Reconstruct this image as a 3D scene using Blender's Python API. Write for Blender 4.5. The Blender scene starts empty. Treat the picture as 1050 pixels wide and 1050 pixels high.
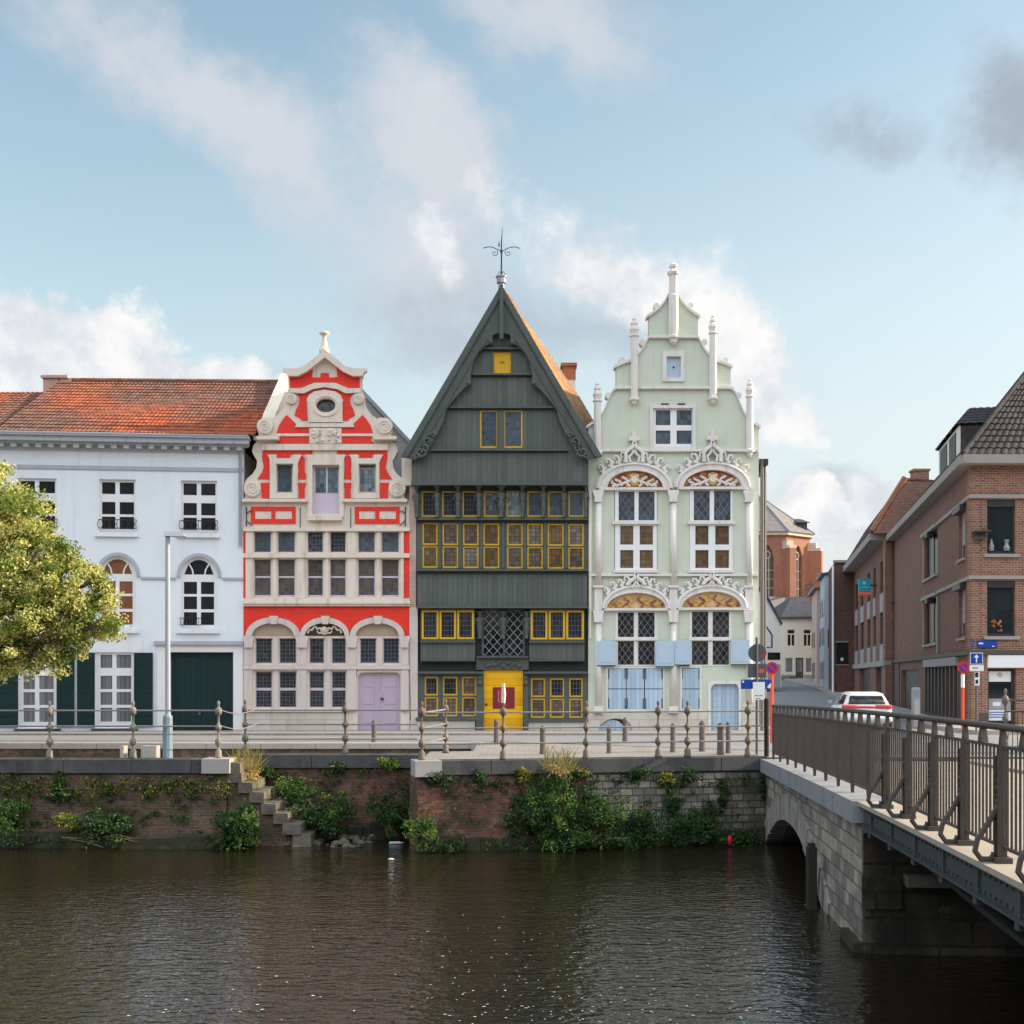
import bpy, bmesh, math, random
from mathutils import Vector, Matrix
from mathutils.geometry import delaunay_2d_cdt
random.seed(11)
R = math.radians
C = bpy.context.scene.collection
FPX, CX, HY, CAMZ = 1300.0, 525.0, 695.0, 1.8     # photo: focal length in px, principal point, eye height

def W(px, py, Y):                                  # a point of the photo at a known distance
    return Vector(((px - CX) / FPX * Y, Y, CAMZ + (HY - py) / FPX * Y))

class Plane:                                       # an upright wall plane; u runs to the right along it
    def __init__(s, p0, u=(1, 0), yref=None):
        s.p0 = Vector(p0); s.u = Vector(u).normalized(); s.n = Vector((s.u.y, -s.u.x)); s.yref = yref
    def to(s, px, py, d=0.0):
        r = (px - CX) / FPX
        q = s.p0 + s.n * d                          # q + u t = (rY, Y)
        t = (r * q.y - q.x) / (s.u.x - r * s.u.y)
        Y = q.y + s.u.y * t
        Yz = Y if s.yref is None else s.yref - d
        return (t, CAMZ + (HY - py) / FPX * Yz)
    def pt(s, t, z, d=0.0):
        q = s.p0 + s.u * t + s.n * d
        return Vector((q.x, q.y, z))
    def P(s, px, py, d=0.0):
        t, z = s.to(px, py, d); return s.pt(t, z, d)

def rect(x0, y0, x1, y1): return [(x0, y0), (x1, y0), (x1, y1), (x0, y1)]
def lights(cols, rows): return [rect(a, c, b, d) for c, d in rows for a, b in cols]
def arch(x0, x1, ys, yt, yb=None, n=14):           # px outline: curved head from (x0,ys) over yt to (x1,ys), down to yb
    cx, rx = (x0 + x1) / 2, (x1 - x0) / 2
    p = [(cx - rx * math.cos(math.pi * i / n), ys - (ys - yt) * math.sin(math.pi * i / n)) for i in range(n + 1)]
    return p + ([(x1, yb), (x0, yb)] if yb is not None else [])
def ring_arch(x0, x1, xi0, xi1, ys, yt, yti, n=16): # an arch band
    return arch(x0, x1, ys, yt, n=n) + arch(xi0, xi1, ys, yti, n=n)[::-1]
def ell(cx, cy, rx, ry, n=18): return [(cx + rx * math.cos(2 * math.pi * i / n), cy + ry * math.sin(2 * math.pi * i / n)) for i in range(n)]
def mirror(pts, cx): return [(2 * cx - x, y) for x, y in pts][::-1]
def inside(p, poly):
    c = False; x, y = p; j = len(poly) - 1
    for i in range(len(poly)):
        xi, yi = poly[i]; xj, yj = poly[j]
        if (yi > y) != (yj > y) and x < (xj - xi) * (y - yi) / (yj - yi) + xi: c = not c
        j = i
    return c
def fill(outer, holes):
    if not holes and len(outer) == 4: return outer, [(0, 1, 2, 3)]
    vs, es = [], []
    for L in [outer] + list(holes):
        n0 = len(vs); vs += [Vector(p) for p in L]; es += [(n0 + i, n0 + (i + 1) % len(L)) for i in range(len(L))]
    V, E, F, *_ = delaunay_2d_cdt(vs, es, [], 0, 1e-6)
    out = []
    for f in F:
        c = (sum(V[i].x for i in f) / len(f), sum(V[i].y for i in f) / len(f))
        if inside(c, outer) and not any(inside(c, h) for h in holes): out.append(tuple(f))
    return [(v.x, v.y) for v in V], out

class MB:
    def __init__(s): s.v = []; s.f = []; s.m = []
    def add(s, vs, fs, mi=0):
        n = len(s.v); s.v += [tuple(v) for v in vs]
        for f in fs: s.f.append(tuple(i + n for i in f)); s.m.append(mi)
        return s
    def hexa(s, a, mi=0):                           # 8 corners: bottom ring 0-3, top ring 4-7
        return s.add(a, [(3, 2, 1, 0), (4, 5, 6, 7), (0, 1, 5, 4), (1, 2, 6, 5), (2, 3, 7, 6), (3, 0, 4, 7)], mi)
    def box(s, x0, x1, y0, y1, z0, z1, mi=0):
        return s.hexa([(x0, y0, z0), (x1, y0, z0), (x1, y1, z0), (x0, y1, z0), (x0, y0, z1), (x1, y0, z1), (x1, y1, z1), (x0, y1, z1)], mi)
    def obox(s, c, ux, hx, hy, z0, z1, mi=0):       # box turned about z: centre, unit x axis, half sizes
        ux = Vector(ux).normalized(); uy = Vector((-ux.y, ux.x)); q = []
        for z in (z0, z1):
            for a, b in ((-1, -1), (1, -1), (1, 1), (-1, 1)):
                p = Vector((c[0], c[1])) + ux * a * hx + uy * b * hy; q.append((p.x, p.y, z))
        return s.hexa(q, mi)
    def slab(s, pl, pts, df, db, holes=(), px=True, mi=0):
        o = [pl.to(x, y, df) for x, y in pts] if px else list(pts)
        hs = [[pl.to(x, y, df) for x, y in h] for h in holes] if px else [list(h) for h in holes]
        V, F = fill(o, hs)
        s.add([pl.pt(a, b, df) for a, b in V], F, mi)
        s.add([pl.pt(a, b, db) for a, b in V], [f[::-1] for f in F], mi)
        for L in [o] + hs:
            n = len(L); vs = [pl.pt(a, b, df) for a, b in L] + [pl.pt(a, b, db) for a, b in L]
            s.add(vs, [(i, (i + 1) % n, (i + 1) % n + n, i + n) for i in range(n)], mi)
        return s
    def poly(s, pts, thick=0.0, mi=0):              # a 3D polygon, with thickness along its normal
        p = [Vector(q) for q in pts]; n = len(p)
        nor = Vector((0, 0, 0))
        for i in range(n): nor += p[i].cross(p[(i + 1) % n])
        nor.normalize()
        if not thick: return s.add(p, [tuple(range(n))], mi)
        q = [v - nor * thick for v in p]
        s.add(p + q, [tuple(range(n)), tuple(range(2 * n - 1, n - 1, -1))] + [(i, (i + 1) % n, (i + 1) % n + n, i + n) for i in range(n)], mi)
        return s
    def tube(s, path, r, n=6, mi=0):
        path = [Vector(p) for p in path]; k = len(path); rs = r if isinstance(r, (list, tuple)) else [r] * k
        vs = []; prev = None
        for i, p in enumerate(path):
            t = (path[min(i + 1, k - 1)] - path[max(i - 1, 0)]).normalized()
            if prev is None:
                a = t.cross(Vector((0, 0, 1)) if abs(t.z) < .9 else Vector((1, 0, 0))).normalized()
            else:
                a = (prev - t * prev.dot(t)).normalized()
            prev = a; b = t.cross(a)
            for j in range(n):
                w = 2 * math.pi * (j + .5) / n; vs.append(p + (a * math.cos(w) + b * math.sin(w)) * rs[i])
        fs = [(i * n + j, i * n + (j + 1) % n, (i + 1) * n + (j + 1) % n, (i + 1) * n + j) for i in range(k - 1) for j in range(n)]
        fs += [tuple(range(n))[::-1], tuple(range((k - 1) * n, k * n))]
        return s.add(vs, fs, mi)
    def lathe(s, base, prof, n=10, mi=0, sx=1.0, sy=1.0):
        b = Vector(base); vs = []
        for r, z in prof:
            for j in range(n):
                w = 2 * math.pi * (j + .5) / n; vs.append((b.x + r * math.cos(w) * sx, b.y + r * math.sin(w) * sy, b.z + z))
        k = len(prof)
        fs = [(i * n + j, i * n + (j + 1) % n, (i + 1) * n + (j + 1) % n, (i + 1) * n + j) for i in range(k - 1) for j in range(n)]
        fs += [tuple(range(n))[::-1], tuple(range((k - 1) * n, k * n))]
        return s.add(vs, fs, mi)
    def ball(s, c, r, n=8, mi=0, sz=1.0):
        return s.lathe(Vector(c), [(max(.02 * r, r * math.sin(math.pi * i / 6)), -r * sz * math.cos(math.pi * i / 6)) for i in range(7)], n, mi)
    def ptube(s, pl, pts, d, r, n=6, mi=0): return s.tube([pl.P(x, y, d) for x, y in pts], r, n, mi)
    def build(s, name, mat, parent=None, smooth=False, weld=True):
        me = bpy.data.meshes.new(name)
        off = Vector(parent.get('_o', (0, 0, 0))) if parent else Vector((0, 0, 0))
        me.from_pydata([(v[0] - off.x, v[1] - off.y, v[2] - off.z) for v in s.v], [], s.f)
        mats = mat if isinstance(mat, (list, tuple)) else [mat]
        for m in mats: me.materials.append(m)
        if len(mats) > 1:
            for p, i in zip(me.polygons, s.m): p.material_index = i
        if weld:
            bm = bmesh.new(); bm.from_mesh(me)
            bmesh.ops.remove_doubles(bm, verts=bm.verts, dist=1e-5)
            bmesh.ops.recalc_face_normals(bm, faces=bm.faces)
            bm.to_mesh(me); bm.free()
        if smooth:
            for p in me.polygons: p.use_smooth = True
        o = bpy.data.objects.new(name, me); C.objects.link(o)
        if parent: o.parent = parent; o['_o'] = tuple(off)
        return o

def tag(o, label, cat, group=None):
    o['label'] = label; o['category'] = cat
    if group: o['group'] = group
    return o
def thing(name, label, cat, loc, group=None):
    o = bpy.data.objects.new(name, None); C.objects.link(o)
    o.location = loc; o['_o'] = tuple(loc); o.empty_display_size = .3
    return tag(o, label, cat, group)
def kind(o, k): o['kind'] = k; return o
def solo(mb, name, mat, label, cat, group=None, smooth=False, weld=True):   # a thing that is one mesh
    return tag(mb.build(name, mat, None, smooth, weld), label, cat, group)
def ch_copy(src, loc, label):
    r = src.copy(); C.objects.link(r); r.location = loc; r['label'] = label
    for c in list(src.children):
        d = c.copy(); C.objects.link(d); d.parent = r
        for g in c.children:
            e = g.copy(); C.objects.link(e); e.parent = d
    return r

# ---------------------------------------------------------------- materials
class G:
    def __init__(s, nt): s.nt = nt
    def n(s, t, **kw):
        x = s.nt.nodes.new(t)
        for k, v in kw.items(): setattr(x, k, v)
        return x
    def put(s, sock, v):
        if isinstance(v, bpy.types.NodeSocket): s.nt.links.new(v, sock)
        else:
            if isinstance(v, (tuple, list)) and len(v) == 3 and sock.type == 'RGBA': v = (*v, 1)
            sock.default_value = v
    def m(s, op, a, b=0.0, c=None, clamp=False):
        x = s.n('ShaderNodeMath', operation=op, use_clamp=clamp); s.put(x.inputs[0], a); s.put(x.inputs[1], b)
        if c is not None: s.put(x.inputs[2], c)
        return x.outputs[0]
    def mix(s, f, a, b, mode='MIX'):
        x = s.n('ShaderNodeMix', data_type='RGBA', blend_type=mode)
        s.put(x.inputs[0], f); s.put(x.inputs[6], a); s.put(x.inputs[7], b); return x.outputs[2]
    def ramp(s, v, lo, hi, a=0.0, b=1.0):
        x = s.n('ShaderNodeMapRange', interpolation_type='SMOOTHSTEP'); s.put(x.inputs[0], v)
        for i, q in enumerate((lo, hi, a, b)): s.put(x.inputs[i + 1], q)
        return x.outputs[0]
    def noise(s, vec, scale, detail=3.0, rough=.55, color=False):
        x = s.n('ShaderNodeTexNoise'); s.put(x.inputs['Vector'], vec); s.put(x.inputs['Scale'], scale)
        s.put(x.inputs['Detail'], detail); s.put(x.inputs['Roughness'], rough); return x.outputs['Color' if color else 'Fac']
    def xyz(s, x, y, z):
        c = s.n('ShaderNodeCombineXYZ'); s.put(c.inputs[0], x); s.put(c.inputs[1], y); s.put(c.inputs[2], z); return c.outputs[0]
    def vm(s, op, a, b=(0, 0, 0)):
        x = s.n('ShaderNodeVectorMath', operation=op); s.put(x.inputs[0], a); s.put(x.inputs[1], b); return x.outputs[0]

def start(name):
    m = bpy.data.materials.new(name); m.use_nodes = True; nt = m.node_tree
    g = G(nt); b = next(x for x in nt.nodes if x.type == 'BSDF_PRINCIPLED')
    pos = g.n('ShaderNodeNewGeometry').outputs['Position']
    sp = g.n('ShaderNodeSeparateXYZ'); g.put(sp.inputs[0], pos)
    x, y, z = sp.outputs
    return m, g, b, pos, x, y, z

def tone(c, k): return tuple(min(1, max(0, v * k)) for v in c)

def MAT(name, col, rough=.75, var=.1, vs=5.0, bump=.12, bs=30.0, dirt=(), streak=None, plank=None, brick=None, metal=0.0, spec=.35, horiz=False, wobble=.02):
    m, g, b, pos, x, y, z = start(name)
    u = g.m('ADD', x, y); h = g.noise(pos, bs, 3)
    n1 = g.noise(pos, vs, 4)
    if brick:                                       # (colour a, colour b, mortar, width, height, joint)
        bt = g.n('ShaderNodeTexBrick'); wob = g.noise(pos, 2.6, 3)
        g.put(bt.inputs['Vector'], g.xyz(u, y, 0) if horiz else g.xyz(u, g.m('ADD', z, g.m('MULTIPLY', wob, .02)), 0))
        if horiz: g.put(bt.inputs['Vector'], pos)
        for k, v in (('Color1', brick[0]), ('Color2', brick[1]), ('Mortar', brick[2])): g.put(bt.inputs[k], v)
        for k, v in (('Scale', 1.0), ('Brick Width', brick[3]), ('Row Height', brick[4]), ('Mortar Size', brick[5]), ('Bias', 0.0), ('Mortar Smooth', .2)): g.put(bt.inputs[k], v)
        c = g.mix(1.0, bt.outputs['Color'], g.mix(n1, (1 - var * 2,) * 3, (1 + var * 2,) * 3), 'MULTIPLY')
        h = g.m('SUBTRACT', g.m('MULTIPLY', h, .6), g.m('MULTIPLY', bt.outputs['Fac'], .8))
    else:
        c = g.mix(n1, tone(col, 1 - var), tone(col, 1 + var))
    if plank:                                       # (board width, gap share, axis)
        ax = {'u': u, 'z': z, 'x': x, 'y': y}[plank[2]]
        q = g.m('DIVIDE', ax, plank[0]); fr = g.m('FRACT', q)
        wn = g.n('ShaderNodeTexWhiteNoise', noise_dimensions='1D'); g.put(wn.inputs['W'], g.m('FLOOR', q))
        c = g.mix(1.0, c, g.mix(wn.outputs['Value'], (.86,) * 3, (1.12,) * 3), 'MULTIPLY')
        gr = g.m('LESS_THAN', fr, plank[1])
        c = g.mix(gr, c, tone(col, .3)); h = g.m('SUBTRACT', g.m('MULTIPLY', h, .4), gr)
        grain = g.noise(g.xyz(g.m('MULTIPLY', x, 14), g.m('MULTIPLY', y, 14), g.m('MULTIPLY', z, 14) if plank[2] == 'z' else z), 3, 3)
        c = g.mix(1.0, c, g.mix(grain, (.86,) * 3, (1.13,) * 3), 'MULTIPLY')
    for dc, ds, lo, hi, am in dirt:
        c = g.mix(g.m('MULTIPLY', g.ramp(g.noise(pos, ds, 5, .62), lo, hi), am), c, dc)
    if streak:                                      # (colour, amount): runs of rain-borne dirt
        sn = g.noise(g.xyz(g.m('MULTIPLY', x, 5), g.m('MULTIPLY', y, 5), g.m('MULTIPLY', z, .5)), 1.0, 4, .6)
        c = g.mix(g.m('MULTIPLY', g.ramp(sn, .5, .78), streak[1]), c, streak[0])
    g.put(b.inputs['Base Color'], c)
    g.put(b.inputs['Roughness'], g.m('ADD', rough - .08, g.m('MULTIPLY', n1, .16), clamp=True))
    g.put(b.inputs['Metallic'], metal); g.put(b.inputs['Specular IOR Level'], spec)
    if bump:
        bn = g.n('ShaderNodeBump'); g.put(bn.inputs['Height'], h); g.put(bn.inputs['Strength'], min(1, bump * 2)); g.put(bn.inputs['Distance'], .02)
        g.put(b.inputs['Normal'], bn.outputs[0])
    return m

def GLASS(name, c1, c2, w=.13, h=.16, lead=.016, diamond=False, leadcol=(.16, .16, .17), ior=1.5, tilt=.05, rough=.06):
    m, g, b, pos, x, y, z = start(name); u = g.m('ADD', x, y)
    if diamond:
        a = g.m('DIVIDE', u, w); q = g.m('DIVIDE', z, h); A, B = g.m('ADD', a, q), g.m('SUBTRACT', a, q)
    else: A, B = g.m('DIVIDE', u, w), g.m('DIVIDE', z, h)
    fa, fb = g.m('FRACT', A), g.m('FRACT', B)
    wn = g.n('ShaderNodeTexWhiteNoise', noise_dimensions='2D'); g.put(wn.inputs['Vector'], g.xyz(g.m('FLOOR', A), g.m('FLOOR', B), 0))
    k = (lead / w, lead / h) if lead else (0, 0)
    if diamond: k = (lead / w * 1.2,) * 2
    ld = g.m('MAXIMUM', g.m('LESS_THAN', fa, k[0]), g.m('LESS_THAN', fb, k[1]))
    big = g.noise(pos, 1.6, 2); oi = g.n('ShaderNodeObjectInfo').outputs['Random']; big = g.m('ADD', g.m('MULTIPLY', big, .6), g.m('MULTIPLY', oi, .6))
    wo = g.n('ShaderNodeTexWhiteNoise', noise_dimensions='1D'); g.put(wo.inputs['W'], g.m('MULTIPLY', oi, 91.7))
    c = g.mix(g.m('MULTIPLY', g.m('ADD', wn.outputs['Value'], big), .55, clamp=True), c1, c2)
    g.put(b.inputs['Base Color'], g.mix(ld, c, leadcol))
    g.put(b.inputs['Roughness'], g.m('ADD', rough, g.m('MULTIPLY', ld, .4))); g.put(b.inputs['IOR'], ior)
    ge = g.n('ShaderNodeNewGeometry')
    v = g.vm('SUBTRACT', wn.outputs['Color'], (.5, .5, .5)); sc = g.n('ShaderNodeVectorMath', operation='SCALE'); g.put(sc.inputs[0], v); g.put(sc.inputs['Scale'], tilt)
    s2 = g.n('ShaderNodeVectorMath', operation='SCALE'); g.put(s2.inputs[0], g.vm('SUBTRACT', wo.outputs['Color'], (.5, .5, .42))); g.put(s2.inputs['Scale'], .16)
    nm = g.vm('NORMALIZE', g.vm('ADD', g.vm('ADD', ge.outputs['Normal'], sc.outputs[0]), s2.outputs[0])); g.put(b.inputs['Normal'], nm)
    return m

def TILES(name, c1, c2, c3, ns=.25, lo=.4, hi=.62):   # roof tiles: c1 fresh, c2 old, c3 lichen; shapes come from the mesh
    m, g, b, pos, x, y, z = start(name)
    wn = g.n('ShaderNodeTexWhiteNoise', noise_dimensions='3D')
    g.put(wn.inputs['Vector'], g.vm('FLOOR', g.vm('MULTIPLY', pos, (5.2, 5.2, 6.0))))
    c = g.mix(g.ramp(g.noise(pos, ns, 4, .6), lo, hi), c1, c2)
    c = g.mix(1.0, c, g.mix(wn.outputs['Value'], (.7,) * 3, (1.3,) * 3), 'MULTIPLY')
    c = g.mix(g.m('MULTIPLY', g.ramp(g.noise(pos, 5, 5, .7), .5, .75), .6), c, c3)
    g.put(b.inputs['Base Color'], c); g.put(b.inputs['Roughness'], .8); g.put(b.inputs['Specular IOR Level'], .25)
    return m

def LEAF(name, c1, c2, trans=.3, c3=None):
    m, g, b, pos, x, y, z = start(name)
    gi = g.n('ShaderNodeNewGeometry'); oi = gi.outputs['Random Per Island']
    c = g.mix(oi, c1, c2)
    if c3: c = g.mix(g.ramp(g.noise(pos, 1.5, 3), .5, .7), c, c3)
    g.put(b.inputs['Base Color'], c); g.put(b.inputs['Roughness'], .55); g.put(b.inputs['Specular IOR Level'], .3)
    tr = g.n('ShaderNodeBsdfTranslucent'); g.put(tr.inputs[0], g.mix(1.0, c, (1.3, 1.4, .7), 'MULTIPLY'))
    mx = g.n('ShaderNodeMixShader'); g.put(mx.inputs[0], trans)
    g.nt.links.new(b.outputs[0], mx.inputs[1]); g.nt.links.new(tr.outputs[0], mx.inputs[2])
    out = next(q for q in g.nt.nodes if q.type == 'OUTPUT_MATERIAL'); g.nt.links.new(mx.outputs[0], out.inputs[0])
    return m

GREY = (.2, .19, .18)
M = {}
M['white_plaster'] = MAT('white_plaster', (.775, .81, .86), .85, .035, 1.2, .06, 60, streak=((.5, .5, .52), .3), dirt=[((.62, .63, .65), .5, .45, .75, .4), ((.55, .53, .5), 3.2, .62, .8, .35)])
M['white_paint'] = MAT('white_paint', (.8, .8, .8), .5, .03, 3, .03)
M['grey_trim'] = MAT('grey_trim', (.42, .44, .49), .7, .08, 2, .05, streak=((.25, .25, .27), .5))
M['bluestone'] = MAT('bluestone', (.075, .074, .076), .8, .2, 3, .15, 25, dirt=[((.028, .027, .026), 1.3, .42, .7, .8), ((.17, .15, .12), 4, .6, .8, .5)], streak=((.16, .145, .125), .35))
M['dark_green_wood'] = MAT('dark_green_wood', (.004, .028, .029), .45, .1, 3, .15, 20, plank=(.19, .09, 'u'))
M['shutter_green'] = MAT('shutter_green', (.004, .032, .031), .4, .1, 3, .2, 20, plank=(.07, .22, 'z'))
M['gable_cream'] = MAT('gable_cream', (.75, .66, .52), .85, .07, 2, .06, streak=((.4, .33, .25), .4))
M['cream_stone'] = MAT('cream_stone', (.75, .65, .555), .8, .07, 3, .1, 40, streak=((.33, .28, .24), .5), dirt=[((.42, .33, .27), 1.2, .55, .8, .3)])
M['pink_stone'] = MAT('pink_stone', (.64, .555, .515), .8, .08, 3, .1, 40, streak=((.3, .26, .25), .45))
M['red_paint'] = MAT('red_paint', (.82, .04, .022), .6, .07, 2, .12, brick=((.86, .042, .022), (.78, .036, .02), (.66, .034, .02), .23, .075, .008), dirt=[((.8, .12, .08), 1.0, .6, .85, .3)])
M['stone_plinth'] = MAT('stone_plinth', (.62, .57, .50), .8, .08, 2, .1, brick=((.64, .59, .52), (.56, .51, .45), (.42, .38, .33), 1.3, .42, .012), streak=((.35, .3, .26), .5))
M['lilac'] = MAT('lilac', (.50, .40, .50), .6, .06, 4, .05, streak=((.36, .28, .38), .4))
M['lilac_pale'] = MAT('lilac_pale', (.60, .52, .62), .6, .06, 4, .05)
M['iron'] = MAT('iron', (.03, .03, .033), .5, .2, 8, .1, metal=.3)
M['slate'] = MAT('slate', (.13, .13, .15), .6, .15, 3, .3, brick=((.085, .083, .098), (.055, .055, .066), (.03, .03, .036), .25, .16, .012))
M['zinc'] = MAT('zinc', (.30, .30, .33), .5, .12, 1.5, .05, metal=.2)
M['timber_dark'] = MAT('timber_dark', (.10, .115, .104), .6, .12, 2, .2, 30, plank=(.165, .055, 'u'), streak=((.05, .06, .057), .4))
M['timber_trim'] = MAT('timber_trim', (.085, .1, .09), .55, .15, 3, .12, 30, streak=((.04, .05, .047), .5))
M['timber_black'] = MAT('timber_black', (.03, .036, .034), .65, .15, 3, .1)
M['yellow'] = MAT('yellow', (.72, .42, .012), .45, .08, 5, .06, 30, streak=((.5, .26, .01), .4))
M['yellow_door'] = MAT('yellow_door', (.84, .43, .004), .4, .05, 2, .1, 30, plank=(.22, .04, 'z'))
M['door_red'] = MAT('door_red', (.23, .018, .03), .5, .08)
M['door_red_bright'] = MAT('door_red_bright', (.55, .03, .03), .5, .08)
M['orange_tile'] = TILES('orange_tile', (.38, .19, .075), (.27, .15, .075), (.24, .17, .1), .4)
M['roof_red'] = TILES('roof_red', (.34, .088, .038), (.155, .086, .066), (.085, .072, .064), .2, .36, .58)
M['roof_brown'] = TILES('roof_brown', (.17, .09, .08), (.11, .075, .075), (.08, .07, .06), .3)
M['roof_dark'] = TILES('roof_dark', (.052, .045, .047), (.033, .03, .033), (.07, .065, .06), .4)
M['mint'] = MAT('mint', (.605, .65, .535), .85, .07, 1.5, .08, 50, streak=((.46, .48, .36), .45), dirt=[((.54, .57, .43), .8, .55, .8, .3)])
M['mint_white'] = MAT('mint_white', (.74, .705, .67), .75, .05, 3, .08, 40, streak=((.45, .39, .34), .6), dirt=[((.56, .5, .43), 4, .55, .75, .5)])
M['sky_blue'] = MAT('sky_blue', (.41, .54, .66), .6, .05, 3, .08, plank=(.15, .06, 'u'))
M['sky_blue_flat'] = MAT('sky_blue_flat', (.44, .56, .67), .6, .05, 3, .05)
M['gilt_red'] = MAT('gilt_red', (.36, .09, .04), .6, .2, 6, .1, dirt=[((.55, .30, .08), 5, .5, .62, .9), ((.2, .06, .05), 7, .55, .7, .8)])
M['gilt_pale'] = MAT('gilt_pale', (.62, .42, .28), .6, .15, 5, .1, dirt=[((.75, .55, .12), 4, .48, .62, .9), ((.5, .16, .1), 6, .55, .7, .7)])
M['tympanum_brown'] = MAT('tympanum_brown', (.42, .32, .24), .8, .2, 6, .2, streak=((.25, .2, .16), .5))
M['tympanum_dark'] = MAT('tympanum_dark', (.06, .045, .04), .8, .2, 6, .2)
M['gold'] = MAT('gold', (.6, .38, .08), .45, .15, 6, .1)
BR = ((.40, .17, .105), (.27, .125, .09), (.34, .27, .22))
M['brick_orange'] = MAT('brick_orange', (.4, .2, .1), .85, .14, 2, .25, brick=((.32, .13, .08), (.16, .072, .05), (.32, .24, .19), .23, .085, .014), dirt=[((.40, .28, .2), 1.1, .55, .8, .3)])
M['brick_shaded'] = MAT('brick_shaded', (.3, .17, .13), .85, .12, 2, .25, brick=((.24, .10, .07), (.145, .066, .052), (.21, .155, .13), .23, .085, .014), dirt=[((.24, .17, .15), .8, .55, .8, .3)])  # darker copy of the brick, with the street side's shade in its colour
M['brick_dark'] = MAT('brick_dark', (.14, .07, .05), .85, .14, 2, .25, brick=((.17, .075, .055), (.10, .05, .04), (.13, .10, .08), .23, .085, .012))
M['brick_red'] = MAT('brick_red', (.4, .15, .07), .85, .14, 2, .25, brick=((.42, .15, .075), (.32, .11, .06), (.32, .2, .13), .23, .085, .012))
M['brick_pink'] = MAT('brick_pink', (.5, .33, .27), .85, .12, 2, .2, brick=((.55, .34, .27), (.46, .28, .23), (.52, .43, .37), .2, .07, .014))
M['brick_church'] = MAT('brick_church', (.5, .17, .07), .85, .12, .6, .1, brick=((.36, .15, .09), (.28, .115, .07), (.36, .2, .13), .3, .1, .015), dirt=[((.2, .1, .07), .35, .45, .75, .5)])
M['slate_pale'] = MAT('slate_pale', (.24, .22, .215), .7, .12, .6, .2, brick=((.26, .235, .225), (.20, .185, .185), (.13, .12, .12), .35, .22, .02))
M['church_stone'] = MAT('church_stone', (.55, .47, .37), .85, .1, 1)
M['concrete'] = MAT('concrete', (.33, .30, .275), .8, .1, 2, .1, streak=((.25, .23, .21), .4))
M['panel_grey'] = MAT('panel_grey', (.32, .31, .32), .7, .08, 1)
M['frame_dark'] = MAT('frame_dark', (.035, .034, .036), .45, .1)
M['frame_brown'] = MAT('frame_brown', (.085, .07, .062), .6, .1, 3, .1)
M['cream_plaster'] = MAT('cream_plaster', (.74, .69, .57), .85, .04, .6, .03, streak=((.5, .44, .34), .3))
M['white_old'] = MAT('white_old', (.77, .74, .69), .85, .05, .6, .03, streak=((.4, .36, .32), .3))
M['pink_plaster'] = MAT('pink_plaster', (.55, .43, .40), .85, .06, .6, .03, streak=((.36, .28, .26), .4))
M['pale_blue_plaster'] = MAT('pale_blue_plaster', (.50, .57, .66), .85, .06, .6, .03)
M['asphalt'] = MAT('asphalt', (.235, .235, .245), .85, .12, .8, .12, 60, dirt=[((.18, .18, .19), .5, .5, .75, .5), ((.22, .22, .23), 3, .6, .8, .4)])
M['paving'] = MAT('paving', (.27, .25, .235), .85, .1, .8, .12, 50, horiz=True, brick=((.30, .275, .25), (.25, .235, .22), (.17, .16, .15), .3, .3, .01), dirt=[((.18, .17, .16), .7, .5, .75, .4)])
M['kerb'] = MAT('kerb', (.36, .34, .32), .8, .12, 2, .12, dirt=[((.2, .19, .18), 1.5, .5, .75, .4)])
M['bridge_deck'] = MAT('bridge_deck', (.38, .33, .27), .85, .1, 1, .12, 50, dirt=[((.28, .24, .2), 1.2, .5, .75, .5)])
QD = [((.04, .033, .024), 1.0, .42, .62, .7), ((.045, .047, .02), 2.6, .50, .64, .75), ((.30, .26, .21), 4.5, .56, .7, .55), ((.02, .018, .014), 9, .52, .68, .75)]
M['quay_brick'] = MAT('quay_brick', (.25, .1, .08), .9, .22, 2, .5, 18, brick=((.42, .11, .075), (.16, .075, .055), (.15, .125, .105), .21, .07, .014), dirt=QD, wobble=.12)
M['quay_brick_old'] = MAT('quay_brick_old', (.15, .09, .07), .9, .25, 2, .5, 18, brick=((.22, .105, .075), (.09, .055, .042), (.15, .125, .10), .21, .07, .014), dirt=[((.02, .018, .013), 10, .52, .68, .7), ((.32, .27, .22), 7, .62, .74, .55), ((.034, .03, .02), .8, .42, .66, .72), ((.075, .075, .02), 2.2, .5, .66, .7), ((.24, .2, .17), 4, .62, .78, .5)], wobble=.12)
M['quay_stone'] = MAT('quay_stone', (.35, .32, .27), .9, .2, 2, .5, 14, brick=((.44, .385, .33), (.20, .175, .15), (.115, .1, .082), .33, .165, .017), dirt=[((.05, .045, .032), .7, .45, .68, .75), ((.05, .055, .025), 2, .56, .72, .7)], wobble=.12)
M['quay_footing'] = MAT('quay_footing', (.035, .034, .02), .8, .3, 2, .5, 14, dirt=[((.075, .085, .02), 2, .5, .7, .8)])
M['bridge_stone'] = MAT('bridge_stone', (.33, .31, .29), .85, .16, 2, .4, 16, brick=((.41, .345, .285), (.16, .14, .125), (.115, .105, .095), .42, .215, .013), dirt=[((.10, .09, .08), .9, .46, .68, .6), ((.5, .45, .4), 2.6, .6, .76, .5)], wobble=.12)
M['bridge_pale'] = MAT('bridge_pale', (.42, .39, .36), .85, .15, 2, .25, 20, streak=((.18, .17, .16), .6))
M['bridge_coping'] = MAT('bridge_coping', (.27, .275, .29), .8, .15, 2, .2, 20, dirt=[((.15, .145, .14), 1.2, .5, .72, .6)], streak=((.12, .115, .11), .5))
M['step_stone'] = MAT('step_stone', (.15, .13, .10), .9, .25, 3, .4, 16, dirt=[((.05, .05, .03), 1.6, .42, .65, .8)])
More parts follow.
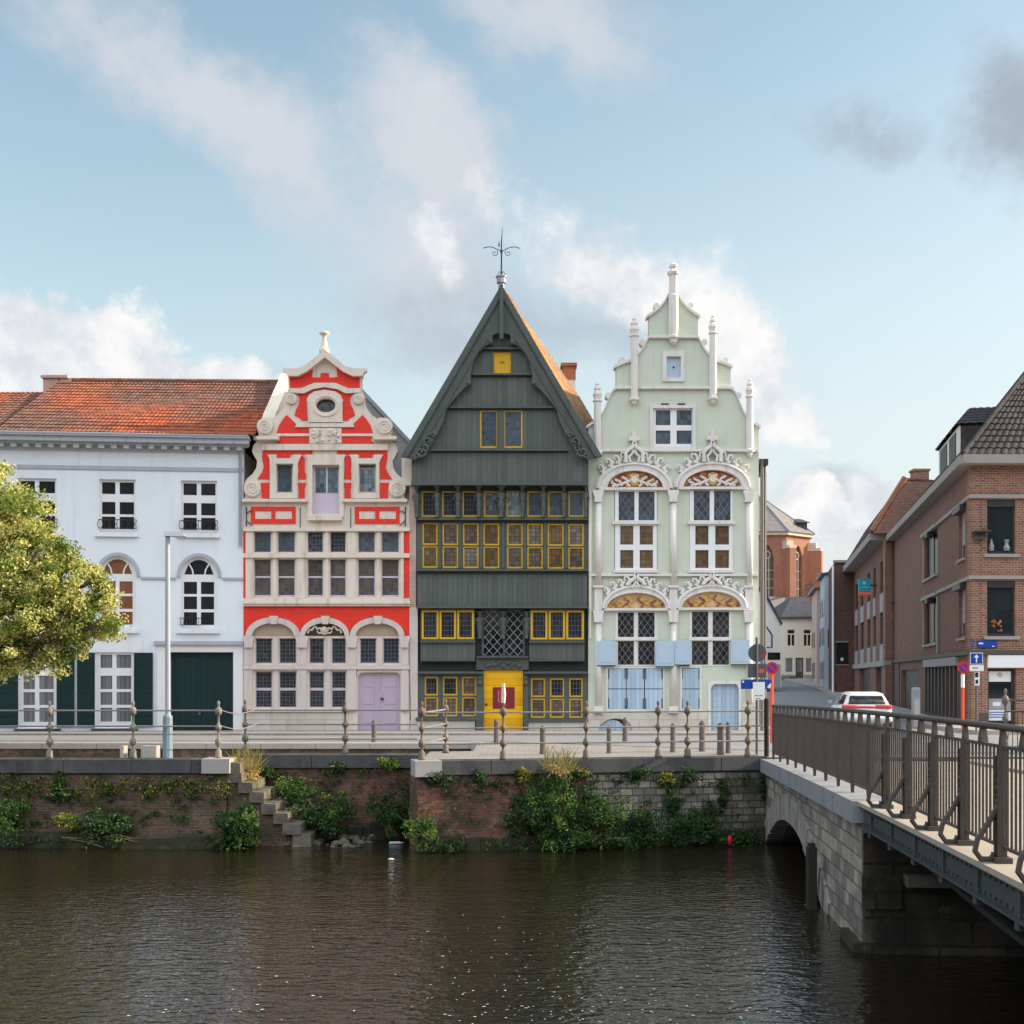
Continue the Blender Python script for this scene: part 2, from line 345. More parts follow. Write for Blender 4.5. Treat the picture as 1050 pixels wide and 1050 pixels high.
M['voussoir'] = MAT('voussoir', (.31, .285, .26), .85, .25, 3, .3, 18, dirt=[((.12, .11, .1), 1.3, .45, .7, .6)], streak=((.13, .12, .11), .6))
M['pier_ledge'] = MAT('pier_ledge', (.14, .12, .10), .9, .25, 3, .3)
M['pipe'] = MAT('pipe', (.15, .13, .125), .6, .12, 3)
M['pier_shaded'] = MAT('pier_shaded', (.09, .075, .06), .9, .3, 1.2, .5, 14, brick=((.085, .07, .056), (.045, .038, .031), (.03, .025, .02), .8, .36, .02), wobble=.12, dirt=[((.015, .014, .01), .9, .42, .62, .85), ((.12, .10, .08), 3, .56, .72, .6)])  # stone colour darkened to carry the shade under the span
M['girder'] = MAT('girder', (.058, .066, .066), .6, .15, 1.5, .12, 30, dirt=[((.08, .07, .06), 1.5, .5, .72, .6), ((.10, .11, .11), 4, .6, .8, .5)])
M['rail_paint'] = MAT('rail_paint', (.075, .062, .052), .5, .15, 4, .1, 40, dirt=[((.15, .12, .095), 9, .56, .72, .6), ((.035, .03, .028), 3, .5, .7, .5)])
M['post_paint'] = MAT('post_paint', (.135, .108, .088), .6, .15, 7, .2, 40, dirt=[((.18, .12, .08), 9, .5, .7, .7), ((.36, .31, .25), 6, .58, .75, .6)])
M['post_blue'] = MAT('post_blue', (.15, .155, .14), .6, .15, 7, .2, 40, dirt=[((.25, .205, .15), 8, .42, .58, .8)])
M['rail_grey'] = MAT('rail_grey', (.22, .21, .205), .5, .15, 4, .1)
M['lamp_paint'] = MAT('lamp_paint', (.36, .39, .43), .4, .05, 3, .03, metal=.2)
M['lamp_blue'] = MAT('lamp_blue', (.19, .25, .30), .5, .08, 3, .05)
M['bollard'] = MAT('bollard', (.12, .10, .09), .7, .15, 5, .15, plank=None, streak=((.12, .1, .09), .5))
M['sign_grey'] = MAT('sign_grey', (.10, .105, .11), .5, .1, 4, .03, metal=.3)
M['sign_blue'] = MAT('sign_blue', (.008, .055, .33), .4, .04)
M['sign_red'] = MAT('sign_red', (.62, .015, .03), .4, .04)
M['sign_white'] = MAT('sign_white', (.78, .79, .80), .45, .03)
M['sign_teal'] = MAT('sign_teal', (.01, .42, .48), .45, .04)
M['sign_orange'] = MAT('sign_orange', (.80, .09, .03), .45, .05)
M['black'] = MAT('black', (.012, .012, .013), .5, .1)
M['car_white'] = MAT('car_white', (.68, .70, .73), .25, .02, 2, 0, spec=.6)
M['car_lamp'] = MAT('car_lamp', (.72, .03, .02), .2, .04, 3, 0, spec=.6)
M['rubber'] = MAT('rubber', (.02, .02, .02), .8, .1)
M['plastic'] = MAT('plastic', (.4, .44, .45), .2, .05, 3, 0, spec=.6)
M['bark'] = MAT('bark', (.075, .055, .04), .9, .25, 6, .5, 20)
M['twig'] = MAT('twig', (.18, .13, .08), .9, .2, 6, .2)
M['wood_wet'] = MAT('wood_wet', (.03, .027, .022), .8, .25, 4, .3, streak=((.02, .03, .01), .6))
M['g_matte'] = GLASS('g_matte', (.008, .009, .01), (.02, .022, .024), .6, .7, lead=0, tilt=.004, rough=.3, ior=1.25)
M['g_dark'] = GLASS('g_dark', (.012, .012, .014), (.022, .023, .026), lead=0, tilt=.01)
M['g_warm_reflection'] = GLASS('g_warm_reflection', (.16, .055, .03), (.30, .12, .07), .5, .62, lead=0, tilt=.01)  # warm reflection of brick and sky painted into the pane colour
M['g_curtain'] = GLASS('g_curtain', (.05, .055, .06), (.25, .25, .26), .055, 9, lead=0, tilt=.015)
M['g_grid'] = GLASS('g_grid', (.015, .02, .022), (.045, .055, .065), .125, .13, .014, leadcol=(.11, .12, .14), tilt=.09)
M['g_grid_sky'] = GLASS('g_grid_sky', (.035, .05, .065), (.10, .14, .18), .125, .15, .014, leadcol=(.05, .055, .06), ior=1.7, tilt=.08)  # bluish sky reflection partly painted into the pane colour
M['g_grid_brown'] = GLASS('g_grid_brown', (.05, .042, .036), (.15, .128, .115), .14, .15, .016, leadcol=(.09, .08, .075), tilt=.06)
M['g_checker'] = GLASS('g_checker', (.045, .03, .02), (.22, .16, .115), .135, .135, .018, leadcol=(.03, .024, .02), tilt=.06)
M['g_amber'] = GLASS('g_amber', (.06, .034, .013), (.2, .125, .05), .135, .15, .018, leadcol=(.05, .035, .02), tilt=.06)
M['g_dark_lead'] = GLASS('g_dark_lead', (.008, .009, .011), (.03, .033, .045), .105, .16, .013, leadcol=(.10, .10, .12), tilt=.07)
M['g_diamond'] = GLASS('g_diamond', (.01, .01, .012), (.03, .032, .036), .21, .29, .015, True, leadcol=(.20, .20, .21), tilt=.08)
M['g_diamond_sky'] = GLASS('g_diamond_sky', (.02, .025, .03), (.09, .115, .14), .21, .29, .015, True, leadcol=(.16, .16, .17), tilt=.12, ior=1.6)  # sky reflected in the diamonds partly painted into their colour
M['g_lattice'] = GLASS('g_lattice', (.006, .007, .007), (.013, .014, .015), .27, .3, .026, True, leadcol=(.24, .27, .27), tilt=.02)
M['g_office'] = GLASS('g_office', (.008, .013, .014), (.02, .028, .03), .6, .7, lead=0, tilt=.004)
M['leaf_lime'] = LEAF('leaf_lime', (.075, .13, .022), (.24, .29, .06), .38)
M['leaf_bract'] = LEAF('leaf_bract', (.52, .49, .19), (.72, .66, .33), .35)
M['leaf_shrub'] = LEAF('leaf_shrub', (.018, .055, .012), (.06, .13, .03), .25)
M['leaf_bright'] = LEAF('leaf_bright', (.06, .13, .02), (.15, .23, .05), .3)
M['leaf_dark'] = LEAF('leaf_dark', (.012, .04, .014), (.04, .08, .025), .2)
M['leaf_yellow'] = LEAF('leaf_yellow', (.17, .17, .02), (.36, .32, .06), .3)
M['leaf_dry'] = LEAF('leaf_dry', (.38, .27, .10), (.55, .42, .18), .3)
M['glint_scrap_white'] = MAT('glint_scrap_white', (.62, .62, .62), .6, .1)  # for the painted sky glints and the floating scrap
EXPOSURE = 1.1; SUN_E = 3.4
SKY_TINT = (1.48, 1.375, 1.08); SKY_HORIZON = (3.5, 3.7, 3.85); BACK_FILL_CLOUD = (11, 11.8, 12.8); BACK_LOW = (.9, .95, 1.0)
CLOUD_C = [(3.25, 3.35, 3.6), (1.95, 2.25, 2.65), (4.8, 4.7, 4.6), (3.2, 3.45, 3.75)]
# cx, cy, rx, ry, angle, softness, density (photo px)
CLOUD_VEIL = [(240, 120, 320, 90, -38, .85, .9), (420, 150, 190, 95, -55, .85, .95), (580, 40, 210, 70, -25, 1.0, .8), (430, 260, 200, 110, -30, .9, .9), (640, 20, 140, 60, -10, 1.5, .5), (60, 30, 80, 30, -30, 1.4, .5)]
CLOUD_GREY = [(1050, 110, 130, 110, 20, .8, 1), (890, 112, 110, 42, 5, 1.0, .9), (560, 330, 300, 95, -8, .9, .65), (860, 500, 110, 50, 0, .9, .75), (200, 390, 200, 40, 0, 1.2, .6)]
CLOUD_WHITE = [(45, 345, 150, 82, -8, .3, 1), (140, 385, 160, 50, -6, .35, 1), (640, 275, 165, 75, -22, .7, .95), (740, 340, 105, 70, -40, .6, .95), (805, 405, 70, 45, -35, .6, .9), (440, 250, 50, 40, -30, .6, .9), (830, 505, 55, 36, -20, .35, 1), (905, 500, 70, 38, 0, .5, .8), (250, 400, 110, 26, 0, .6, .8)]
WAVE = (1.0, .047); WATER_COL = (.016, .012, .006); WATER_IOR = 1.6; GLINT_N = 420
# ---------------------------------------------------------------- camera, sun, sky
scn = bpy.context.scene
cam = bpy.data.cameras.new('camera'); cam.sensor_width = 36; cam.lens = 36 * FPX / 1050; cam.shift_y = 170 / 1050; cam.clip_end = 5000
co = bpy.data.objects.new('camera', cam); co.location = (0, 0, CAMZ); co.rotation_euler = (R(90), 0, 0); C.objects.link(co); scn.camera = co
SUN_EL, SUN_AZ = R(24), R(87)                       # azimuth clockwise from +Y: light comes from the right, a touch behind the fronts
sd = Vector((math.sin(SUN_AZ) * math.cos(SUN_EL), math.cos(SUN_AZ) * math.cos(SUN_EL), math.sin(SUN_EL)))
sun = bpy.data.lights.new('sun', 'SUN'); sun.energy = SUN_E; sun.angle = R(.6); sun.color = (1, .83, .62)
so = bpy.data.objects.new('sun', sun); so.rotation_euler = sd.to_track_quat('Z', 'Y').to_euler(); so.location = (30, 0, 40); C.objects.link(so)
scn.view_settings.view_transform = 'Standard'; scn.view_settings.look = 'None'; scn.view_settings.gamma = 1
scn.view_settings.exposure = EXPOSURE
w = bpy.data.worlds.new('World'); scn.world = w; w.use_nodes = True
g = G(w.node_tree); bg = w.node_tree.nodes['Background']
sky = g.n('ShaderNodeTexSky', sky_type='NISHITA'); sky.sun_disc = False; sky.sun_elevation = SUN_EL; sky.sun_rotation = SUN_AZ
sky.air_density = 1.0; sky.dust_density = 1.6; sky.ozone_density = 1.6
d = g.n('ShaderNodeTexCoord').outputs['Generated']; sp = g.n('ShaderNodeSeparateXYZ'); g.put(sp.inputs[0], d); dx, dy, dz = sp.outputs
yy = g.m('MAXIMUM', dy, .08); u = g.m('DIVIDE', dx, yy); v = g.m('DIVIDE', dz, yy)
front = g.m('GREATER_THAN', dy, .08)
nz = g.noise(d, 7.0, 8, .62); nf = g.noise(d, 24.0, 6, .66); wc = g.noise(d, 4.5, 6, .65, True)
ws = g.n('ShaderNodeSeparateColor'); g.put(ws.inputs[0], wc)
U = g.m('ADD', u, g.m('MULTIPLY', g.m('SUBTRACT', ws.outputs[0], .5), .16)); V = g.m('ADD', v, g.m('MULTIPLY', g.m('SUBTRACT', ws.outputs[1], .5), .16))
def blob(cx, cy, rx, ry, ang, soft, dens, k=.9):     # a cloud bank seen in direction of photo point (cx, cy), radii in photo px
    a = R(ang); du = g.m('SUBTRACT', U, (cx - CX) / FPX); dv = g.m('SUBTRACT', V, (HY - cy) / FPX)
    p = g.m('ADD', g.m('MULTIPLY', du, math.cos(a)), g.m('MULTIPLY', dv, math.sin(a)))
    q = g.m('SUBTRACT', g.m('MULTIPLY', dv, math.cos(a)), g.m('MULTIPLY', du, math.sin(a)))
    p = g.m('POWER', g.m('ABSOLUTE', g.m('DIVIDE', p, rx / FPX)), 2); q = g.m('POWER', g.m('ABSOLUTE', g.m('DIVIDE', q, ry / FPX)), 2)
    e = g.m('SUBTRACT', 1.0, g.m('SQRT', g.m('ADD', p, q)))
    e = g.m('ADD', e, g.m('MULTIPLY', g.m('SUBTRACT', g.m('ADD', g.m('MULTIPLY', nz, .6), g.m('MULTIPLY', nf, .4)), .5), k * 2.4))
    return g.m('MULTIPLY', g.ramp(e, 0, soft), dens)
def union(bs):
    r = bs[0]
    for b in bs[1:]: r = g.m('MAXIMUM', r, b)
    return g.m('MULTIPLY', r, front)
veil = union([blob(*a) for a in CLOUD_VEIL]); grey = union([blob(*a) for a in CLOUD_GREY]); white = union([blob(*a) for a in CLOUD_WHITE])
col = sky.outputs[0]
tint = g.mix(1.0, col, SKY_TINT, 'MULTIPLY')
hor = g.m('MULTIPLY', g.ramp(dz, -.02, .5, 1, 0), g.ramp(dx, -.38, .22, .5, 1))
tint = g.mix(g.m('MULTIPLY', hor, .94), tint, SKY_HORIZON)
gen = g.m('MULTIPLY', g.ramp(g.noise(d, 2.6, 6, .6),   .36, .56), g.ramp(dy, .1, -.15))   # bright broken cloud added behind the camera, unseen, to light the fronts
tint = g.mix(g.m('MULTIPLY', gen, .92), tint, BACK_FILL_CLOUD)
low = g.m('MULTIPLY', g.ramp(dz, .16, .42, 1, 0), g.ramp(dy, .1, -.15)); tint = g.mix(low, tint, BACK_LOW)  # low sky behind the camera darkened, unseen, to darken the window reflections
tint = g.mix(veil, tint, CLOUD_C[0]); tint = g.mix(grey, tint, CLOUD_C[1])
sh = g.ramp(g.m('ADD', g.m('MULTIPLY', nz, .5), g.m('MULTIPLY', nf, .5)), .36, .62)
tint = g.mix(white, tint, g.mix(sh, CLOUD_C[3], CLOUD_C[2]))
ground = g.ramp(dz, -.03, 0.0)
tint = g.mix(ground, (.8, .75, .7), tint)
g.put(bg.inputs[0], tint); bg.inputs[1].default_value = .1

# ---------------------------------------------------------------- ground, street, water
def zstreet(Y): return 0.0 if Y < 48 else (Y - 48) * .6 / 47 if Y < 95 else .6 + (Y - 95) * 1.05 / 21 if Y < 116 else 1.65
WATER = -1.93
mb = MB()
xs = [-900, -300, -80, -30, -.85, 6, 60, 300, 900]; ys = [34.4, 36, 42, 48, 60, 72, 84, 95, 100, 105, 110, 116, 180, 400, 2500]
V0 = len(mb.v)
mb.add([(x, y, zstreet(y) - .01) for y in ys for x in xs], [(j * 9 + i, j * 9 + i + 1, j * 9 + i + 10, j * 9 + i + 9) for j in range(len(ys) - 1) for i in range(8)])
mb.add([(-.85, 27.6, -.01), (5.5, 28.9, -.01), (5.5, 34.4, -.01), (-.85, 34.4, -.01)], [(0, 1, 2, 3)])
mb.add([(5.5, 28.9, -.01), (900, 28.9, -.01), (900, 34.4, -.01), (5.5, 34.4, -.01)], [(0, 1, 2, 3)])
kind(mb.build('ground', M['paving']), 'structure')
# carriageway: along the fronts, then up the side street
mb = MB()
mb.add([(-30, 36.2, 0), (-.8, 36.2, 0), (6.5, 31.2, 0), (11.9, 30.4, 0), (11.9, 39.6, 0), (-30, 39.6, 0)], [(0, 1, 2, 3, 4, 5)])
EL = [(9.6, 39.6), (9.9, 46), (11.2, 60), (15, 84), (18.2, 100), (20.8, 115.6)]; ER = [(14.6, 39.6), (14.9, 46), (17.4, 60), (21.6, 84), (23.9, 100), (24.6, 115.6)]
n = len(EL)
mb.add([(x, y, zstreet(y) - .002) for x, y in EL] + [(x, y, zstreet(y) - .002) for x, y in ER], [(i, n + i, n + i + 1, i + 1) for i in range(n - 1)])
mb.add([(11.9, 30.4, 0), (15.4, 30.4, 0), (14.6, 39.6, -.001), (11.9, 39.6, -.001)], [(0, 1, 2, 3)])
kind(mb.build('street', M['asphalt'], weld=False), 'structure')
mb = MB()                                            # raised pavements with kerbs
def strip(pts, h, z0=0.0):
    k = len(pts); vs = []
    for (xa, ya, xb, yb) in pts:
        za, zb = zstreet(ya) + z0, zstreet(yb) + z0
        vs += [(xa, ya, za - .05), (xa, ya, za + h), (xb, yb, zb + h), (xb, yb, zb - .05)]
    fs = [(i * 4 + j, i * 4 + j + 1, i * 4 + j + 5, i * 4 + j + 4) for i in range(k - 1) for j in range(3)]
    mb.add(vs, fs + [(0, 1, 2, 3), tuple(range(4 * k - 4, 4 * k))])
strip([(14.75, 40.2, 30, 40.2), (14.9, 46, 30, 46)], .13)
strip([(14.95, 46.05, 16.2, 46.05), (17.5, 60, 18.9, 60), (19.0, 69, 20.4, 69), (21.7, 84, 23.2, 84), (24.0, 100, 25.2, 100), (24.7, 115.6, 28, 115.6)], .12)
strip([(8.4, 42.3, 9.5, 42.3), (8.6, 46, 9.8, 46), (9.6, 60, 11.1, 60), (13, 84, 14.9, 84), (16, 100, 18.1, 100), (18, 115.6, 20.7, 115.6)], .1)
kind(mb.build('pavement', M['kerb']), 'structure')
mb = MB(); mb.box(-34, 8.2, 39.7, 41.93, -.1, .06)   # footway in front of the houses
kind(mb.build('pavement', M['paving']), 'structure')
mb = MB(); mb.add([(-60, 28.4, -.55), (-6.35, 28.4, -.55), (-6.35, 30.0, -.55), (-.96, 30.0, -.55), (-.96, 34.3, -.55), (-60, 34.3, -.55)], [(0, 1, 2, 3, 4, 5)])
kind(mb.build('quay_path', M['paving']), 'structure')
mb = MB(); mb.box(-80, 60, -60, .9, -3.6, -.01); kind(mb.build('near_bank', M['paving']), 'structure')
# canal water
m, g, b, pos, x, y, z = start('water')
st = g.xyz(g.m('MULTIPLY', x, .6), g.m('MULTIPLY', y, 1.0), 0)
h1 = g.noise(st, 7.5, 2, .5); h2 = g.noise(st, 13, 1, .5); h3 = g.noise(st, 1.3, 2)
hh = g.m('ADD', g.m('ADD', g.m('MULTIPLY', h1, .55), g.m('MULTIPLY', h2, .10)), g.m('MULTIPLY', h3, .5))
bn = g.n('ShaderNodeBump'); g.put(bn.inputs['Height'], hh); g.put(bn.inputs['Strength'], WAVE[0]); g.put(bn.inputs['Distance'], WAVE[1])
g.put(b.inputs['Normal'], bn.outputs[0]); g.put(b.inputs['Base Color'], WATER_COL); g.put(b.inputs['Roughness'], .05); g.put(b.inputs['IOR'], WATER_IOR)
M['water'] = m
mb = MB(); mb.add([(-200, .9, WATER), (200, .9, WATER), (200, 31, WATER), (-200, 31, WATER)], [(0, 1, 2, 3)])
kind(mb.build('water', M['water']), 'structure')

def window(pl, par, outline, ls, d, fmat, pmat, fd=.07, name='window', label=None, px=True, mg=.8, pd=.03):
    f = MB(); f.slab(pl, outline, d, d - fd, ls, px); fo = f.build(name, fmat, par)
    if label: fo['label'] = label
    xs = [q[0] for L in ls for q in L]; ys = [q[1] for L in ls for q in L]
    p = MB(); p.slab(pl, rect(min(xs) - mg, min(ys) - mg, max(xs) + mg, max(ys) + mg), d - pd, d - pd - .012, (), px)
    p.build('pane', pmat, fo); return fo
def tile_roof(mb, A, B, Cc, D, ncol, nrow, amp=.025, lift=.03, sub=4):   # eave A-B, ridge D-Cc
    A, B, Cc, D = map(Vector, (A, B, Cc, D)); nor = (B - A).cross(D - A).normalized()
    if nor.z < 0: nor = -nor
    nc = ncol * sub
    prof = [amp * (abs(math.cos(math.pi * i / sub)) if sub > 2 else (i % 2)) for i in range(nc + 1)]
    def line(v, up):
        L, Rr = A.lerp(D, v), B.lerp(Cc, v)
        return [L.lerp(Rr, i / nc) + nor * (prof[i] + up) for i in range(nc + 1)]
    vs = []; fs = []; W1 = nc + 1
    for j in range(nrow):
        n0 = len(vs)
        vs += line(j / nrow, 0) + line(j / nrow, lift + random.uniform(-.004, .004)) + line((j + 1) / nrow, 0)
        fs += [(n0 + k * W1 + i, n0 + k * W1 + i + 1, n0 + (k + 1) * W1 + i + 1, n0 + (k + 1) * W1 + i) for k in (0, 1) for i in range(nc)]
    mb.add(vs, fs)
    mb.add([A - nor * .02, B - nor * .02, Cc - nor * .02, D - nor * .02], [(0, 1, 2, 3)])
    return mb
# ---------------------------------------------------------------- the white house on the left
p250 = W(250, 700, 42.0)
WP = Plane((p250.x, 42.0), (1, .1), 42.0)
house = thing('white_house', 'long white plastered house with dark green gate and shutters under a red tile roof', 'house', (-12, 42, 0))
cols = lambda a, b: [(a + 5, (a + b) / 2 - 2.3), ((a + b) / 2 + 2.3, b - 1.6)]
WX = [(18, 58), (102, 139), (185.5, 222.5)]
top = [rect(a, 493.5, b, 547) for a, b in WX]
mid = [arch(a, b, 590, 572, 644) for a, b in WX]
gw = [rect(-61, 669, -22, 746), rect(18.5, 669, 57.5, 746), rect(97.5, 669, 137, 746)]
gate = rect(174.5, 669, 239, 762)
mb = MB(); mb.slab(WP, rect(-90, 448, 249.6, 772), 0, -.45, top + mid + gw + [gate]); mb.build('wall', M['white_plaster'], house)
# back part so that the house has a body
B = lambda px, d: WP.P(px, 0, d)
a, b_ = WP.P(-90, 0, -.5), WP.P(249, 0, -.5)
mb = MB(); mb.hexa([(a.x, a.y, -.6), (b_.x, b_.y, -.6), (b_.x, b_.y + 8, -.6), (a.x, a.y + 8, -.6), (a.x, a.y, 9.4), (b_.x, b_.y, 9.4), (b_.x, b_.y + 8, 9.4), (a.x, a.y + 8, 9.4)])
mb.build('wall', M['white_old'], house)
for i, (x0, x1) in enumerate(WX):
    c = (x0 + x1) / 2
    cs = [(x0 + 2.6, c - 2.2), (c + 2.2, x1 - 1.6)] if i else [(x0 + 2.6, c - 2.2), (c + 2.2, x1 - 1.6)]
    w_ = window(WP, house, top[i], lights(cs, [(496.5, 508.5), (516.5, 529), (531.5, 544)]), -.1, M['white_paint'], M['g_dark'])
    mb = MB(); mb.slab(WP, rect(x0 - 5, 547.6, x1 + 2.5, 551.5), .1, -.09); mb.build('sill', M['white_plaster'], w_)
    mb = MB()                                        # low iron guard
    for y in (534.5, 543): mb.ptube(WP, [(x0 - 1, y), (x1 + 1, y)], .08, .018, 4)
    for k in range(13):
        x = x0 - 1 + (x1 - x0 + 2) * k / 12; mb.ptube(WP, [(x, 534.5), (x + (1.2 if k % 2 else -1.2), 539), (x, 543)], .08, .011, 4)
    mb.build('window_guard', M['iron'], w_)
    # round headed window
    hd = lambda ax, bx: None
    hl = [[(x0 + 3.4, 589.5), (c - 6.6, 589.5), (c - 7.8, 584), (c - 11, 579.3)] ,
          [(c - 5.2, 589.5), (c + 5.2, 589.5), (c + 6.2, 584.2), (c + 9.6, 578.2), (c + 5, 575.3), (c, 574.4), (c - 5, 575.3), (c - 9.6, 578.2), (c - 6.2, 584.2)],
          [(c + 6.6, 589.5), (x1 - 3.4, 589.5), (c + 11, 579.3), (c + 7.8, 584)]]
    low = lights([(x0 + 3, c - 2), (c + 2, x1 - 3)], [(597, 609.5), (612, 625), (628, 641)])
    w_ = window(WP, house, mid[i], hl + low, -.1, M['white_paint'], M['g_warm_reflection'] if i == 1 else M['g_dark'])
    for ch in w_.children:                           # the pane keeps to the curved head
        pass
    mb = MB(); mb.slab(WP, rect(x0 - 5, 644.6, x1 + 2.5, 649.5), .1, -.09); mb.build('sill', M['white_plaster'], w_)
    if i == 2:
        mb = MB()
        for y in (634, 641): mb.ptube(WP, [(x0 - 1, y), (c + 2, y)], .08, .018, 4)
        for k in range(8):
            x = x0 - 1 + (c + 3 - x0) * k / 7; mb.ptube(WP, [(x, 634), (x + 1, 637.5), (x, 641)], .08, .011, 4)
        mb.build('window_guard', M['iron'], w_)
    mb = MB(); mb.slab(WP, ring_arch(x0 - 4.5, x1 + 4.5, x0 - 1, x1 + 1, 592, 567.5, 570.8), .06, -.02); mb.build('hood_mould', M['grey_trim'], house)
for i, g_ in enumerate(gw):
    x0, x1 = g_[0][0], g_[1][0]; c = (x0 + x1) / 2
    w_ = window(WP, house, g_, lights([(x0 + 5.5, c - 2.2), (c + 2.2, x1 - 5.5 + 3)], [(671.5, 685), (693, 706.5), (709.5, 722.5), (725.5, 739.5)]), -.08, M['white_paint'], M['g_curtain'])
    mb = MB(); mb.slab(WP, rect(x0 - 4, 746.5, x1 + 4, 749), .08, -.07); mb.build('sill', M['bluestone'], w_)
for x0, x1 in ((-42, -23.5), (-2, 18.3), (58, 76), (79, 97), (137.3, 156.5)):
    mb = MB(); mb.slab(WP, rect(x0, 669.5, x1, 744.5), .07, .012); s = mb.build('shutter', M['shutter_green'], house)
    for y in (680, 732): mb = MB(); mb.slab(WP, rect(x0 + 1, y, x1 - 1, y + 2), .08, .069); mb.build('batten', M['dark_green_wood'], s)
mb = MB(); mb.slab(WP, rect(174.5, 669, 239, 762), -.18, -.26); gt = mb.build('gate', M['dark_green_wood'], house)
mb = MB(); mb.slab(WP, rect(203, 728, 205.5, 733), -.13, -.19); mb.build('handle', M['sign_grey'], gt)
mb = MB(); mb.slab(WP, [(157.5, 657.5), (249, 657.5), (249, 661.2), (157.5, 661.2)], .14, 0); mb.build('lintel_ledge', M['grey_trim'], house)
mb = MB(); mb.slab(WP, rect(161, 661.4, 249, 762), .035, -.01, [rect(173.5, 668.5, 240, 763)]); mb.build('gate_surround', M['white_paint'], house)
# string courses, eaves
for y0, y1, d0, m_ in ((480, 483.8, .04, 'grey_trim'), (592.2, 594.6, .05, 'grey_trim'), (461.5, 465, .06, 'grey_trim')):
    segs = [(-90, 249.6)] if y0 != 592.2 else [(-90, 13), (63, 96.5), (144.5, 180), (228, 249.6)]
    for s0, s1 in segs:
        mb = MB(); mb.slab(WP, rect(s0, y0, s1, y1), d0, -.01); mb.build('string_course', M[m_], house)
mb = MB()
for k in range(26): mb.slab(WP, rect(-80 + k * 12.9, 457.6, -74.5 + k * 12.9, 461.2), .22, -.01)
mb.build('dentils', M['white_plaster'], house)
mb = MB()
mb.slab(WP, rect(-90, 455, 254, 457.4), .33, -.02); mb.slab(WP, rect(-90, 449.5, 254.5, 454.9), .48, -.02); mb.slab(WP, rect(-90, 447, 255.2, 449.4), .56, -.02)
mb.build('cornice', M['grey_trim'], house)
mb = MB(); mb.ptube(WP, [(-90, 447.6), (254, 447.6)], .52, .055, 8); mb.ptube(WP, [(246.5, 452), (246.5, 560)], .08, .05, 8); mb.ptube(WP, [(249, 452), (246.5, 455)], .3, .05, 8)
mb.build('gutter', M['zinc'], house)
mb = MB(); mb.slab(WP, rect(-90, 752.5, 172, 770), .05, -.02); mb.build('plinth', M['grey_trim'], house)
# roof
eA, eB = WP.P(-4, 446.5, .35), WP.P(261, 446.5, .35); zr = 12.62
rA, rB = Vector((eA.x + .1, 46.3, zr)), Vector((eB.x + .05, 46.6, zr))
mb = MB(); tile_roof(mb, eA, eB, rB, rA, 58, 17, sub=4); r_ = mb.build('roof', M['roof_red'], house, weld=False)
mb = MB(); mb.tube([rA + Vector((0, 0, .03)), rB + Vector((0, 0, .03))], .11, 8); mb.build('ridge_tiles', M['roof_red'], r_)
mb = MB(); mb.poly([rA, rB, (rB.x, 51, 9.4), (rA.x, 51, 9.4)], .1); mb.build('roof_back', M['roof_brown'], r_)
ch = MB(); c0 = W(60, 386, 46.6); ch.box(c0.x - .42, c0.x + .6, 46.2, 47.2, 11.5, 12.72); ch.box(c0.x - .48, c0.x + .5, 46.12, 47.25, 12.72, 12.82)
ch.build('chimney', M['brick_pink'], r_)
# the cream gable end that rises beside the roof
q = lambda px, py, Y: tuple(W(px, py, Y))
mb = MB(); gx = eB.x + .03
prof = [(42.46, 8.6), (42.46, 10.3), (43.0, 10.75), (46.4, 12.95), (46.9, 12.95), (51, 9.9), (51, 8.6)]
vs = [(gx, y, z) for y, z in prof] + [(gx + .42, y, z) for y, z in prof]; n = len(prof)
mb.add(vs, [tuple(range(n)), tuple(range(2 * n - 1, n - 1, -1))] + [(i, (i + 1) % n, (i + 1) % n + n, i + n) for i in range(n)])
mb.build('gable_parapet', M['gable_cream'], house)
# lower neighbour further left
nb = thing('white_house', 'neighbouring roof of weathered red tiles, lower, at the left edge of the photo', 'house', (-22, 42, 0))
mb = MB(); a = WP.P(-260, 700, -.1); b2 = WP.P(-91, 700, -.1)
mb.hexa([(a.x, a.y, -.6), (b2.x, b2.y, -.6), (b2.x, b2.y + 9, -.6), (a.x, a.y + 9, -.6), (a.x, a.y, 9.3), (b2.x, b2.y, 9.3), (b2.x, b2.y + 9, 9.3), (a.x, a.y + 9, 9.3)])
mb.build('wall', M['white_plaster'], nb)
mb = MB(); e0 = Vector((eA.x - 7, eA.y - .7, 9.72)); e1 = eA + Vector((-.12, 0, -.02))
tile_roof(mb, e0, e1, (e1.x, 46.2, 12.2), (e0.x, 46.2, 12.2), 38, 16); r2 = mb.build('roof', M['roof_red'], nb, weld=False)
mb = MB(); mb.poly([(e0.x, 46.2, 12.2), (e1.x, 46.2, 12.2), (e1.x, 51, 9.4), (e0.x, 51, 9.4)], .1); mb.build('roof_back', M['roof_brown'], r2)
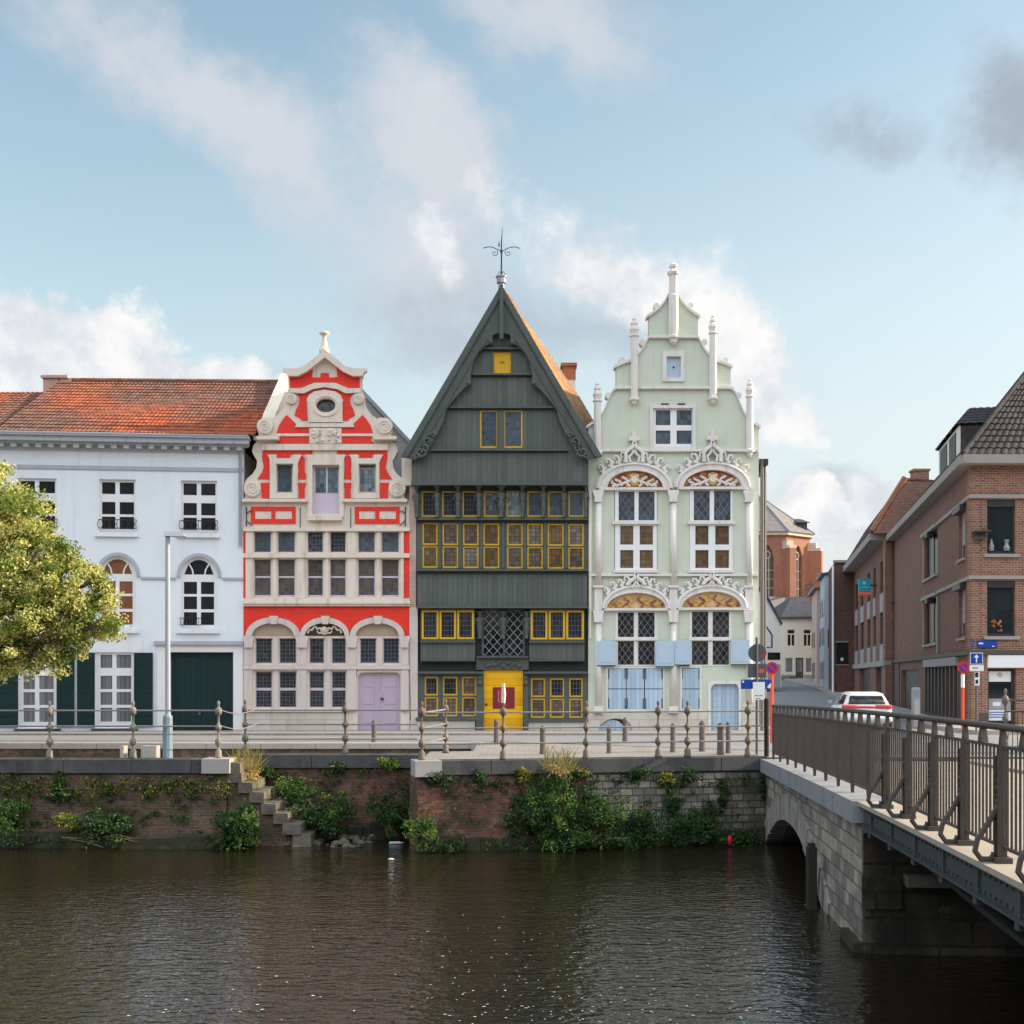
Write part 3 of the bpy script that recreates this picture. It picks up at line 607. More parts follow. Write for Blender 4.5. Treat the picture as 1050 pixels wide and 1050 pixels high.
# ---------------------------------------------------------------- the red and cream house
FP = Plane((0, 42), (1, 0), 42.0)
house = thing('red_house', 'red and cream house with a scrolled gable and a lilac door', 'house', (-6.2, 42, 0))
z1 = lambda L: [(240 + x / 5.25, 330 + y / 5.25) for x, y in L]
z2 = lambda L: [(240 + x / 5.25, 510 + y / 5.25) for x, y in L]
z3 = lambda L: [(240 + x / 5.25, 690 + y / 5.25) for x, y in L]
def r1(*a): return z1(rect(*a))
def r2(*a): return z2(rect(*a))
def r3(*a): return z3(rect(*a))
GX = 488.0
def sym(R_): return R_ + [(2 * GX - x, y) for x, y in R_[::-1]]
right = [(488, 152), (596, 243), (640, 262), (690, 262), (690, 290), (684, 292), (684, 362), (702, 400), (700, 430), (712, 462), (740, 500), (768, 520), (790, 515), (822, 520), (848, 548), (850, 585), (842, 612), (875, 616), (872, 632), (850, 640),
         (872, 665), (880, 695), (868, 722), (852, 748), (856, 785), (876, 818), (905, 842), (922, 870), (924, 905), (915, 940), (928, 960), (930, 985)]
out = z1([right[0]]) + z1(right[1:]) + z2([(943, 10)]) + z3([(945, 470)]) + z3([(48, 470)]) + z2([(48, 10)]) + z1([(2 * GX - x, y) for x, y in right[:0:-1]])
holes = [r1(229, 765, 316, 921), r1(672, 765, 763, 921), r1(422, 770, 566, 1036), z1(ell(494, 450, 51, 37))]
UP = [[(108, 201), (235, 330)], [(395, 481), (516, 603)], [(667, 760), (793, 889)]]
for k in range(3):
    for a, b in UP[k]: holes += [r2(a, 183, b, 297), r2(a, 331, b, 538)]
LO = [[(115, 207), (243, 337)], [(405, 487), (525, 604)], [(677, 767), (802, 891)]]
for k in range(3):
    for a, b in LO[k]: holes.append(r2(a, 757, b, 895))
for k in range(2):
    for a, b in LO[k]: holes.append(z2([(a, 935), (b, 935)]) + z3([(b, 187), (a, 187)]))
dz_ = 3 * 0
door_o = z2([(668, 965), (680, 950), (700, 944), (864, 944), (884, 950), (896, 965)]) + z3([(896, 328), (664, 328)])
holes.append(door_o); vent = r3(95, 316, 140, 348); holes.append(vent)
mb = MB(); mb.slab(FP, out, 0, -.42, holes); mb.build('facade_wall', M['cream_stone'], house)
a, b_ = W(251, 700, 42), W(419, 700, 42)
mb = MB(); mb.box(a.x, b_.x, 42.45, 52, -.5, 8.2); mb.build('wall', M['white_old'], house)
# slate roof behind the gable
pk = W(352, 372, 47)
mb = MB(); mb.poly([(-8.55, 44.2, 9.4), (-5.75, 44.2, 12.45), (-5.75, 53, 12.45), (-8.55, 53, 9.4)], .12); mb.poly([(-5.75, 44.2, 12.45), (-2.9, 44.2, 9.4), (-2.9, 53, 9.4), (-5.75, 53, 12.45)], .12)
mb.poly([(-8.45, 44.3, 7.5), (-3.05, 44.3, 7.5), (-3.05, 44.3, 9.3), (-5.75, 44.3, 12.3), (-8.45, 44.3, 9.3)], .2); mb.build('roof', M['zinc'], house)
# red fields
RF = .03
def field(L, hs=()): 
    mb = MB(); mb.slab(FP, L, RF, -.005, hs); mb.build('red_panel', M['red_paint'], house)
for s in (0, 1):
    f = (lambda L: L) if not s else (lambda L: [(2 * GX - x, y) for x, y in L][::-1])
    field(z1(f([(300, 292), (340, 290), (425, 240), (420, 298), (465, 300), (467, 275), (488, 274), (488, 326), (430, 326), (395, 340), (360, 355), (300, 355)])))
    field(z1(f([(338, 385), (385, 384), (430, 362), (488, 354), (488, 364), (440, 374), (405, 398), (388, 430), (396, 530), (362, 530), (352, 515), (326, 505), (330, 480), (350, 440), (352, 410)])))
    field(z1(f([(284, 500), (330, 545), (340, 568), (400, 568), (403, 600), (228, 600), (240, 560), (262, 525)])))
    field(z1(f([(232, 618), (403, 616), (403, 654), (222, 654), (240, 636)])))
    field(z1(f([(153, 692), (422, 692), (422, 713), (300, 713), (302, 732), (232, 732), (232, 713), (190, 713), (190, 846), (126, 846), (150, 810), (160, 780), (150, 730)])))
    field(z1(f([(342, 745), (350, 722), (366, 718), (380, 730), (380, 808), (386, 822), (386, 846), (342, 846), (342, 822), (350, 805)])))
    field(z1(f([(342, 866), (386, 866), (380, 895), (380, 950), (348, 950), (350, 905)])))
    field(z1(f([(143, 866), (190, 866), (190, 950), (148, 950), (148, 905)])))
    px0 = 90 if not s else 650
    field(r2(px0, 50, px0 + 241, 142), [r2(px0 + 22, 72, px0 + 110, 116), r2(px0 + 132, 72, px0 + 222, 116)])
for L in (r2(50, 180, 63, 304), r2(50, 326, 63, 540), r2(914, 180, 944, 306), r2(914, 328, 944, 541)): field(L)
ARC = [(208, 147, 113), (487, 133, 108), (770, 147, 116)]
band = [(51, 588), (944, 588), (944, 748)]
for c, ro, ri in ARC[::-1]:
    band += [(c + ro * 1.0 * math.cos(math.pi * i / 14), 745 - 102 * math.sin(math.pi * i / 14)) for i in range(15)]
band += [(51, 748)]
field(z2(band))
# stone trim in front
def trim(L, d=.09, name='stone_trim', m_='cream_stone', db=-.005, hs=()):
    mb = MB(); mb.slab(FP, L, d, db, hs); return mb.build(name, M[m_], house)
def disc(cx, cy, r, d=.14):
    mb = MB(); mb.slab(FP, z1(ell(cx, cy, r, r, 18)), d - .05, -.1)
    sp_ = [(cx + r * (.92 - .75 * t / 22) * math.cos(t * .62), cy + r * (.92 - .75 * t / 22) * math.sin(t * .62)) for t in range(23)]
    mb.ptube(FP, z1(sp_), d - .05, .035, 5); mb.build('volute', M['cream_stone'], house)
for s in (-1, 1):
    for dx_, y_, r_ in ((180, 412, 30), (322, 560, 44), (390, 897, 46)): disc(GX + s * dx_, y_, r_)
trim(z1([(488, 148), (600, 238), (645, 250), (712, 250), (714, 264), (700, 272), (690, 290), (635, 290), (585, 266), (488, 190), (391, 266), (341, 290), (286, 290), (276, 272), (262, 264), (264, 250), (331, 250), (376, 238)]), .22, 'pediment_cornice')
fin = MB(); p = FP.P(240 + 486 / 5.25, 330 + 155 / 5.25, -.15)
fin.lathe(p, [(.17, -.1), (.17, .05), (.12, .1), (.115, .2), (.085, .28), (.065, .4), (.06, .46), (.09, .5), (.165, .55), (.17, .6), (.11, .63), (.02, .65)], 10)
fin.build('finial', M['cream_stone'], house, True)
trim(z1([(300, 357), (362, 357), (398, 342), (432, 328), (544, 328), (578, 342), (614, 357), (676, 357), (676, 380), (600, 384), (556, 362), (488, 350), (420, 362), (376, 384), (300, 380)]), .12, 'moulding')
mb = MB(); mb.slab(FP, z1([(390, 420), (402, 395), (430, 375), (488, 365), (546, 375), (574, 395), (586, 420), (582, 440), (584, 540), (398, 540), (398, 440)]), .1, -.005, [z1(ell(494, 450, 53, 40))])
oc = mb.build('oculus_surround', M['cream_stone'], house)
mb = MB(); k = 20; mb.ptube(FP, z1(ell(494, 452, 66, 54, 24) + ell(494, 452, 66, 54, 24)[:1]), .1, .04, 5); mb.build('oculus_ring', M['cream_stone'], oc)
mb = MB(); mb.slab(FP, z1(ell(494, 450, 55, 42)), -.12, -.14); mb.build('oculus_pane', M['g_grid'], oc)
trim(z1([(340, 545), (636, 545), (648, 566), (328, 566)]), .085, 'moulding')
mb = MB(); mb.slab(FP, r1(405, 572, 578, 655), .07, -.005)
for t in range(26):
    x_, y_ = random.uniform(416, 568), random.uniform(580, 648); mb.ball(FP.P(240 + x_ / 5.25, 330 + y_ / 5.25, .07), random.uniform(.05, .09), 6)
mb.build('carved_panel', M['cream_stone'], house)
trim(z1([(228, 601), (403, 601), (403, 615), (228, 615)]), .06, 'moulding'); trim(z1([(578, 601), (752, 601), (752, 615), (578, 615)]), .06, 'moulding')
trim(z1([(118, 616), (240, 616), (236, 632), (122, 632)]), .26, 'ledge', db=-.3); trim(z1([(745, 616), (878, 616), (874, 632), (750, 632)]), .26, 'ledge', db=-.3)
trim(z1([(152, 658), (828, 658), (828, 690), (152, 690)]), .1, 'moulding')
for x0, x1 in ((180, 365), (620, 803)):
    a0, a1 = (229, 316) if x0 == 180 else (672, 763)
    trim(z1([(x0, 714), (x0 + 48, 714), (x0 + 48, 734), (x1 - 48, 734), (x1 - 48, 714), (x1, 714), (x1 - 12, 735), (x1 - 22, 760), (x1 - 22, 950), (x0 + 12, 950), (x0 + 12, 760), (x0 + 10, 735)]), .08, 'window_surround', hs=[r1(a0 - 2, 763, a1 + 2, 923)])
trim(z1([(384, 714), (600, 714), (590, 740), (590, 1048), (396, 1048), (396, 740)]), .1, 'window_surround', hs=[r1(421, 769, 567, 1037)])
for L in (r1(42, 953, 398, 968), r1(580, 953, 932, 968)): trim(L, .16, 'string_course')
trim(r2(394, 95, 580, 122), .17, 'sill')
trim(r2(50, 164, 945, 181), .12, 'string_course'); trim(r2(50, 301, 945, 324), .12, 'transom'); trim(r2(48, 543, 945, 585), .14, 'sill', 'cream_stone')
mb = MB(); mb.slab(FP, r2(46, 558, 948, 572), .2, .13); mb.build('string_course', M['cream_stone'], house)
for x0, x1 in ((62, 100), (338, 382), (612, 655), (897, 913)):
    mb = MB(); c = FP.P(240 + (x0 + x1) / 10.5, 510 + 540 / 5.25, 0); c.z = FP.to(300, 510 + 540 / 5.25)[1]
    trim(r2(x0, 182, x1, 300), .06, 'pilaster'); trim(r2(x0, 325, x1, 542), .06, 'pilaster')
for k in range(3):
    (a0, b0), (a1, b1) = UP[k]
    for y0, y1 in ((182, 300), (325, 542)): trim(r2(b0 + 9, y0, a1 - 9, y1), .05, 'mullion')
    for a, b in UP[k]:
        window(FP, house, r2(a, 183, b, 297), [r2(a + 5, 188, b - 5, 293)], -.12, M['lilac_pale'], M['g_grid_sky'] if k != 1 else M['g_grid'])
        window(FP, house, r2(a, 331, b, 538), [r2(a + 5, 336, b - 5, 424), r2(a + 5, 434, b - 5, 526)], -.12, M['lilac_pale'], M['g_grid_brown'])
# ground floor: arches on columns
for k, (c, ro, ri) in enumerate(ARC):
    trim(z2(ring_arch(c - ro, c + ro, c - ri, c + ri, 745, 645, 676)), .16, 'arch_moulding', 'pink_stone')
    trim(z2([(c - 20, 638), (c + 26, 638), (c + 18, 682), (c - 12, 682)]), .24, 'keystone', 'pink_stone')
    mb = MB(); mb.slab(FP, z2(arch(c - ri, c + ri, 745, 678)), .02, -.004); ty = mb.build('tympanum', M['tympanum_dark' if k == 1 else 'tympanum_brown'], house)
    if k == 1:
        mb = MB()
        for s in (-1, 1):
            mb.ptube(FP, z2([(c + s * t * 92, 735 - 36 * math.sin(t * 3.0) + 8 * math.sin(t * 19)) for t in [i / 12 for i in range(13)]]), .04, .04, 5)
            mb.ptube(FP, z2([(c + s * (25 + 14 * math.cos(i * .7)), 718 + 14 * math.sin(i * .7)) for i in range(9)]), .04, .028, 5)
        mb.ball(FP.P(240 + c / 5.25, 510 + 712 / 5.25, .03), .12, 8); mb.build('carving', M['cream_stone'], ty)
trim(r2(50, 903, 945, 926), .12, 'transom', 'pink_stone')
for x0, x1 in ((52, 100), (337, 393), (606, 660), (895, 940)):
    c = (x0 + x1) / 2
    trim(z2([(x0 - 8, 746), (x1 + 8, 746), (x1 + 6, 760), (x1 - 2, 785), (x1 - 2, 808), (x0 + 2, 808), (x0 + 2, 785), (x0 - 6, 760)]), .2, 'capital', 'pink_stone')
    trim(z2([(x0 + 4, 808), (x1 - 4, 808), (x1 - 4, 902), (x0 + 4, 902)]), .12, 'pilaster', 'pink_stone')
    trim(z2([(x0 + 2, 927), (x1 - 2, 927)]) + z3([(x1 - 2, 205), (x0 + 2, 205)]), .09, 'pilaster', 'pink_stone')
for k in range(3):
    (a0, b0), (a1, b1) = LO[k]
    trim(r2(b0 + 6, 748, a1 - 6, 902), .05, 'mullion', 'pink_stone')
    for a, b in LO[k]: window(FP, house, r2(a, 757, b, 895), [r2(a + 5, 762, b - 5, 890)], -.12, M['lilac_pale'], M['g_grid'])
    if k < 2:
        trim(z2([(b0 + 6, 927), (a1 - 6, 927)]) + z3([(a1 - 6, 196), (b0 + 6, 196)]), .05, 'mullion', 'pink_stone')
        for a, b in LO[k]:
            o_ = z2([(a, 935), (b, 935)]) + z3([(b, 187), (a, 187)])
            ls = [z2([(a + 5, 941), (b - 5, 941)]) + z3([(b - 5, 80), (a + 5, 80)]), r3(a + 5, 95, b - 5, 182)]
            window(FP, house, o_, ls, -.12, M['lilac_pale'], M['g_grid'])
trim(r3(48, 196, 612, 210), .13, 'sill', 'pink_stone')
trim(r3(44, 212, 612, 372), .07, 'plinth', 'stone_plinth', hs=[r3(94, 315, 141, 349)])
trim(r3(48, 372, 950, 400), .32, 'step', 'bluestone'); trim(r3(622, 338, 948, 371), .3, 'doorstep', 'bluestone')
mb = MB(); mb.slab(FP, r3(95, 316, 140, 348), -.1, -.12); mb.build('cellar_vent', M['black'], house)
# attic window, side windows
for a0, a1 in ((229, 316), (672, 763)): window(FP, house, r1(a0, 765, a1, 921), [r1(a0 + 6, 771, a1 - 6, 915)], -.14, M['pink_stone'], M['g_grid_sky'])
w_ = window(FP, house, r1(422, 770, 566, 924), [r1(438, 784, 495, 921), r1(504, 784, 560, 921)], -.1, M['lilac_pale'], M['g_grid_sky'])
mb = MB(); mb.slab(FP, r1(422, 925, 566, 1036), -.09, -.2); mb.build('loading_hatch', M['lilac_pale'], house)
# lilac double door
mb = MB(); mb.slab(FP, door_o, -.1, -.16); dr = mb.build('door', M['lilac'], house)
mb = MB()
for x0, x1 in ((690, 752), (806, 872)):
    mb.slab(FP, z2([(x0, 965), (x1, 965)]) + z3([(x1, 75), (x0, 75)]), -.085, -.101); mb.slab(FP, z3(rect(x0, 105, x1, 168)), -.085, -.101); mb.slab(FP, z3(rect(x0, 185, x1, 270)), -.085, -.101)
mb.slab(FP, z2([(776, 946), (786, 946)]) + z3([(786, 326), (776, 326)]), -.075, -.101)
mb.build('door_panel', M['lilac'], dr)
mb = MB(); mb.ball(FP.P(240 + 797 / 5.25, 690 + 140 / 5.25, -.05), .05); mb.build('knob', M['iron'], dr)
trim(z2([(662, 946), (668, 930), (895, 930), (902, 946), (902, 960), (893, 950), (880, 941), (684, 941), (671, 950), (662, 960)]), .06, 'door_head', 'pink_stone')
# iron wall ties
for x, s in ((66, 1), (922, -1)):
    mb = MB(); mb.ptube(FP, z2([(x, 50), (x, 155)]), .06, .02, 5); mb.ptube(FP, z2([(x, 85), (x + 22 * s, 72), (x + 32 * s, 78)]), .06, .018, 5); mb.ptube(FP, z2([(x, 125), (x + 32 * s, 152)]), .06, .018, 5); mb.build('wall_tie', M['iron'], house)
for x in (356, 628): mb = MB(); mb.ptube(FP, z2([(x, 55), (x, 178)]), .06, .016, 5); mb.build('wall_tie', M['iron'], house)
# ---------------------------------------------------------------- the dark timber house
house = thing('timber_house', 'tall dark grey-green timber house with a steep gable and a yellow door', 'house', (-.3, 42, 0))
zA = lambda L: [(410 + x / 5.25, 280 + y / 5.25) for x, y in L]
zB = lambda L: [(410 + x / 5.25, 470 + y / 5.25) for x, y in L]
zC = lambda L: [(410 + x / 5.25, 610 + y / 5.25) for x, y in L]
def rA_(*a): return zA(rect(*a))
def rB_(*a): return zB(rect(*a))
def rC_(*a): return zC(rect(*a))
def part(L, d, db, name, m_, hs=(), par=None):
    mb = MB(); mb.slab(FP, L, d, db, hs); return mb.build(name, M[m_], par or house)
GXD = 547.0
mir = lambda L: [(2 * GXD - x, y) for x, y in L][::-1]
# gable boards
hs = [rA_(505, 425, 598, 538), rA_(432, 740, 526, 940), rA_(560, 740, 660, 940)]
part(zA([(547, 85), (1012, 992)]) + zB([(1012, 142), (62, 136)]) + zA([(70, 992)]), .42, -.3, 'gable_boards', 'timber_dark', hs)
b0, b1 = W(426, 700, 42), W(604, 700, 42)
mb = MB(); mb.box(b0.x, b1.x, 42.35, 53, -.5, 8.6); mb.build('wall', M['timber_black'], house)
# roof behind: its right slope catches the sun beyond the gable
ez = W(0, 474, 42).z
mb = MB(); ap = Vector((-.36, 41.9, 14.65)); lb = Vector((-3.55, 41.9, ez + .35)); 
mb.poly([(lb.x, 41.9, lb.z), (ap.x, 41.9, ap.z), (ap.x, 53, ap.z), (lb.x, 53, lb.z)], .12); rf = mb.build('roof', M['orange_tile'], house)
mb = MB()
ins = [W(516 + 84 * k / 6, 296 + 149 * k / 6, 42.5) for k in range(7)]
ous = [W(a, b, 45.5) for a, b in ((523, 303), (535, 325), (549, 343), (563, 363), (579, 386), (594, 407), (608, 431))]
bak = [v + Vector((.9, 7.5, 0)) for v in ous]
for k in range(6):
    tile_roof(mb, ins[k + 1], ous[k + 1], ous[k], ins[k], 14, 5, .012, .016, 2); tile_roof(mb, ous[k + 1], bak[k + 1], bak[k], ous[k], 24, 5, .012, .016, 2)
mb.poly([ins[6], ous[6], ous[6] + Vector((-.5, 0, -1.2)), ins[6] + Vector((-.5, 0, -.9))], .06)
mb.build('roof_slope', M['orange_tile'], rf, weld=False)
mb = MB(); c0 = W(583, 396, 48); mb.box(c0.x - .23, c0.x + .24, 47.8, 48.3, 10.6, 13.05); st = mb.build('chimney', M['white_old'], house)
mb = MB(); mb.box(c0.x - .25, c0.x + .26, 47.77, 48.33, 13.05, 13.55); mb.box(c0.x - .3, c0.x + .31, 47.7, 48.4, 13.55, 13.66); mb.build('chimney_top', M['brick_red'], st)
# cornices across the gable
for y, x0, x1 in ((408, 445, 652), (547, 385, 708), (725, 262, 828), (955, 165, 908)):
    part(rA_(x0, y - 9, x1, y + 1), .55, .415, 'cornice_board', 'timber_trim'); part(rA_(x0 + 4, y + 1.5, x1 - 4, y + 9), .48, .415, 'cornice_board', 'timber_black')
# bargeboards with trefoil cusps
left = [(546, 62), (8, 985), (70, 1002), (120, 985), (165, 930), (200, 868), (236, 790), (250, 732), (300, 668), (350, 614), (384, 600), (381, 548), (394, 482), (424, 426), (462, 390), (496, 374), (500, 332), (546, 318)]
part(zA(left), .66, .52, 'bargeboard', 'timber_trim'); part(zA(mir(left)), .66, .52, 'bargeboard', 'timber_trim')
for f in (lambda L: L, mir):
    part(zA(f([(546, 66), (6, 984), (38, 992), (546, 118)])), .74, .5, 'verge_moulding', 'timber_trim')
    mb = MB(); mb.ptube(FP, zA(f([(44, 985), (544, 128)])), .68, .04, 5); mb.ptube(FP, zA(f([(78, 985), (230, 745), (330, 575), (420, 420), (470, 360)])), .67, .03, 5)
    for (cx, cy) in ((372, 592), (492, 372)):
        mb.ball(FP.P(410 + (cx if f is not mir else 2 * GXD - cx) / 5.25, 280 + cy / 5.25, .66), .085, 8)
    mb.build('carving', M['timber_trim'], house)
    mb = MB()                                        # leaf carving at the foot
    for (cx, cy, rr, ph) in ((112, 962, 30, 0), (150, 905, 26, 1.5), (178, 872, 16, 3), (95, 985, 18, 2), (135, 945, 20, 4)):
        L = [(cx + rr * (1 - t / 14) * math.cos(ph + t * .6), cy + rr * (1 - t / 14) * math.sin(ph + t * .6)) for t in range(13)]
        mb.ptube(FP, zA(f(L)), .7, .045, 5)
    mb.build('carving', M['timber_trim'], house)
mb = MB(); mb.slab(FP, rA_(537, 62, 557, 352), .84, .6); pn = mb.build('pendant_post', M['timber_trim'], house)
mb = MB(); p = FP.P(514, 291, .72); mb.lathe(p, [(.1, -.15), (.1, 0), (.16, .02), (.16, .18), (.19, .2), (.19, .24), (.05, .26)], 10); mb.build('finial', M['zinc'], house)
mb = MB(); p = FP.P(514.2, 284, .72); s_ = 42 / 1300
mb.tube([p, p + Vector((0, 0, 1.1)), p + Vector((.03, 0, 1.62))], [.028, .022, .006], 6)
for sx in (-1, 1):
    mb.tube([p + Vector((sx * .02, 0, .86))] + [p + Vector((sx * (.1 + .5 * t / 8), 0, .88 + .1 * math.sin(t / 8 * 2.6))) for t in range(9)], .014, 5)
    mb.tube([p + Vector((sx * (.22 + (.11 - .007 * t) * math.cos(t * .55 + 2.4)), 0, .78 + (.11 - .007 * t) * math.sin(t * .55 + 2.4))) for t in range(14)], .011, 5)
    mb.tube([p + Vector((sx * (.03 + .015 * t), 0, .12 + .06 * math.sin(t * .7))) for t in range(8)], .009, 5)
mb.ball(p + Vector((0, 0, .83)), .05, 8); mb.tube([p + Vector((-.08, 0, 1.0)), p + Vector((-.08, 0, 1.17))], [.03, .005], 5)
mb.build('weather_vane', M['iron'], house)
def yframe(L, d, pane, fw=4.0, rows=1, mat='yellow', name='window'):
    xs = [a for a, b in L]; ys = [b for a, b in L]; x0, x1, y0, y1 = min(xs), max(xs), min(ys), max(ys); f = fw / 5.25 * 1.45
    return window(FP, house, L, [rect(x0 + f, y0 + f, x1 - f, y1 - f)], d, M[mat], M[pane], .06, name, mg=.3)
w_ = yframe(rA_(505, 424, 598, 540), .40, 'yellow', 2, name='attic_hatch'); part(rA_(494, 420, 504, 545), .46, .41, 'post', 'timber_trim'); part(rA_(599, 420, 607, 545), .46, .41, 'post', 'timber_trim')
mb = MB(); mb.slab(FP, rA_(540, 470, 563, 476), .43, .395); mb.slab(FP, rA_(550, 462, 553, 484), .43, .395); mb.build('handle', M['yellow'], w_)
for a, b in ((432, 526), (560, 660)): yframe(rA_(a, 738, b, 940), .40, 'g_grid_sky', 5)
part(rA_(522, 736, 562, 948), .45, .41, 'post', 'timber_trim')
# board skirt of the upper jetty
part(rB_(60, 130, 1014, 143), .5, .3, 'jetty_moulding', 'timber_trim')
# second floor
hs = []
T8 = [(118, 200), (228, 312), (338, 425), (452, 540), (574, 657), (686, 770), (798, 882), (908, 992)]
L8 = [(122, 203), (230, 314), (340, 424), (450, 535), (577, 662), (686, 770), (796, 882), (907, 990)]
for a, b in T8: hs.append(rB_(a, 177, b, 314))
for i, (a, b) in enumerate(L8): dy = 6 * i / 7; hs += [rB_(a, 347 + dy, b, 465 + dy), rB_(a, 472 + dy, b, 588 + dy)]
part(rB_(90, 140, 1012, 615), .02, -.25, 'storey_frame', 'timber_trim', hs)
for i, (a, b) in enumerate(T8): yframe(rB_(a, 177, b, 314), 0, 'g_dark_lead' if i < 4 else 'g_grid_sky', 5)
for i, (a, b) in enumerate(L8):
    dy = 6 * i / 7
    for y0, y1 in ((347, 465), (472, 588)): yframe(rB_(a, y0 + dy, b, y1 + dy), 0, 'g_checker' if i % 3 else 'g_amber', 5)
for x in (213, 325, 438, 556, 673, 783, 895): part(rB_(x - 7, 345, x + 7, 592), .08, .015, 'post', 'timber_trim')
part(rB_(92, 320, 1012, 331), .2, .015, 'rail_moulding', 'timber_trim'); part(rB_(92, 331.5, 1012, 344), .1, .015, 'rail_moulding', 'timber_black')
part(rB_(90, 596, 1012, 606), .26, .015, 'rail_moulding', 'timber_trim'); part(rB_(92, 606.5, 1010, 620), .16, .015, 'rail_moulding', 'timber_black')
def figure(x, y0, y1, Z=zB, d=.3, k=1.0, par=None):   # a carved bracket figure: head, torso, tapering lower part
    (px, pa), = Z([(x, y0)]); (_, pb), = Z([(x, y1)]); p = FP.P(px, pb, d); hgt = FP.P(px, pa, d).z - p.z; h = hgt / .75
    mb = MB(); r_ = .1 * k
    mb.lathe(p, [(r_ * .9, 0), (r_ * .5, .03 * h), (r_ * .62, .12 * h), (r_ * .8, .25 * h), (r_ * .95, .34 * h), (r_ * .7, .40 * h), (r_ * 1.15, .52 * h), (r_ * .95, .58 * h), (r_ * .4, .6 * h), (r_ * .42, .615 * h), (r_ * .68, .65 * h), (r_ * .62, .69 * h), (r_ * .9, .71 * h), (r_ * 1.3, .72 * h), (r_ * 1.3, .75 * h)], 8, sy=.8)
    for s in (-1, 1): mb.tube([p + Vector((s * r_ * 1.0, 0, .54 * h)), p + Vector((s * r_ * 1.5, -.02, .44 * h)), p + Vector((s * r_ * .6, -.07, .38 * h))], [.026 * k, .022 * k, .018 * k], 5)
    mb.build('carved_figure', M['timber_trim'], house, True)
for x, k in ((90, 1), (200, 1), (312, 1), (425, 1), (545, 1.35), (660, 1), (772, 1), (882, 1), (1000, .8)): figure(x, 146, 318, d=.2, k=k)
part(rB_(92, 143.5, 1010, 172), .08, .03, 'head_beam', 'timber_black')
# plank apron, first floor
part(rB_(92, 618, 1010, 800), .10, -.25, 'apron_boards', 'timber_dark')
part(rB_(88, 794, 1014, 806), .34, .105, 'jetty_moulding', 'timber_trim')
W3 = [(118, 208), (214, 302), (309, 398)]; W3r = [(705, 794), (802, 889), (896, 990)]
lat = [(452, 556), (566, 664)]
part(zB([(92, 806)]) + zB([(1012, 806)]) + zC([(1012, 425), (95, 425)]), -.12, -.3, 'storey_wall', 'timber_black')
for grp, y0, y1, x0, x1 in ((W3, 83, 238, 112, 404), (W3r, 84, 240, 698, 994)):
    mb = MB(); mb.slab(FP, rC_(x0, 76, x1, y1 + 8), .1, -.115, [rC_(a, y0, b, y1) for a, b in grp]); mb.build('oriel_frame', M['timber_trim'], house)
    for a, b in grp: yframe(rC_(a, y0, b, y1), .11, 'g_dark_lead', 7)
    part(rC_(x0 - 2, y1 + 8.5, x1 + 2, y1 + 18), .2, -.11, 'sill', 'timber_trim'); part(rC_(x0, y1 + 18.5, x1, 350), .09, -.115, 'oriel_boards', 'timber_dark')
    part(rC_(x0, 350.5, x1, 357), .14, -.11, 'oriel_foot', 'timber_trim')
part(rC_(440, 78, 672, 330), -.05, -.115, 'lattice_frame', 'timber_trim', [rC_(a, 84, b, 326) for a, b in lat])
for a, b in lat: part(rC_(a - 1, 83, b + 1, 327), -.085, -.1, 'lattice_window', 'g_lattice')
for x in (430, 556, 682): figure(x, 88, 235, zC, .05, 1.2)
part(rC_(415, 330.5, 692, 338), .16, -.11, 'lintel_moulding', 'timber_trim'); part(rC_(412, 338.5, 694, 404), .02, -.11, 'lintel', 'timber_trim')
mb = MB()
for t in range(22): mb.ball(FP.P(410 + (460 + t * 9.0) / 5.25, 610 + (372 + 12 * math.sin(t * 1.3)) / 5.25, .02), .045 + .02 * (t % 3), 6)
mb.build('carving', M['timber_trim'], house)
for x0, x1 in ((98, 448), (666, 1014)): part(rC_(x0, 412, x1, 424), .24, -.11, 'jetty_moulding', 'timber_trim')
# ground floor
G6 = [(134, 205), (232, 309), (335, 411)]; G6r = [(706, 782), (808, 884), (912, 984)]
hs = [rC_(a, y0, b, y1) for grp, o in ((G6, 0), (G6r, 8)) for a, b in grp for y0, y1 in ((441 + o, 541 + o), (550 + o, 653 + o))]
part(rC_(95, 425, 452, 676), -.02, -.3, 'storey_frame', 'timber_trim', hs[:6]); part(rC_(664, 425, 1012, 684), -.02, -.3, 'storey_frame', 'timber_trim', hs[6:])
for i, h in enumerate(hs): yframe(h, -.04, 'g_checker' if i % 2 or i in (4, 6) else 'g_dark_lead', 5)
for x0, x1 in ((411, 449), (667, 690)):
    part(rC_(x0, 424.5, x1, 770), .1, -.02, 'door_post', 'timber_trim')
    mb = MB(); (px, pa), = zC([((x0 + x1) / 2, 470)]); p = FP.P(px, pa, .12)
    mb.lathe(p - Vector((0, 0, .1)), [(.05, 0), (.09, .06), (.06, .16), (.1, .24), (.04, .3)], 8); mb.build('carving', M['timber_trim'], house)
dr = part(rC_(450, 406, 663, 742), -.06, -.12, 'door', 'yellow_door')
part(rC_(500, 497, 618, 613), -.05, -.061, 'door_panel', 'door_red', par=dr)
part(zC([(545, 500), (562, 500), (556, 530), (560, 560), (574, 590), (580, 604), (566, 600), (550, 580), (538, 550), (535, 522)]), -.042, -.051, 'door_emblem', 'door_red_bright', par=dr)
part(zC([(529, 520), (533, 512), (532, 555), (540, 588), (530, 568)]), -.042, -.051, 'door_emblem', 'pink_plaster', par=dr)
mb = MB(); mb.ball(FP.P(410 + 465 / 5.25, 610 + 590 / 5.25, -.03), .04); mb.build('knob', M['iron'], dr)
part(rC_(445, 742.5, 668, 772), .18, -.1, 'doorstep', 'kerb')
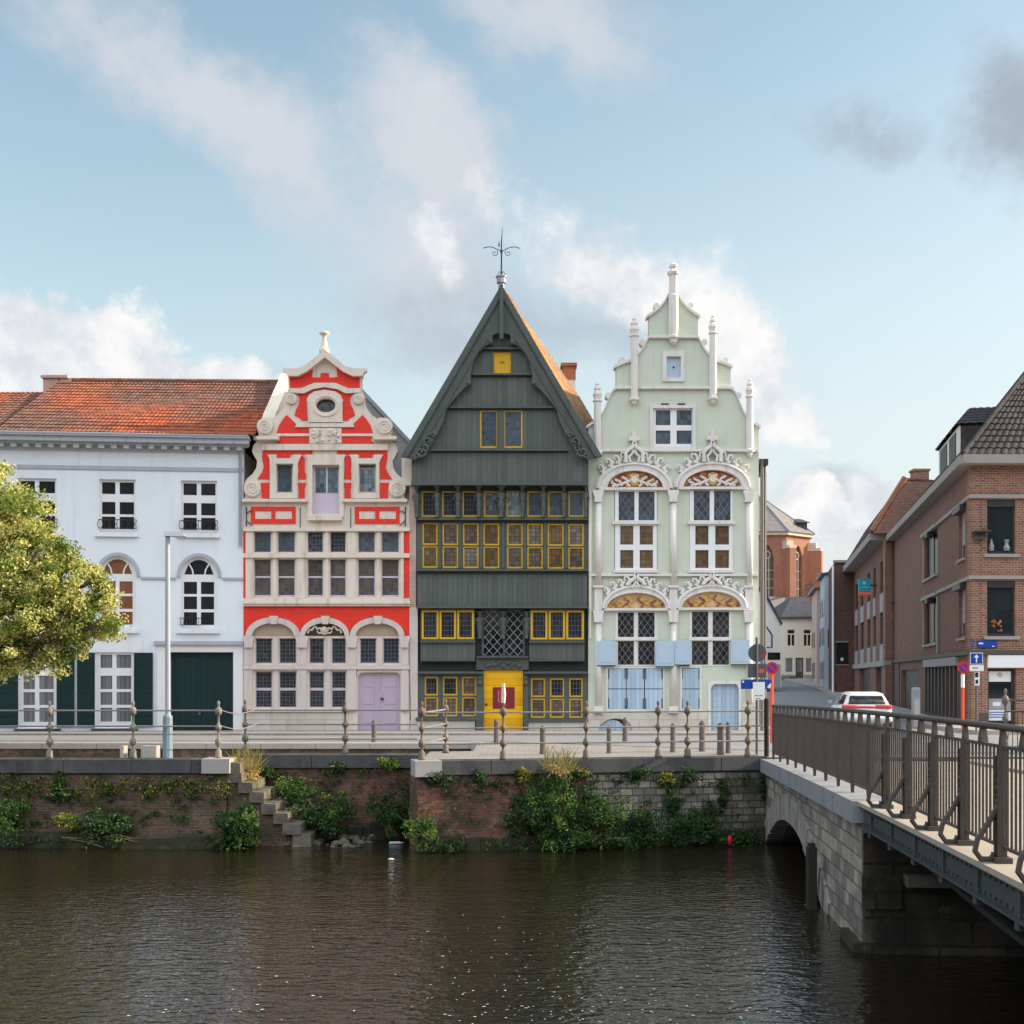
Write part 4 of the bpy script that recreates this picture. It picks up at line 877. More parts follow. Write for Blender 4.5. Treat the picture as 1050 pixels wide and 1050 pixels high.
part(rC_(55, 677, 405, 775), .05, -.2, 'plinth', 'stone_plinth'); part(rC_(692, 685, 1014, 778), .05, -.2, 'plinth', 'stone_plinth')
part(rC_(85, 660, 412, 676), .12, -.01, 'sill', 'timber_trim'); part(rC_(690, 668, 1014, 684), .12, -.01, 'sill', 'timber_trim')
# stone and brick strips at both sides
part(zA([(10, 995), (64, 995)]) + zB([(64, 145), (10, 145)]), .1, -.3, 'side_pier', 'cream_stone')
part(zB([(52, 150), (87, 150)]) + zB([(87, 800), (48, 800)]), .02, -.3, 'side_pier', 'brick_pink')
part(zB([(50, 801), (96, 801)]) + zC([(96, 760), (60, 760)]), .03, -.3, 'side_pier', 'pink_stone')
part(zB([(1018, 175), (1034, 175)]) + zC([(1030, 235), (1020, 235)]), .12, -.3, 'side_pier', 'cream_plaster')
# ---------------------------------------------------------------- the pale green house
house = thing('green_house', 'pale green house with white tracery and a stepped pinnacled gable', 'house', (5.3, 42, 0))
g1 = lambda L: [(590 + x / 5, 260 + y / 5) for x, y in L]
g2 = lambda L: [(590 + x / 5, 440 + y / 5) for x, y in L]
g3 = lambda L: [(590 + x / 5, 580 + y / 5) for x, y in L]
def q1(*a): return g1(rect(*a))
def q2(*a): return g2(rect(*a))
def q3(*a): return g3(rect(*a))
GG = 503.0
mg_ = lambda L: [(2 * GG - x, y) for x, y in L][::-1]
rs = [(528, 205), (545, 240), (575, 275), (615, 305), (635, 318), (628, 325), (628, 425), (638, 440), (650, 465), (672, 500), (705, 530), (725, 545), (770, 562), (803, 578), (796, 585), (796, 682), (808, 692), (828, 720), (846, 770), (866, 815), (895, 850), (920, 868), (946, 887), (940, 895)]
out = g1(rs) + g3([(940, 950), (66, 950)]) + g1([(66, 895)] + mg_(rs)[1:])
lw = [(205, 420), (585, 802)]
hs = [q1(452, 505, 554, 646), q1(387, 780, 612, 1000), q2(200, 312, 420, 735), q2(588, 308, 806, 735), q3(205, 233, 420, 516), q3(585, 232, 802, 511), q3(166, 524, 450, 738), q3(545, 521, 640, 738)]
door_o = g3([(690, 625), (705, 603), (830, 603), (842, 625), (842, 885), (690, 885)])
cel = g3(arch(122, 292, 840, 785, 888)); hs += [door_o, cel]
mb = MB(); mb.slab(FP, out, 0, -.4, hs); mb.build('facade_wall', M['mint'], house)
a, b_ = W(604.5, 700, 42), W(777, 700, 42)
mb = MB(); mb.box(a.x, b_.x, 42.42, 55, -.5, 9.0); mb.build('side_wall', M['white_old'], house)
mb = MB(); mb.poly([(a.x, 42.45, 8.9), (5.35, 42.45, 13.2), (5.35, 55, 13.2), (a.x, 55, 8.9)], .12); mb.poly([(5.35, 42.45, 13.2), (b_.x + .12, 42.45, 8.9), (b_.x + .12, 55, 8.9), (5.35, 55, 13.2)], .12)
mb.build('roof', M['slate'], house)
def part(L, d, db, name, m_='mint_white', hs=(), par=None):
    mb = MB(); mb.slab(FP, L, d, db, hs); return mb.build(name, M[m_], par or house)
# copings of the gable curves
for f in (lambda L: L, mg_):
    for seg in ([(528, 205), (545, 240), (575, 275), (615, 305), (640, 320)], [(626, 420), (638, 440), (650, 465), (672, 500), (705, 532)], [(715, 542), (770, 562), (806, 578)], [(722, 684), (790, 684), (808, 692), (828, 720), (846, 770), (866, 815), (895, 850)], [(905, 862), (920, 868), (950, 888)]):
        mb = MB(); L = f(seg); up = [(x, y - 7) for x, y in L]; dn = [(x, y + 7) for x, y in L]
        for i in range(len(L) - 1): mb.slab(FP, g1([up[i], up[i + 1], dn[i + 1], dn[i]]), .09, -.42)
        mb.build('coping', M['mint_white'], house)
    mb = MB()
    for x, y in ((590, 268), (662, 455), (768, 548), (838, 728)):
        (xx, yy_), = f([(x, y)]); mb.slab(FP, g1(ell(xx, yy_, 15, 17, 12)), .02, -.3)
    mb.build('crocket', M['mint_white'], house)
for y in (425, 686, 1008): 
    x0 = {425: 378, 686: 210, 1008: 70}[y]; part(q1(x0, y - 6, 2 * GG - x0, y + 6), .12, -.005, 'string_course')
def pinnacle(x, y0, y1, yb, w0, shaft=True):          # urn y0..y1, shaft y1..yb (zoomed px), half width
    mb = MB(); (px, pa), = g1([(x, y1)]); (_, pb), = g1([(x, yb)]); p = FP.P(px, pa, .1); zb = FP.P(px, pb, .1).z; w_ = w0 / 5 * 42 / 1300
    c = (p.x, p.y); mb.lathe((c[0], c[1], zb), [(w_ * 1.0, 0), (w_ * 1.0, p.z - zb)], 8)
    mb.lathe((c[0], c[1], zb), [(.02, -.22), (w_ * .7, -.15), (w_ * .75, -.08), (w_ * 1.35, -.05), (w_ * 1.35, .02), (w_, .05)], 8)
    (_, pt_), = g1([(x, y0)]); h = FP.P(px, pt_, .1).z - p.z
    mb.lathe(p, [(w_ * 1.0, -.03), (w_ * 1.35, 0), (w_ * 1.35, .04 * h), (w_ * .95, .08 * h), (w_ * 1.05, .2 * h), (w_ * 1.3, .34 * h), (w_ * 1.1, .48 * h), (w_ * .75, .55 * h), (w_ * 1.0, .62 * h), (w_ * .9, .72 * h), (w_ * .45, .8 * h), (w_ * .6, .88 * h), (w_ * .35, .96 * h), (.01, h)], 8)
    mb.build('pinnacle', M['mint_white'], house)
pinnacle(302, 325, 425, 745, 20); pinnacle(706, 312, 412, 740, 20); pinnacle(113, 658, 758, 1020, 19); pinnacle(894, 637, 737, 1010, 19)
mb = MB(); p = FP.P(590 + 503 / 5, 260 + 425 / 5, .12); zt = FP.P(590 + 503 / 5, 260 + 48 / 5, .12).z; h = zt - p.z
mb.lathe(p, [(.02, -.3), (.12, -.2), (.13, -.1), (.2, -.06), (.2, 0), (.175, .04), (.175, h * .55), (.15, h * .57), (.15, h * .82), (.2, h * .84), (.22, h * .87), (.13, h * .89), (.1, h * .92), (.15, h * .94), (.15, h * .97), (.03, h)], 8)
mb.build('pinnacle', M['mint_white'], house)
# attic openings
part(q1(446, 498, 560, 655), .06, -.2, 'window_surround', 'mint_white', [q1(468, 526, 541, 636)]); part(q1(466, 524, 543, 638), -.06, -.1, 'hatch', 'sky_blue_flat')
mb = MB(); mb.ball(FP.P(590 + 504 / 5, 260 + 583 / 5, -.05), .035); mb.build('knob', M['iron'], house)
part(q1(383, 776, 616, 1004), .06, -.005, 'window_surround', 'mint_white', [q1(398, 792, 602, 990)])
window(FP, house, q1(386, 779, 613, 1001), [q1(412, 803, 487, 880), q1(519, 803, 596, 880), q1(412, 907, 487, 976), q1(519, 907, 596, 976)], -.03, M['white_paint'], M['g_grid_sky'])
for x in (440, 525): mb = MB(); mb.slab(FP, q1(x, 768, x + 38, 774), .07, .0); mb.build('wall_tie', M['iron'], house)
# arcade: pilasters
for x in (118, 503, 891):
    mb = MB(); mb.tube([FP.pt(FP.to(590 + x / 5, 500)[0], FP.to(600, 440 + yy_ / 5)[1], .05) for yy_ in (372, 800)], .115, 14); mb.build('column', M['mint_white'], house, True); part(g2([(x - 28, 312), (x + 28, 312), (x + 28, 325), (x + 20, 345), (x + 20, 372), (x - 20, 372), (x - 20, 345), (x - 28, 325)]), .22, -.005, 'capital')
    part(g2([(x - 26, 800), (x + 26, 800), (x + 26, 812), (x - 26, 812)]), .2, -.005, 'string_course')
    part(g3([(x - 20, 112), (x + 20, 112), (x + 20, 228), (x - 20, 228)]), .13, -.005, 'pilaster'); part(g3([(x - 28, 229), (x + 28, 229), (x + 24, 252), (x + 21, 290), (x - 21, 290), (x - 24, 252)]), .21, -.005, 'capital')
    mb = MB(); mb.tube([FP.pt(FP.to(590 + x / 5, 500)[0], FP.to(600, 580 + yy_ / 5)[1], .05) for yy_ in (290, 722 if x < 800 else 700)], .11, 14); mb.build('column', M['mint_white'], house, True)
    if x < 800: part(q3(x - 24, 722, x + 24, 756), .2, -.005, 'pilaster_base')
def arcade(x0, x1, i0, i1, ys, yt, yti, Z, tm, tk):
    part(Z(ring_arch(x0, x1, i0, i1, ys, yt, yti)), .15, -.005, 'arch_moulding'); 
    c = (x0 + x1) / 2; ro = (x1 - x0) / 2; mb = MB()
    mb.ptube(FP, Z([(c - ro * .93 * math.cos(math.pi * i / 18), ys - (ys - yt) * .93 * math.sin(math.pi * i / 18)) for i in range(19)]), .165, .04, 6)
    mb.ptube(FP, Z([(c - (i1 - i0) / 2 * 1.03 * math.cos(math.pi * i / 18), ys - (ys - yti) * 1.03 * math.sin(math.pi * i / 18)) for i in range(19)]), .155, .03, 6); mb.build('arch_rib', M['mint_white'], house)
    ty = part(Z(arch(i0, i1, ys - 4, yti)), .03, -.004, 'tympanum', tm)
    part(Z(rect(x0 + 15, ys - 3, x1 - 15, ys + 10)), .16, -.005, 'string_course')
    mb = MB(); mbg = MB(); random.seed(int(c))
    hh = ys - yti
    for s in (-1, 1):
        for j in range(4 if tk else 6):
            bx = c + s * (22 + j * 30); amp = hh * (.75 - .12 * j)
            L = [(bx + s * 16 * math.sin(t * .9 + j), ys - 8 - amp * t / 8) for t in range(8)]
            L = [(x, y) for x, y in L if ((x - c) / ((i1 - i0) / 2)) ** 2 + ((ys - y) / hh) ** 2 < .86]
            if len(L) > 2: (mb if (j + (s > 0)) % 2 or tk else mbg).ptube(FP, Z(L), .05, .045 if tk else .035, 5)
    if tk: mbg.slab(FP, Z(ell(c, ys - hh * .5, 26, hh * .38, 12)), .08, .02); mb.slab(FP, Z(ell(c, ys - hh * .5, 16, hh * .22, 12)), .1, .07)
    mb.build('carving', M['mint_white' if tk else 'gilt_red'], ty); mbg.build('carving', M['gold'], ty)
arcade(105, 500, 164, 456, 301, 168, 212, g2, 'gilt_red', True); arcade(506, 905, 550, 851, 297, 165, 208, g2, 'gilt_red', True)
arcade(133, 492, 159, 463, 920, 798, 838, g2, 'gilt_pale', False); arcade(512, 890, 541, 851, 917, 795, 832, g2, 'gilt_pale', False)
# crests of leaf work over the arches
def crest(c, ro, ys, yt, peak, big, base):
    mb = MB()
    def on(x): return ys - (ys - yt) * math.sqrt(max(0, 1 - ((x - c) / ro) ** 2))
    n = 4 if big else 4
    for i in range(-n, n + 1):
        if i == 0: continue
        x = c + i * ro * .82 / n; y = on(x) - 4; s = 1 if i > 0 else -1; k = (40 if big else 33) * (1.2 - .4 * abs(i) / n) * random.uniform(.9, 1.1)
        L = [(x, y + 4), (x - s * k * .12, y - k * .5), (x + s * k * .15, y - k), (x + s * k * .55, y - k * 1.05), (x + s * k * .62, y - k * .65), (x + s * k * .35, y - k * .5)]
        mb.ptube(FP, g2(L), .09, [.065, .055, .05, .045, .04, .025], 6); mb.ptube(FP, g2([(x - s * k * .05, y - k * .3), (x - s * k * .35, y - k * .45), (x - s * k * .42, y - k * .75), (x - s * k * .2, y - k * .8)]), .08, [.045, .04, .035, .02], 6)
        mb.slab(FP, g2(ell(x, y - k * .15, k * .42, k * .3, 8)), .08, .0)
    for s in (-1, 1):
        mb.ptube(FP, g2([(c + s * 42, on(c + 42)), (c + s * 44, peak + 62), (c + s * 30, peak + 45), (c + s * 8, peak + 30), (c, peak + 5)]), .17, .065, 6)
        mb.ptube(FP, g2([(c + s * 20, on(c)), (c + s * 26, peak + 80), (c + s * 8, peak + 60), (c, peak + 40)]), .17, .045, 6)
    mb.build('crest', M['mint_white'], house)
    if big:
        mb = MB(); mb.slab(FP, g2([(c - 9, peak - 52), (c + 9, peak - 52), (c + 9, peak - 25), (c + 28, peak - 25), (c + 28, peak - 5), (c + 9, peak - 5), (c + 9, peak + 30), (c - 9, peak + 30), (c - 9, peak - 5), (c - 28, peak - 5), (c - 28, peak - 25), (c - 9, peak - 25)]), .18, 0.0)
        mb.slab(FP, g2(rect(c - 14, peak + 18, c + 14, peak + 27)), .2, .0); mb.build('fleuron_cross', M['mint_white'], house)
crest(302, 197, 301, 168, 62, True, 0); crest(703, 199, 297, 165, 58, True, 0); crest(312, 180, 920, 798, 735, False, 0); crest(700, 189, 917, 795, 732, False, 0)
# tall first floor windows
for o, u0, u1, m0 in ((0, (222, 303), (324, 406), 320), (1, (607, 689), (711, 796), 316)):
    x0, x1 = (203, 418) if not o else (588, 806)
    w_ = window(FP, house, q2(x0, 314, x1, 735), [q2(*u0[:1], m0, u0[1], 468), q2(u1[0], m0, u1[1], 468)] + [q2(a, c, b, d_) for a, b in ((u0[0] + 8, u0[1] - 6), (u1[0] + 6, u1[1] - 8)) for c, d_ in ((495, 592), (620, 712))], .03, M['white_paint'], M['g_amber'], .1, pd=.06)
    p_ = MB(); p_.slab(FP, q2(u0[0] - 2, m0 - 2, u1[1] + 2, 470), -.02, -.028); p_.build('pane', M['g_diamond_sky'], w_)
    part(q2(x0 - 12, 470.5, x1 + 12, 486), .12, .031, 'transom', par=w_); part(q2(x0 - 8, 722, x1 + 8, 736), .14, .031, 'sill', par=w_)
part(q2(70, 741, 940, 753), .13, -.005, 'string_course')
for x0, x1, a, b, c, d_ in ((205, 420, 218, 300, 322, 406), (585, 802, 598, 681, 704, 788)):
    y0 = 240 if x0 == 205 else 237
    w_ = window(FP, house, q3(x0, 234, x1, 514), [q3(a, y0, b, 366), q3(c, y0, d_, 366), q3(a, 387, b, 508), q3(c, 387, d_, 508)], .02, M['mint_white'], M['g_diamond'], .1, pd=.05)
    part(q3(x0 - 4, 369, x1 + 4, 383), .08, .021, 'transom', par=w_)
for x0, x1, y0, y1, dd in ((110, 207, 385, 510, .2), (412, 505, 385, 515, .235), (508, 590, 383, 507, .2), (798, 893, 380, 505, .2)):
    s = part(q3(x0, y0, x1, y1), dd, dd - .05, 'shutter', 'sky_blue_flat', par=None)
    part(q3(x0 + 12, y0 + 14, x1 - 12, y1 - 14), dd + .012, dd - .001, 'shutter_panel', 'sky_blue_flat', par=s)
    mb = MB(); mb.slab(FP, q3(x0 + 2, y1 + .5, x1 - 2, y1 + 4), dd - .01, .0); mb.build('bracket', M['iron'], s)
part(q3(158, 517, 457, 746), .05, -.005, 'hatch_frame', 'mint_white', [q3(167, 526, 449, 736)])
part(q3(538, 515, 647, 745), .05, -.005, 'hatch_frame', 'mint_white', [q3(548, 524, 637, 736)])
for x0, x1 in ((168, 259), (263, 352), (357, 448), (549, 636)):
    for y0, y1 in ((527, 630), (634, 735)):
        s = part(q3(x0, y0, x1, y1), .03, -.05, 'hatch_shutter', 'sky_blue')
mb = MB()
for x in (171, 255, 267, 348, 361, 444, 549, 634):
    for y0, y1 in ((530, 580), (680, 730)): mb.slab(FP, q3(x - 1.5, y0, x + 1.5, y1), .055, .0)
for x in (261, 354.5):
    for y in (530, 728): mb.slab(FP, q3(x - 6.5, y - 1.5, x + 6.5, y + 1.5), .056, .0)
mb.build('hinge', M['iron'], house)
part(g3([(680, 592), (852, 592), (852, 884), (680, 884)]), .05, -.005, 'door_frame', 'mint_white', [g3([(695, 628), (710, 607), (826, 607), (838, 628), (838, 883), (695, 883)])])
dr = part(g3([(694, 606), (839, 606), (839, 888), (694, 888)]), -.1, -.16, 'door', 'sky_blue')
mb = MB()
for j in range(9):
    for i in range(7): mb.ball(FP.P(590 + (708 + i * 19.5) / 5, 580 + (635 + j * 28) / 5, -.095), .018, 5)
mb.build('studs', M['sky_blue_flat'], dr)
LP = g3([(64, 762), (678, 762), (678, 950), (64, 950)])
part(LP, .06, -.1, 'plinth', 'stone_plinth', [g3(arch(120, 294, 842, 783, 889))]); part(g3([(854, 700), (942, 700), (942, 950), (854, 950)]), .06, -.1, 'plinth', 'stone_plinth')
part(g3(arch(122, 250, 842, 790, 888)), -.02, -.08, 'cellar_hatch', 'sky_blue'); part(q3(245, 800, 292, 888), -.1, -.12, 'cellar_hatch', 'white_old')
# gutter and pipes on the right corner
mb = MB(); x = b_.x + .2; mb.tube([(x, 42.3, 9.1), (x, 42.3, -.2)], .06, 8); mb.tube([(x + .12, 42.6, 8.7), (x + .12, 42.6, -.2)], .09, 8); mb.build('downpipe', M['pipe'], house)
mb = MB(); mb.box(x - .1, x + .2, 42.25, 52, 8.9, 9.1); mb.box(x - .05, x + .12, 42.3, 51, 8.65, 8.89); mb.build('gutter', M['frame_dark'], house)
# ---------------------------------------------------------------- brick corner building on the right
cx0, cy0 = W(996, 700, 45).x, 45.0
house = thing('brick_building', 'brown brick corner building with dark windows, a dormer and a shop, on the right', 'building', (cx0, cy0, 0))
SU = Vector((-.192, -1)).normalized(); SLEN = 25.5
SP = Plane((cx0, cy0), (SU.x, SU.y))                 # street side; t runs from -SLEN (far) to 0 (corner)
RF_ = Plane((cx0, cy0), (1, .03))                      # front; t from 0 to the right
def Z(py, Y=45.0): return CAMZ + (HY - py) / FPX * Y
tz = lambda px: SP.to(px, 700)[0]
tf = lambda px: RF_.to(px, 700)[0]
def part(pl, L, d, db, name, m_, hs=(), par=None):
    mb = MB(); mb.slab(pl, L, d, db, hs, False); return mb.build(name, M[m_] if isinstance(m_, str) else m_, par or house)
E = 9.35
up, lo = (6.2, 8.12), (3.28, 5.25)
sw = [(tz(948), tz(961.5)), (tz(983.3), tz(989.5))]
gsh = (tz(949), tz(983)); gdoor = (tz(924), tz(942))
hs = [rect(a, z0, b, z1_) for a, b in sw for z0, z1_ in (up, lo)] + [rect(gsh[0], .25, gsh[1], 2.25), rect(gdoor[0], .15, gdoor[1], 2.2)]
part(SP, rect(-SLEN, -.6, -.07, E), 0, -.35, 'side_wall', 'brick_shaded', hs)
fw = (tf(1012), tf(1041)); fdoor = (tf(1013), tf(1042))
hs = [rect(fw[0], up[0], fw[1], up[1]), rect(fw[0], lo[0], fw[1], lo[1]), rect(fdoor[0], -.2, fdoor[1], 2.12)]
part(RF_, rect(0, -.6, 9, E), 0, -.35, 'front_wall', 'brick_orange', hs)
mb = MB(); mb.hexa([(cx0 + .5, cy0 + .5, -.5), (cx0 + 9, cy0 + .8, -.5), (cx0 + 13.5, cy0 + 25, -.5), (cx0 + 5.4, cy0 + 25, -.5), (cx0 + .5, cy0 + .5, 9.2), (cx0 + 9, cy0 + .8, 9.2), (cx0 + 13.5, cy0 + 25, 9.2), (cx0 + 5.4, cy0 + 25, 9.2)])
mb.build('core', M['black'], house)
for i, (a, b) in enumerate(sw):
    for z0, z1_ in (up, lo):
        m = (a + b) / 2
        ls = [rect(a + .08, z0 + .08, m - .1, z1_ - .1), rect(m + .1, z0 + .08, b - .08, z1_ - .1)] if i == 0 else [rect(a + .06, z0 + .08, b - .06, z0 + .55)]
        w_ = window(SP, house, rect(a, z0, b, z1_), ls, -.12, M['frame_dark' if i == 0 else 'panel_grey'], M['g_matte'], px=False, mg=.02)
        part(SP, rect(a - .12, z0 - .1, b + .12, z0 - .003), .1, -.11, 'sill', 'concrete', par=w_)
        if i == 0:
            part(SP, rect(a - .25, z1_ + .02, b + .2, z1_ + .16), .16, -.05, 'blind_box', 'concrete', par=w_)
            part(SP, rect(a - .22, z0, a - .08, z1_), .06, -.01, 'frame', 'concrete', par=w_)
        part(SP, rect(a - .2 if i else m - .4, z1_ - .2, b + .2 if i else m + .4, z1_ + .015), .22, -.08, 'blind_box', 'frame_dark', par=w_)
for k, (z0, z1_) in enumerate((up, lo)):
    w_ = window(RF_, house, rect(fw[0], z0, fw[1], z1_), [rect(fw[0] + .07, z0 + .1, fw[1] - .07, z1_ - .25)], -.1, M['frame_dark'], M['g_office'], px=False, mg=.02)
    part(RF_, rect(fw[0] - .12, z0 - .12, fw[1] + .14, z0 - .003), .1, -.09, 'sill', 'concrete', par=w_)
    part(RF_, rect(fw[0], z1_ - .24, fw[1], z1_ - .002), -.03, -.09, 'blind_box', 'frame_dark', par=w_)
    mb = MB()
    if k == 0:
        p = RF_.pt(fw[0] + .2, z0 + .12, -.11); mb.lathe(p, [(.09, 0), (.1, .15), (.05, .3), (.03, .42)], 8); p = RF_.pt(fw[0] + .75, z0 + .12, -.11); mb.lathe(p, [(.1, 0), (.13, .1), (.06, .25), (.1, .4)], 8); mb.build('vase', M['zinc'], w_)
    else:
        p = RF_.pt(fw[0] + .35, z0 + .12, -.11)
        for t in range(14): mb.ball(p + Vector((random.uniform(-.16, .2), -.01, random.uniform(.05, .42))), random.uniform(.03, .06), 6)
        mb.build('flowers', M['gilt_red'], w_)
for z0, z1_ in ((8.14, 8.3), (5.27, 5.43)):
    part(SP, rect(tz(947), z0 + .03, -.002, z1_), .1, -.01, 'string_course', 'concrete'); part(RF_, rect(-.1, z0 + .03, 9, z1_), .1, -.01, 'string_course', 'concrete')
part(SP, rect(-SLEN, 2.62, -.002, 2.78), .14, -.01, 'string_course', 'frame_brown'); part(RF_, rect(-.14, 2.62, 9, 2.78), .14, -.01, 'string_course', 'frame_brown')
part(SP, rect(tz(949), 2.27, tz(983), 2.6), .12, -.01, 'fascia', 'panel_grey'); part(RF_, rect(tf(1012), 2.16, tf(1052), 2.6), .12, -.01, 'fascia', 'sign_white')
part(SP, rect(-SLEN, -.4, gdoor[0] - .6, 2.6), .05, -.01, 'base_panel', 'frame_brown')
mb = MB()
k = 9
for i in range(k + 1):
    t = gsh[0] + (gsh[1] - gsh[0]) * i / k; mb.slab(SP, rect(t - .16, .25, t + .16, 2.25), .03, -.34, (), False)
mb.slab(SP, rect(gsh[0] - .3, -.3, gsh[1] + .3, .24), .06, -.1, (), False)
sf = mb.build('shop_front', M['frame_brown'], house); part(SP, rect(gsh[0], .25, gsh[1], 2.25), -.25, -.27, 'pane', 'g_office', par=sf)
part(SP, rect(gdoor[0], .1, gdoor[1], 2.2), -.2, -.27, 'door', 'frame_dark')
part(RF_, rect(.3, -.3, tf(1012.5), .55), .05, -.01, 'plinth', 'frame_brown')
dr = window(RF_, house, rect(fdoor[0], -.2, fdoor[1], 2.12), [rect(fdoor[0] + .09, .05, fdoor[1] - .12, 2.03)], -.15, M['frame_dark'], M['g_office'], px=False, mg=.02, name='shop_door')
def fpx(x0, y0, x1, y1): return rect(tf(x0), Z(y1), tf(x1), Z(y0))
post = part(RF_, fpx(1014.5, 687.5, 1038.5, 699), -.165, -.178, 'poster', 'sign_white', par=dr)
mb = MB(); mb.slab(RF_, [RF_.to(x, y) for x, y in ell(1027, 692, 3, 2.6)], -.16, -.164, (), False)
mb.build('poster', M['pink_plaster'], dr)
part(RF_, fpx(1014.5, 728, 1038.5, 739), -.165, -.178, 'poster', 'sign_white', par=dr); part(RF_, fpx(1020, 720, 1028, 724), -.165, -.178, 'poster', 'sign_white', par=dr)
mb = MB()
for y in (730, 732.5, 735): mb.slab(RF_, fpx(1016, y, 1034 - (y - 730), y + 1), -.16, -.164, (), False)
mb.build('lettering', M['sign_blue'], dr)
part(RF_, fpx(1014.5, 716.5, 1038.5, 727.5), -.166, -.178, 'poster', 'panel_grey', par=dr)
# eaves and roof
part(SP, rect(-SLEN, E + .002, .35, E + .32), .45, -.3, 'cornice', 'concrete'); part(RF_, rect(-.44, E + .004, 9, E + .318), .45, -.3, 'cornice', 'concrete')
c = lambda t, d, z, pl=SP: pl.pt(t, z, d)
n3 = Vector((SP.n.x, SP.n.y, 0)); inw = -n3
P0 = Vector((cx0 - .45, cy0 - .4, E + .3)); P1 = SP.pt(-SLEN, E + .3, .42)
ridN = Vector((cx0 + 4.75, cy0 + 4.6, 14.9)); ridF = P1 + Vector((inw.x * 4.6, inw.y * 4.6 , 0)); ridF.z = 14.9
P2 = Vector((cx0 + 12, cy0 - .05, E + .3)); 
mb = MB(); tile_roof(mb, P1, P0, ridN, ridF, 70, 20, .03, .03, 2); rf = mb.build('roof', M['roof_dark'], house, weld=False)
mb = MB(); tile_roof(mb, P0, P2, ridN, ridN, 44, 20, .035, .035, 4); mb.build('hip_slope', M['roof_dark'], rf, weld=False)
mb = MB(); mb.tube([P0 + Vector((.05, .05, .06)), ridN + Vector((0, 0, .06)), ridF + Vector((0, 0, .06))], .09, 8); mb.build('ridge_tiles', M['roof_dark'], rf)
mb = MB(); mb.poly([P1, ridF, ridF + Vector((6, 0, -5.2))], .3); mb.build('gable_wall', M['brick_shaded'], house)
# dormer on the street side
def dorm(t0, t1, d0, zb, zt):
    f = [SP.pt(t0, zb, -d0), SP.pt(t1, zb, -d0), SP.pt(t1, zt, -d0), SP.pt(t0, zt, -d0)]
    b = [v - n3 * 3.2 for v in f]
    mb = MB(); mb.hexa([f[0], f[1], b[1], b[0], f[3], f[2], b[2], b[3]]); w = mb.build('dormer', M['white_old'], house)
    m = (t0 + t1) / 2; rz = zt + 1.25; ov = .12
    A = SP.pt(t0 - ov, zt + .02, -d0 + ov); B_ = SP.pt(t1 + ov, zt + .02, -d0 + ov); Rf = SP.pt(m, rz, -d0 - .9); Rb = SP.pt(m, rz, -d0 - 4.2)
    Ab, Bb = A - n3 * 4.2, B_ - n3 * 4.2
    mb = MB(); tile_roof(mb, A, B_, Rf, Rf, 10, 6, .03, .03, 2); tile_roof(mb, B_, Bb, Rb, Rf, 12, 6, .03, .03, 2); tile_roof(mb, Ab, A, Rf, Rb, 12, 6, .03, .03, 2); mb.build('dormer_roof', M['roof_dark'], w, weld=False)
    part(SP, rect(t1 - .02, zb, t1 + .03, zt), -d0 - .05, -d0 - 3.1, 'dormer_cheek', 'roof_dark', par=w)
    for a, b2 in ((t0 + .6, m - .35), (m + .35, t1 - .8)):
        part(SP, rect(a, zb + .75, b2, zt - .15), -d0 + .03, -d0 - .02, 'dormer_pane', 'black', par=w)
dorm(tz(949.5), tz(969), .55, E + .3, 12.0)
mb = MB(); p = SP.pt(tz(1003 if False else 990), 8.9, .1)
p = RF_.pt(.25, 7.78, .02); 
mb.box(p.x - .25, p.x + .3, p.y - .4, p.y + .02, 6.95, 7.0); mb.box(p.x - .2, p.x + .22, p.y - .25, p.y + .02, 6.72, 6.78); mb.box(p.x - .18, p.x + .2, p.y - .14, p.y + .02, 6.78, 6.95)
mb.build('alarm_box', M['frame_brown'], house)
mb = MB(); mb.tube([SP.pt(tz(963), 5.2, .07), SP.pt(tz(963), 2.8, .07)], .05, 6); mb.build('downpipe', M['zinc'], house)
# house number and street name plate
def text_mb(s, size, pl, t, z, d, th=.006):
    cu = bpy.data.curves.new('t', 'FONT'); cu.body = s; cu.size = size; cu.align_x = 'CENTER'; cu.align_y = 'CENTER'; cu.extrude = 0
    o = bpy.data.objects.new('t', cu); C.objects.link(o); me = o.to_mesh()
    mb = MB(); mb.add([pl.pt(t + v.co.x, z + v.co.y, d) for v in me.vertices], [tuple(p.vertices) for p in me.polygons])
    o.to_mesh_clear(); bpy.data.objects.remove(o); bpy.data.curves.remove(cu); return mb
def fp_c(x, y): return RF_.to(x, y)
x, z = SP.to(993.5, 660); mb = text_mb('2', .42, RF_, .02, Z(660), .06); mb.build('house_number', M['sign_blue'], house)
sg = part(RF_, fpx(1001.5, 656.5, 1021.8, 664), .05, .005, 'street_sign', 'sign_blue')
mb = MB(); mb.slab(RF_, fpx(1003, 659, 1007.5, 660.5), .056, .051, (), False); mb.slab(RF_, [RF_.to(a, b) for a, b in ((1016.5, 663.2), (1017.5, 661.8), (1018.5, 662.4), (1019.5, 663.2))], .056, .051, (), False)
mb.build('lettering', M['sign_white'], sg)

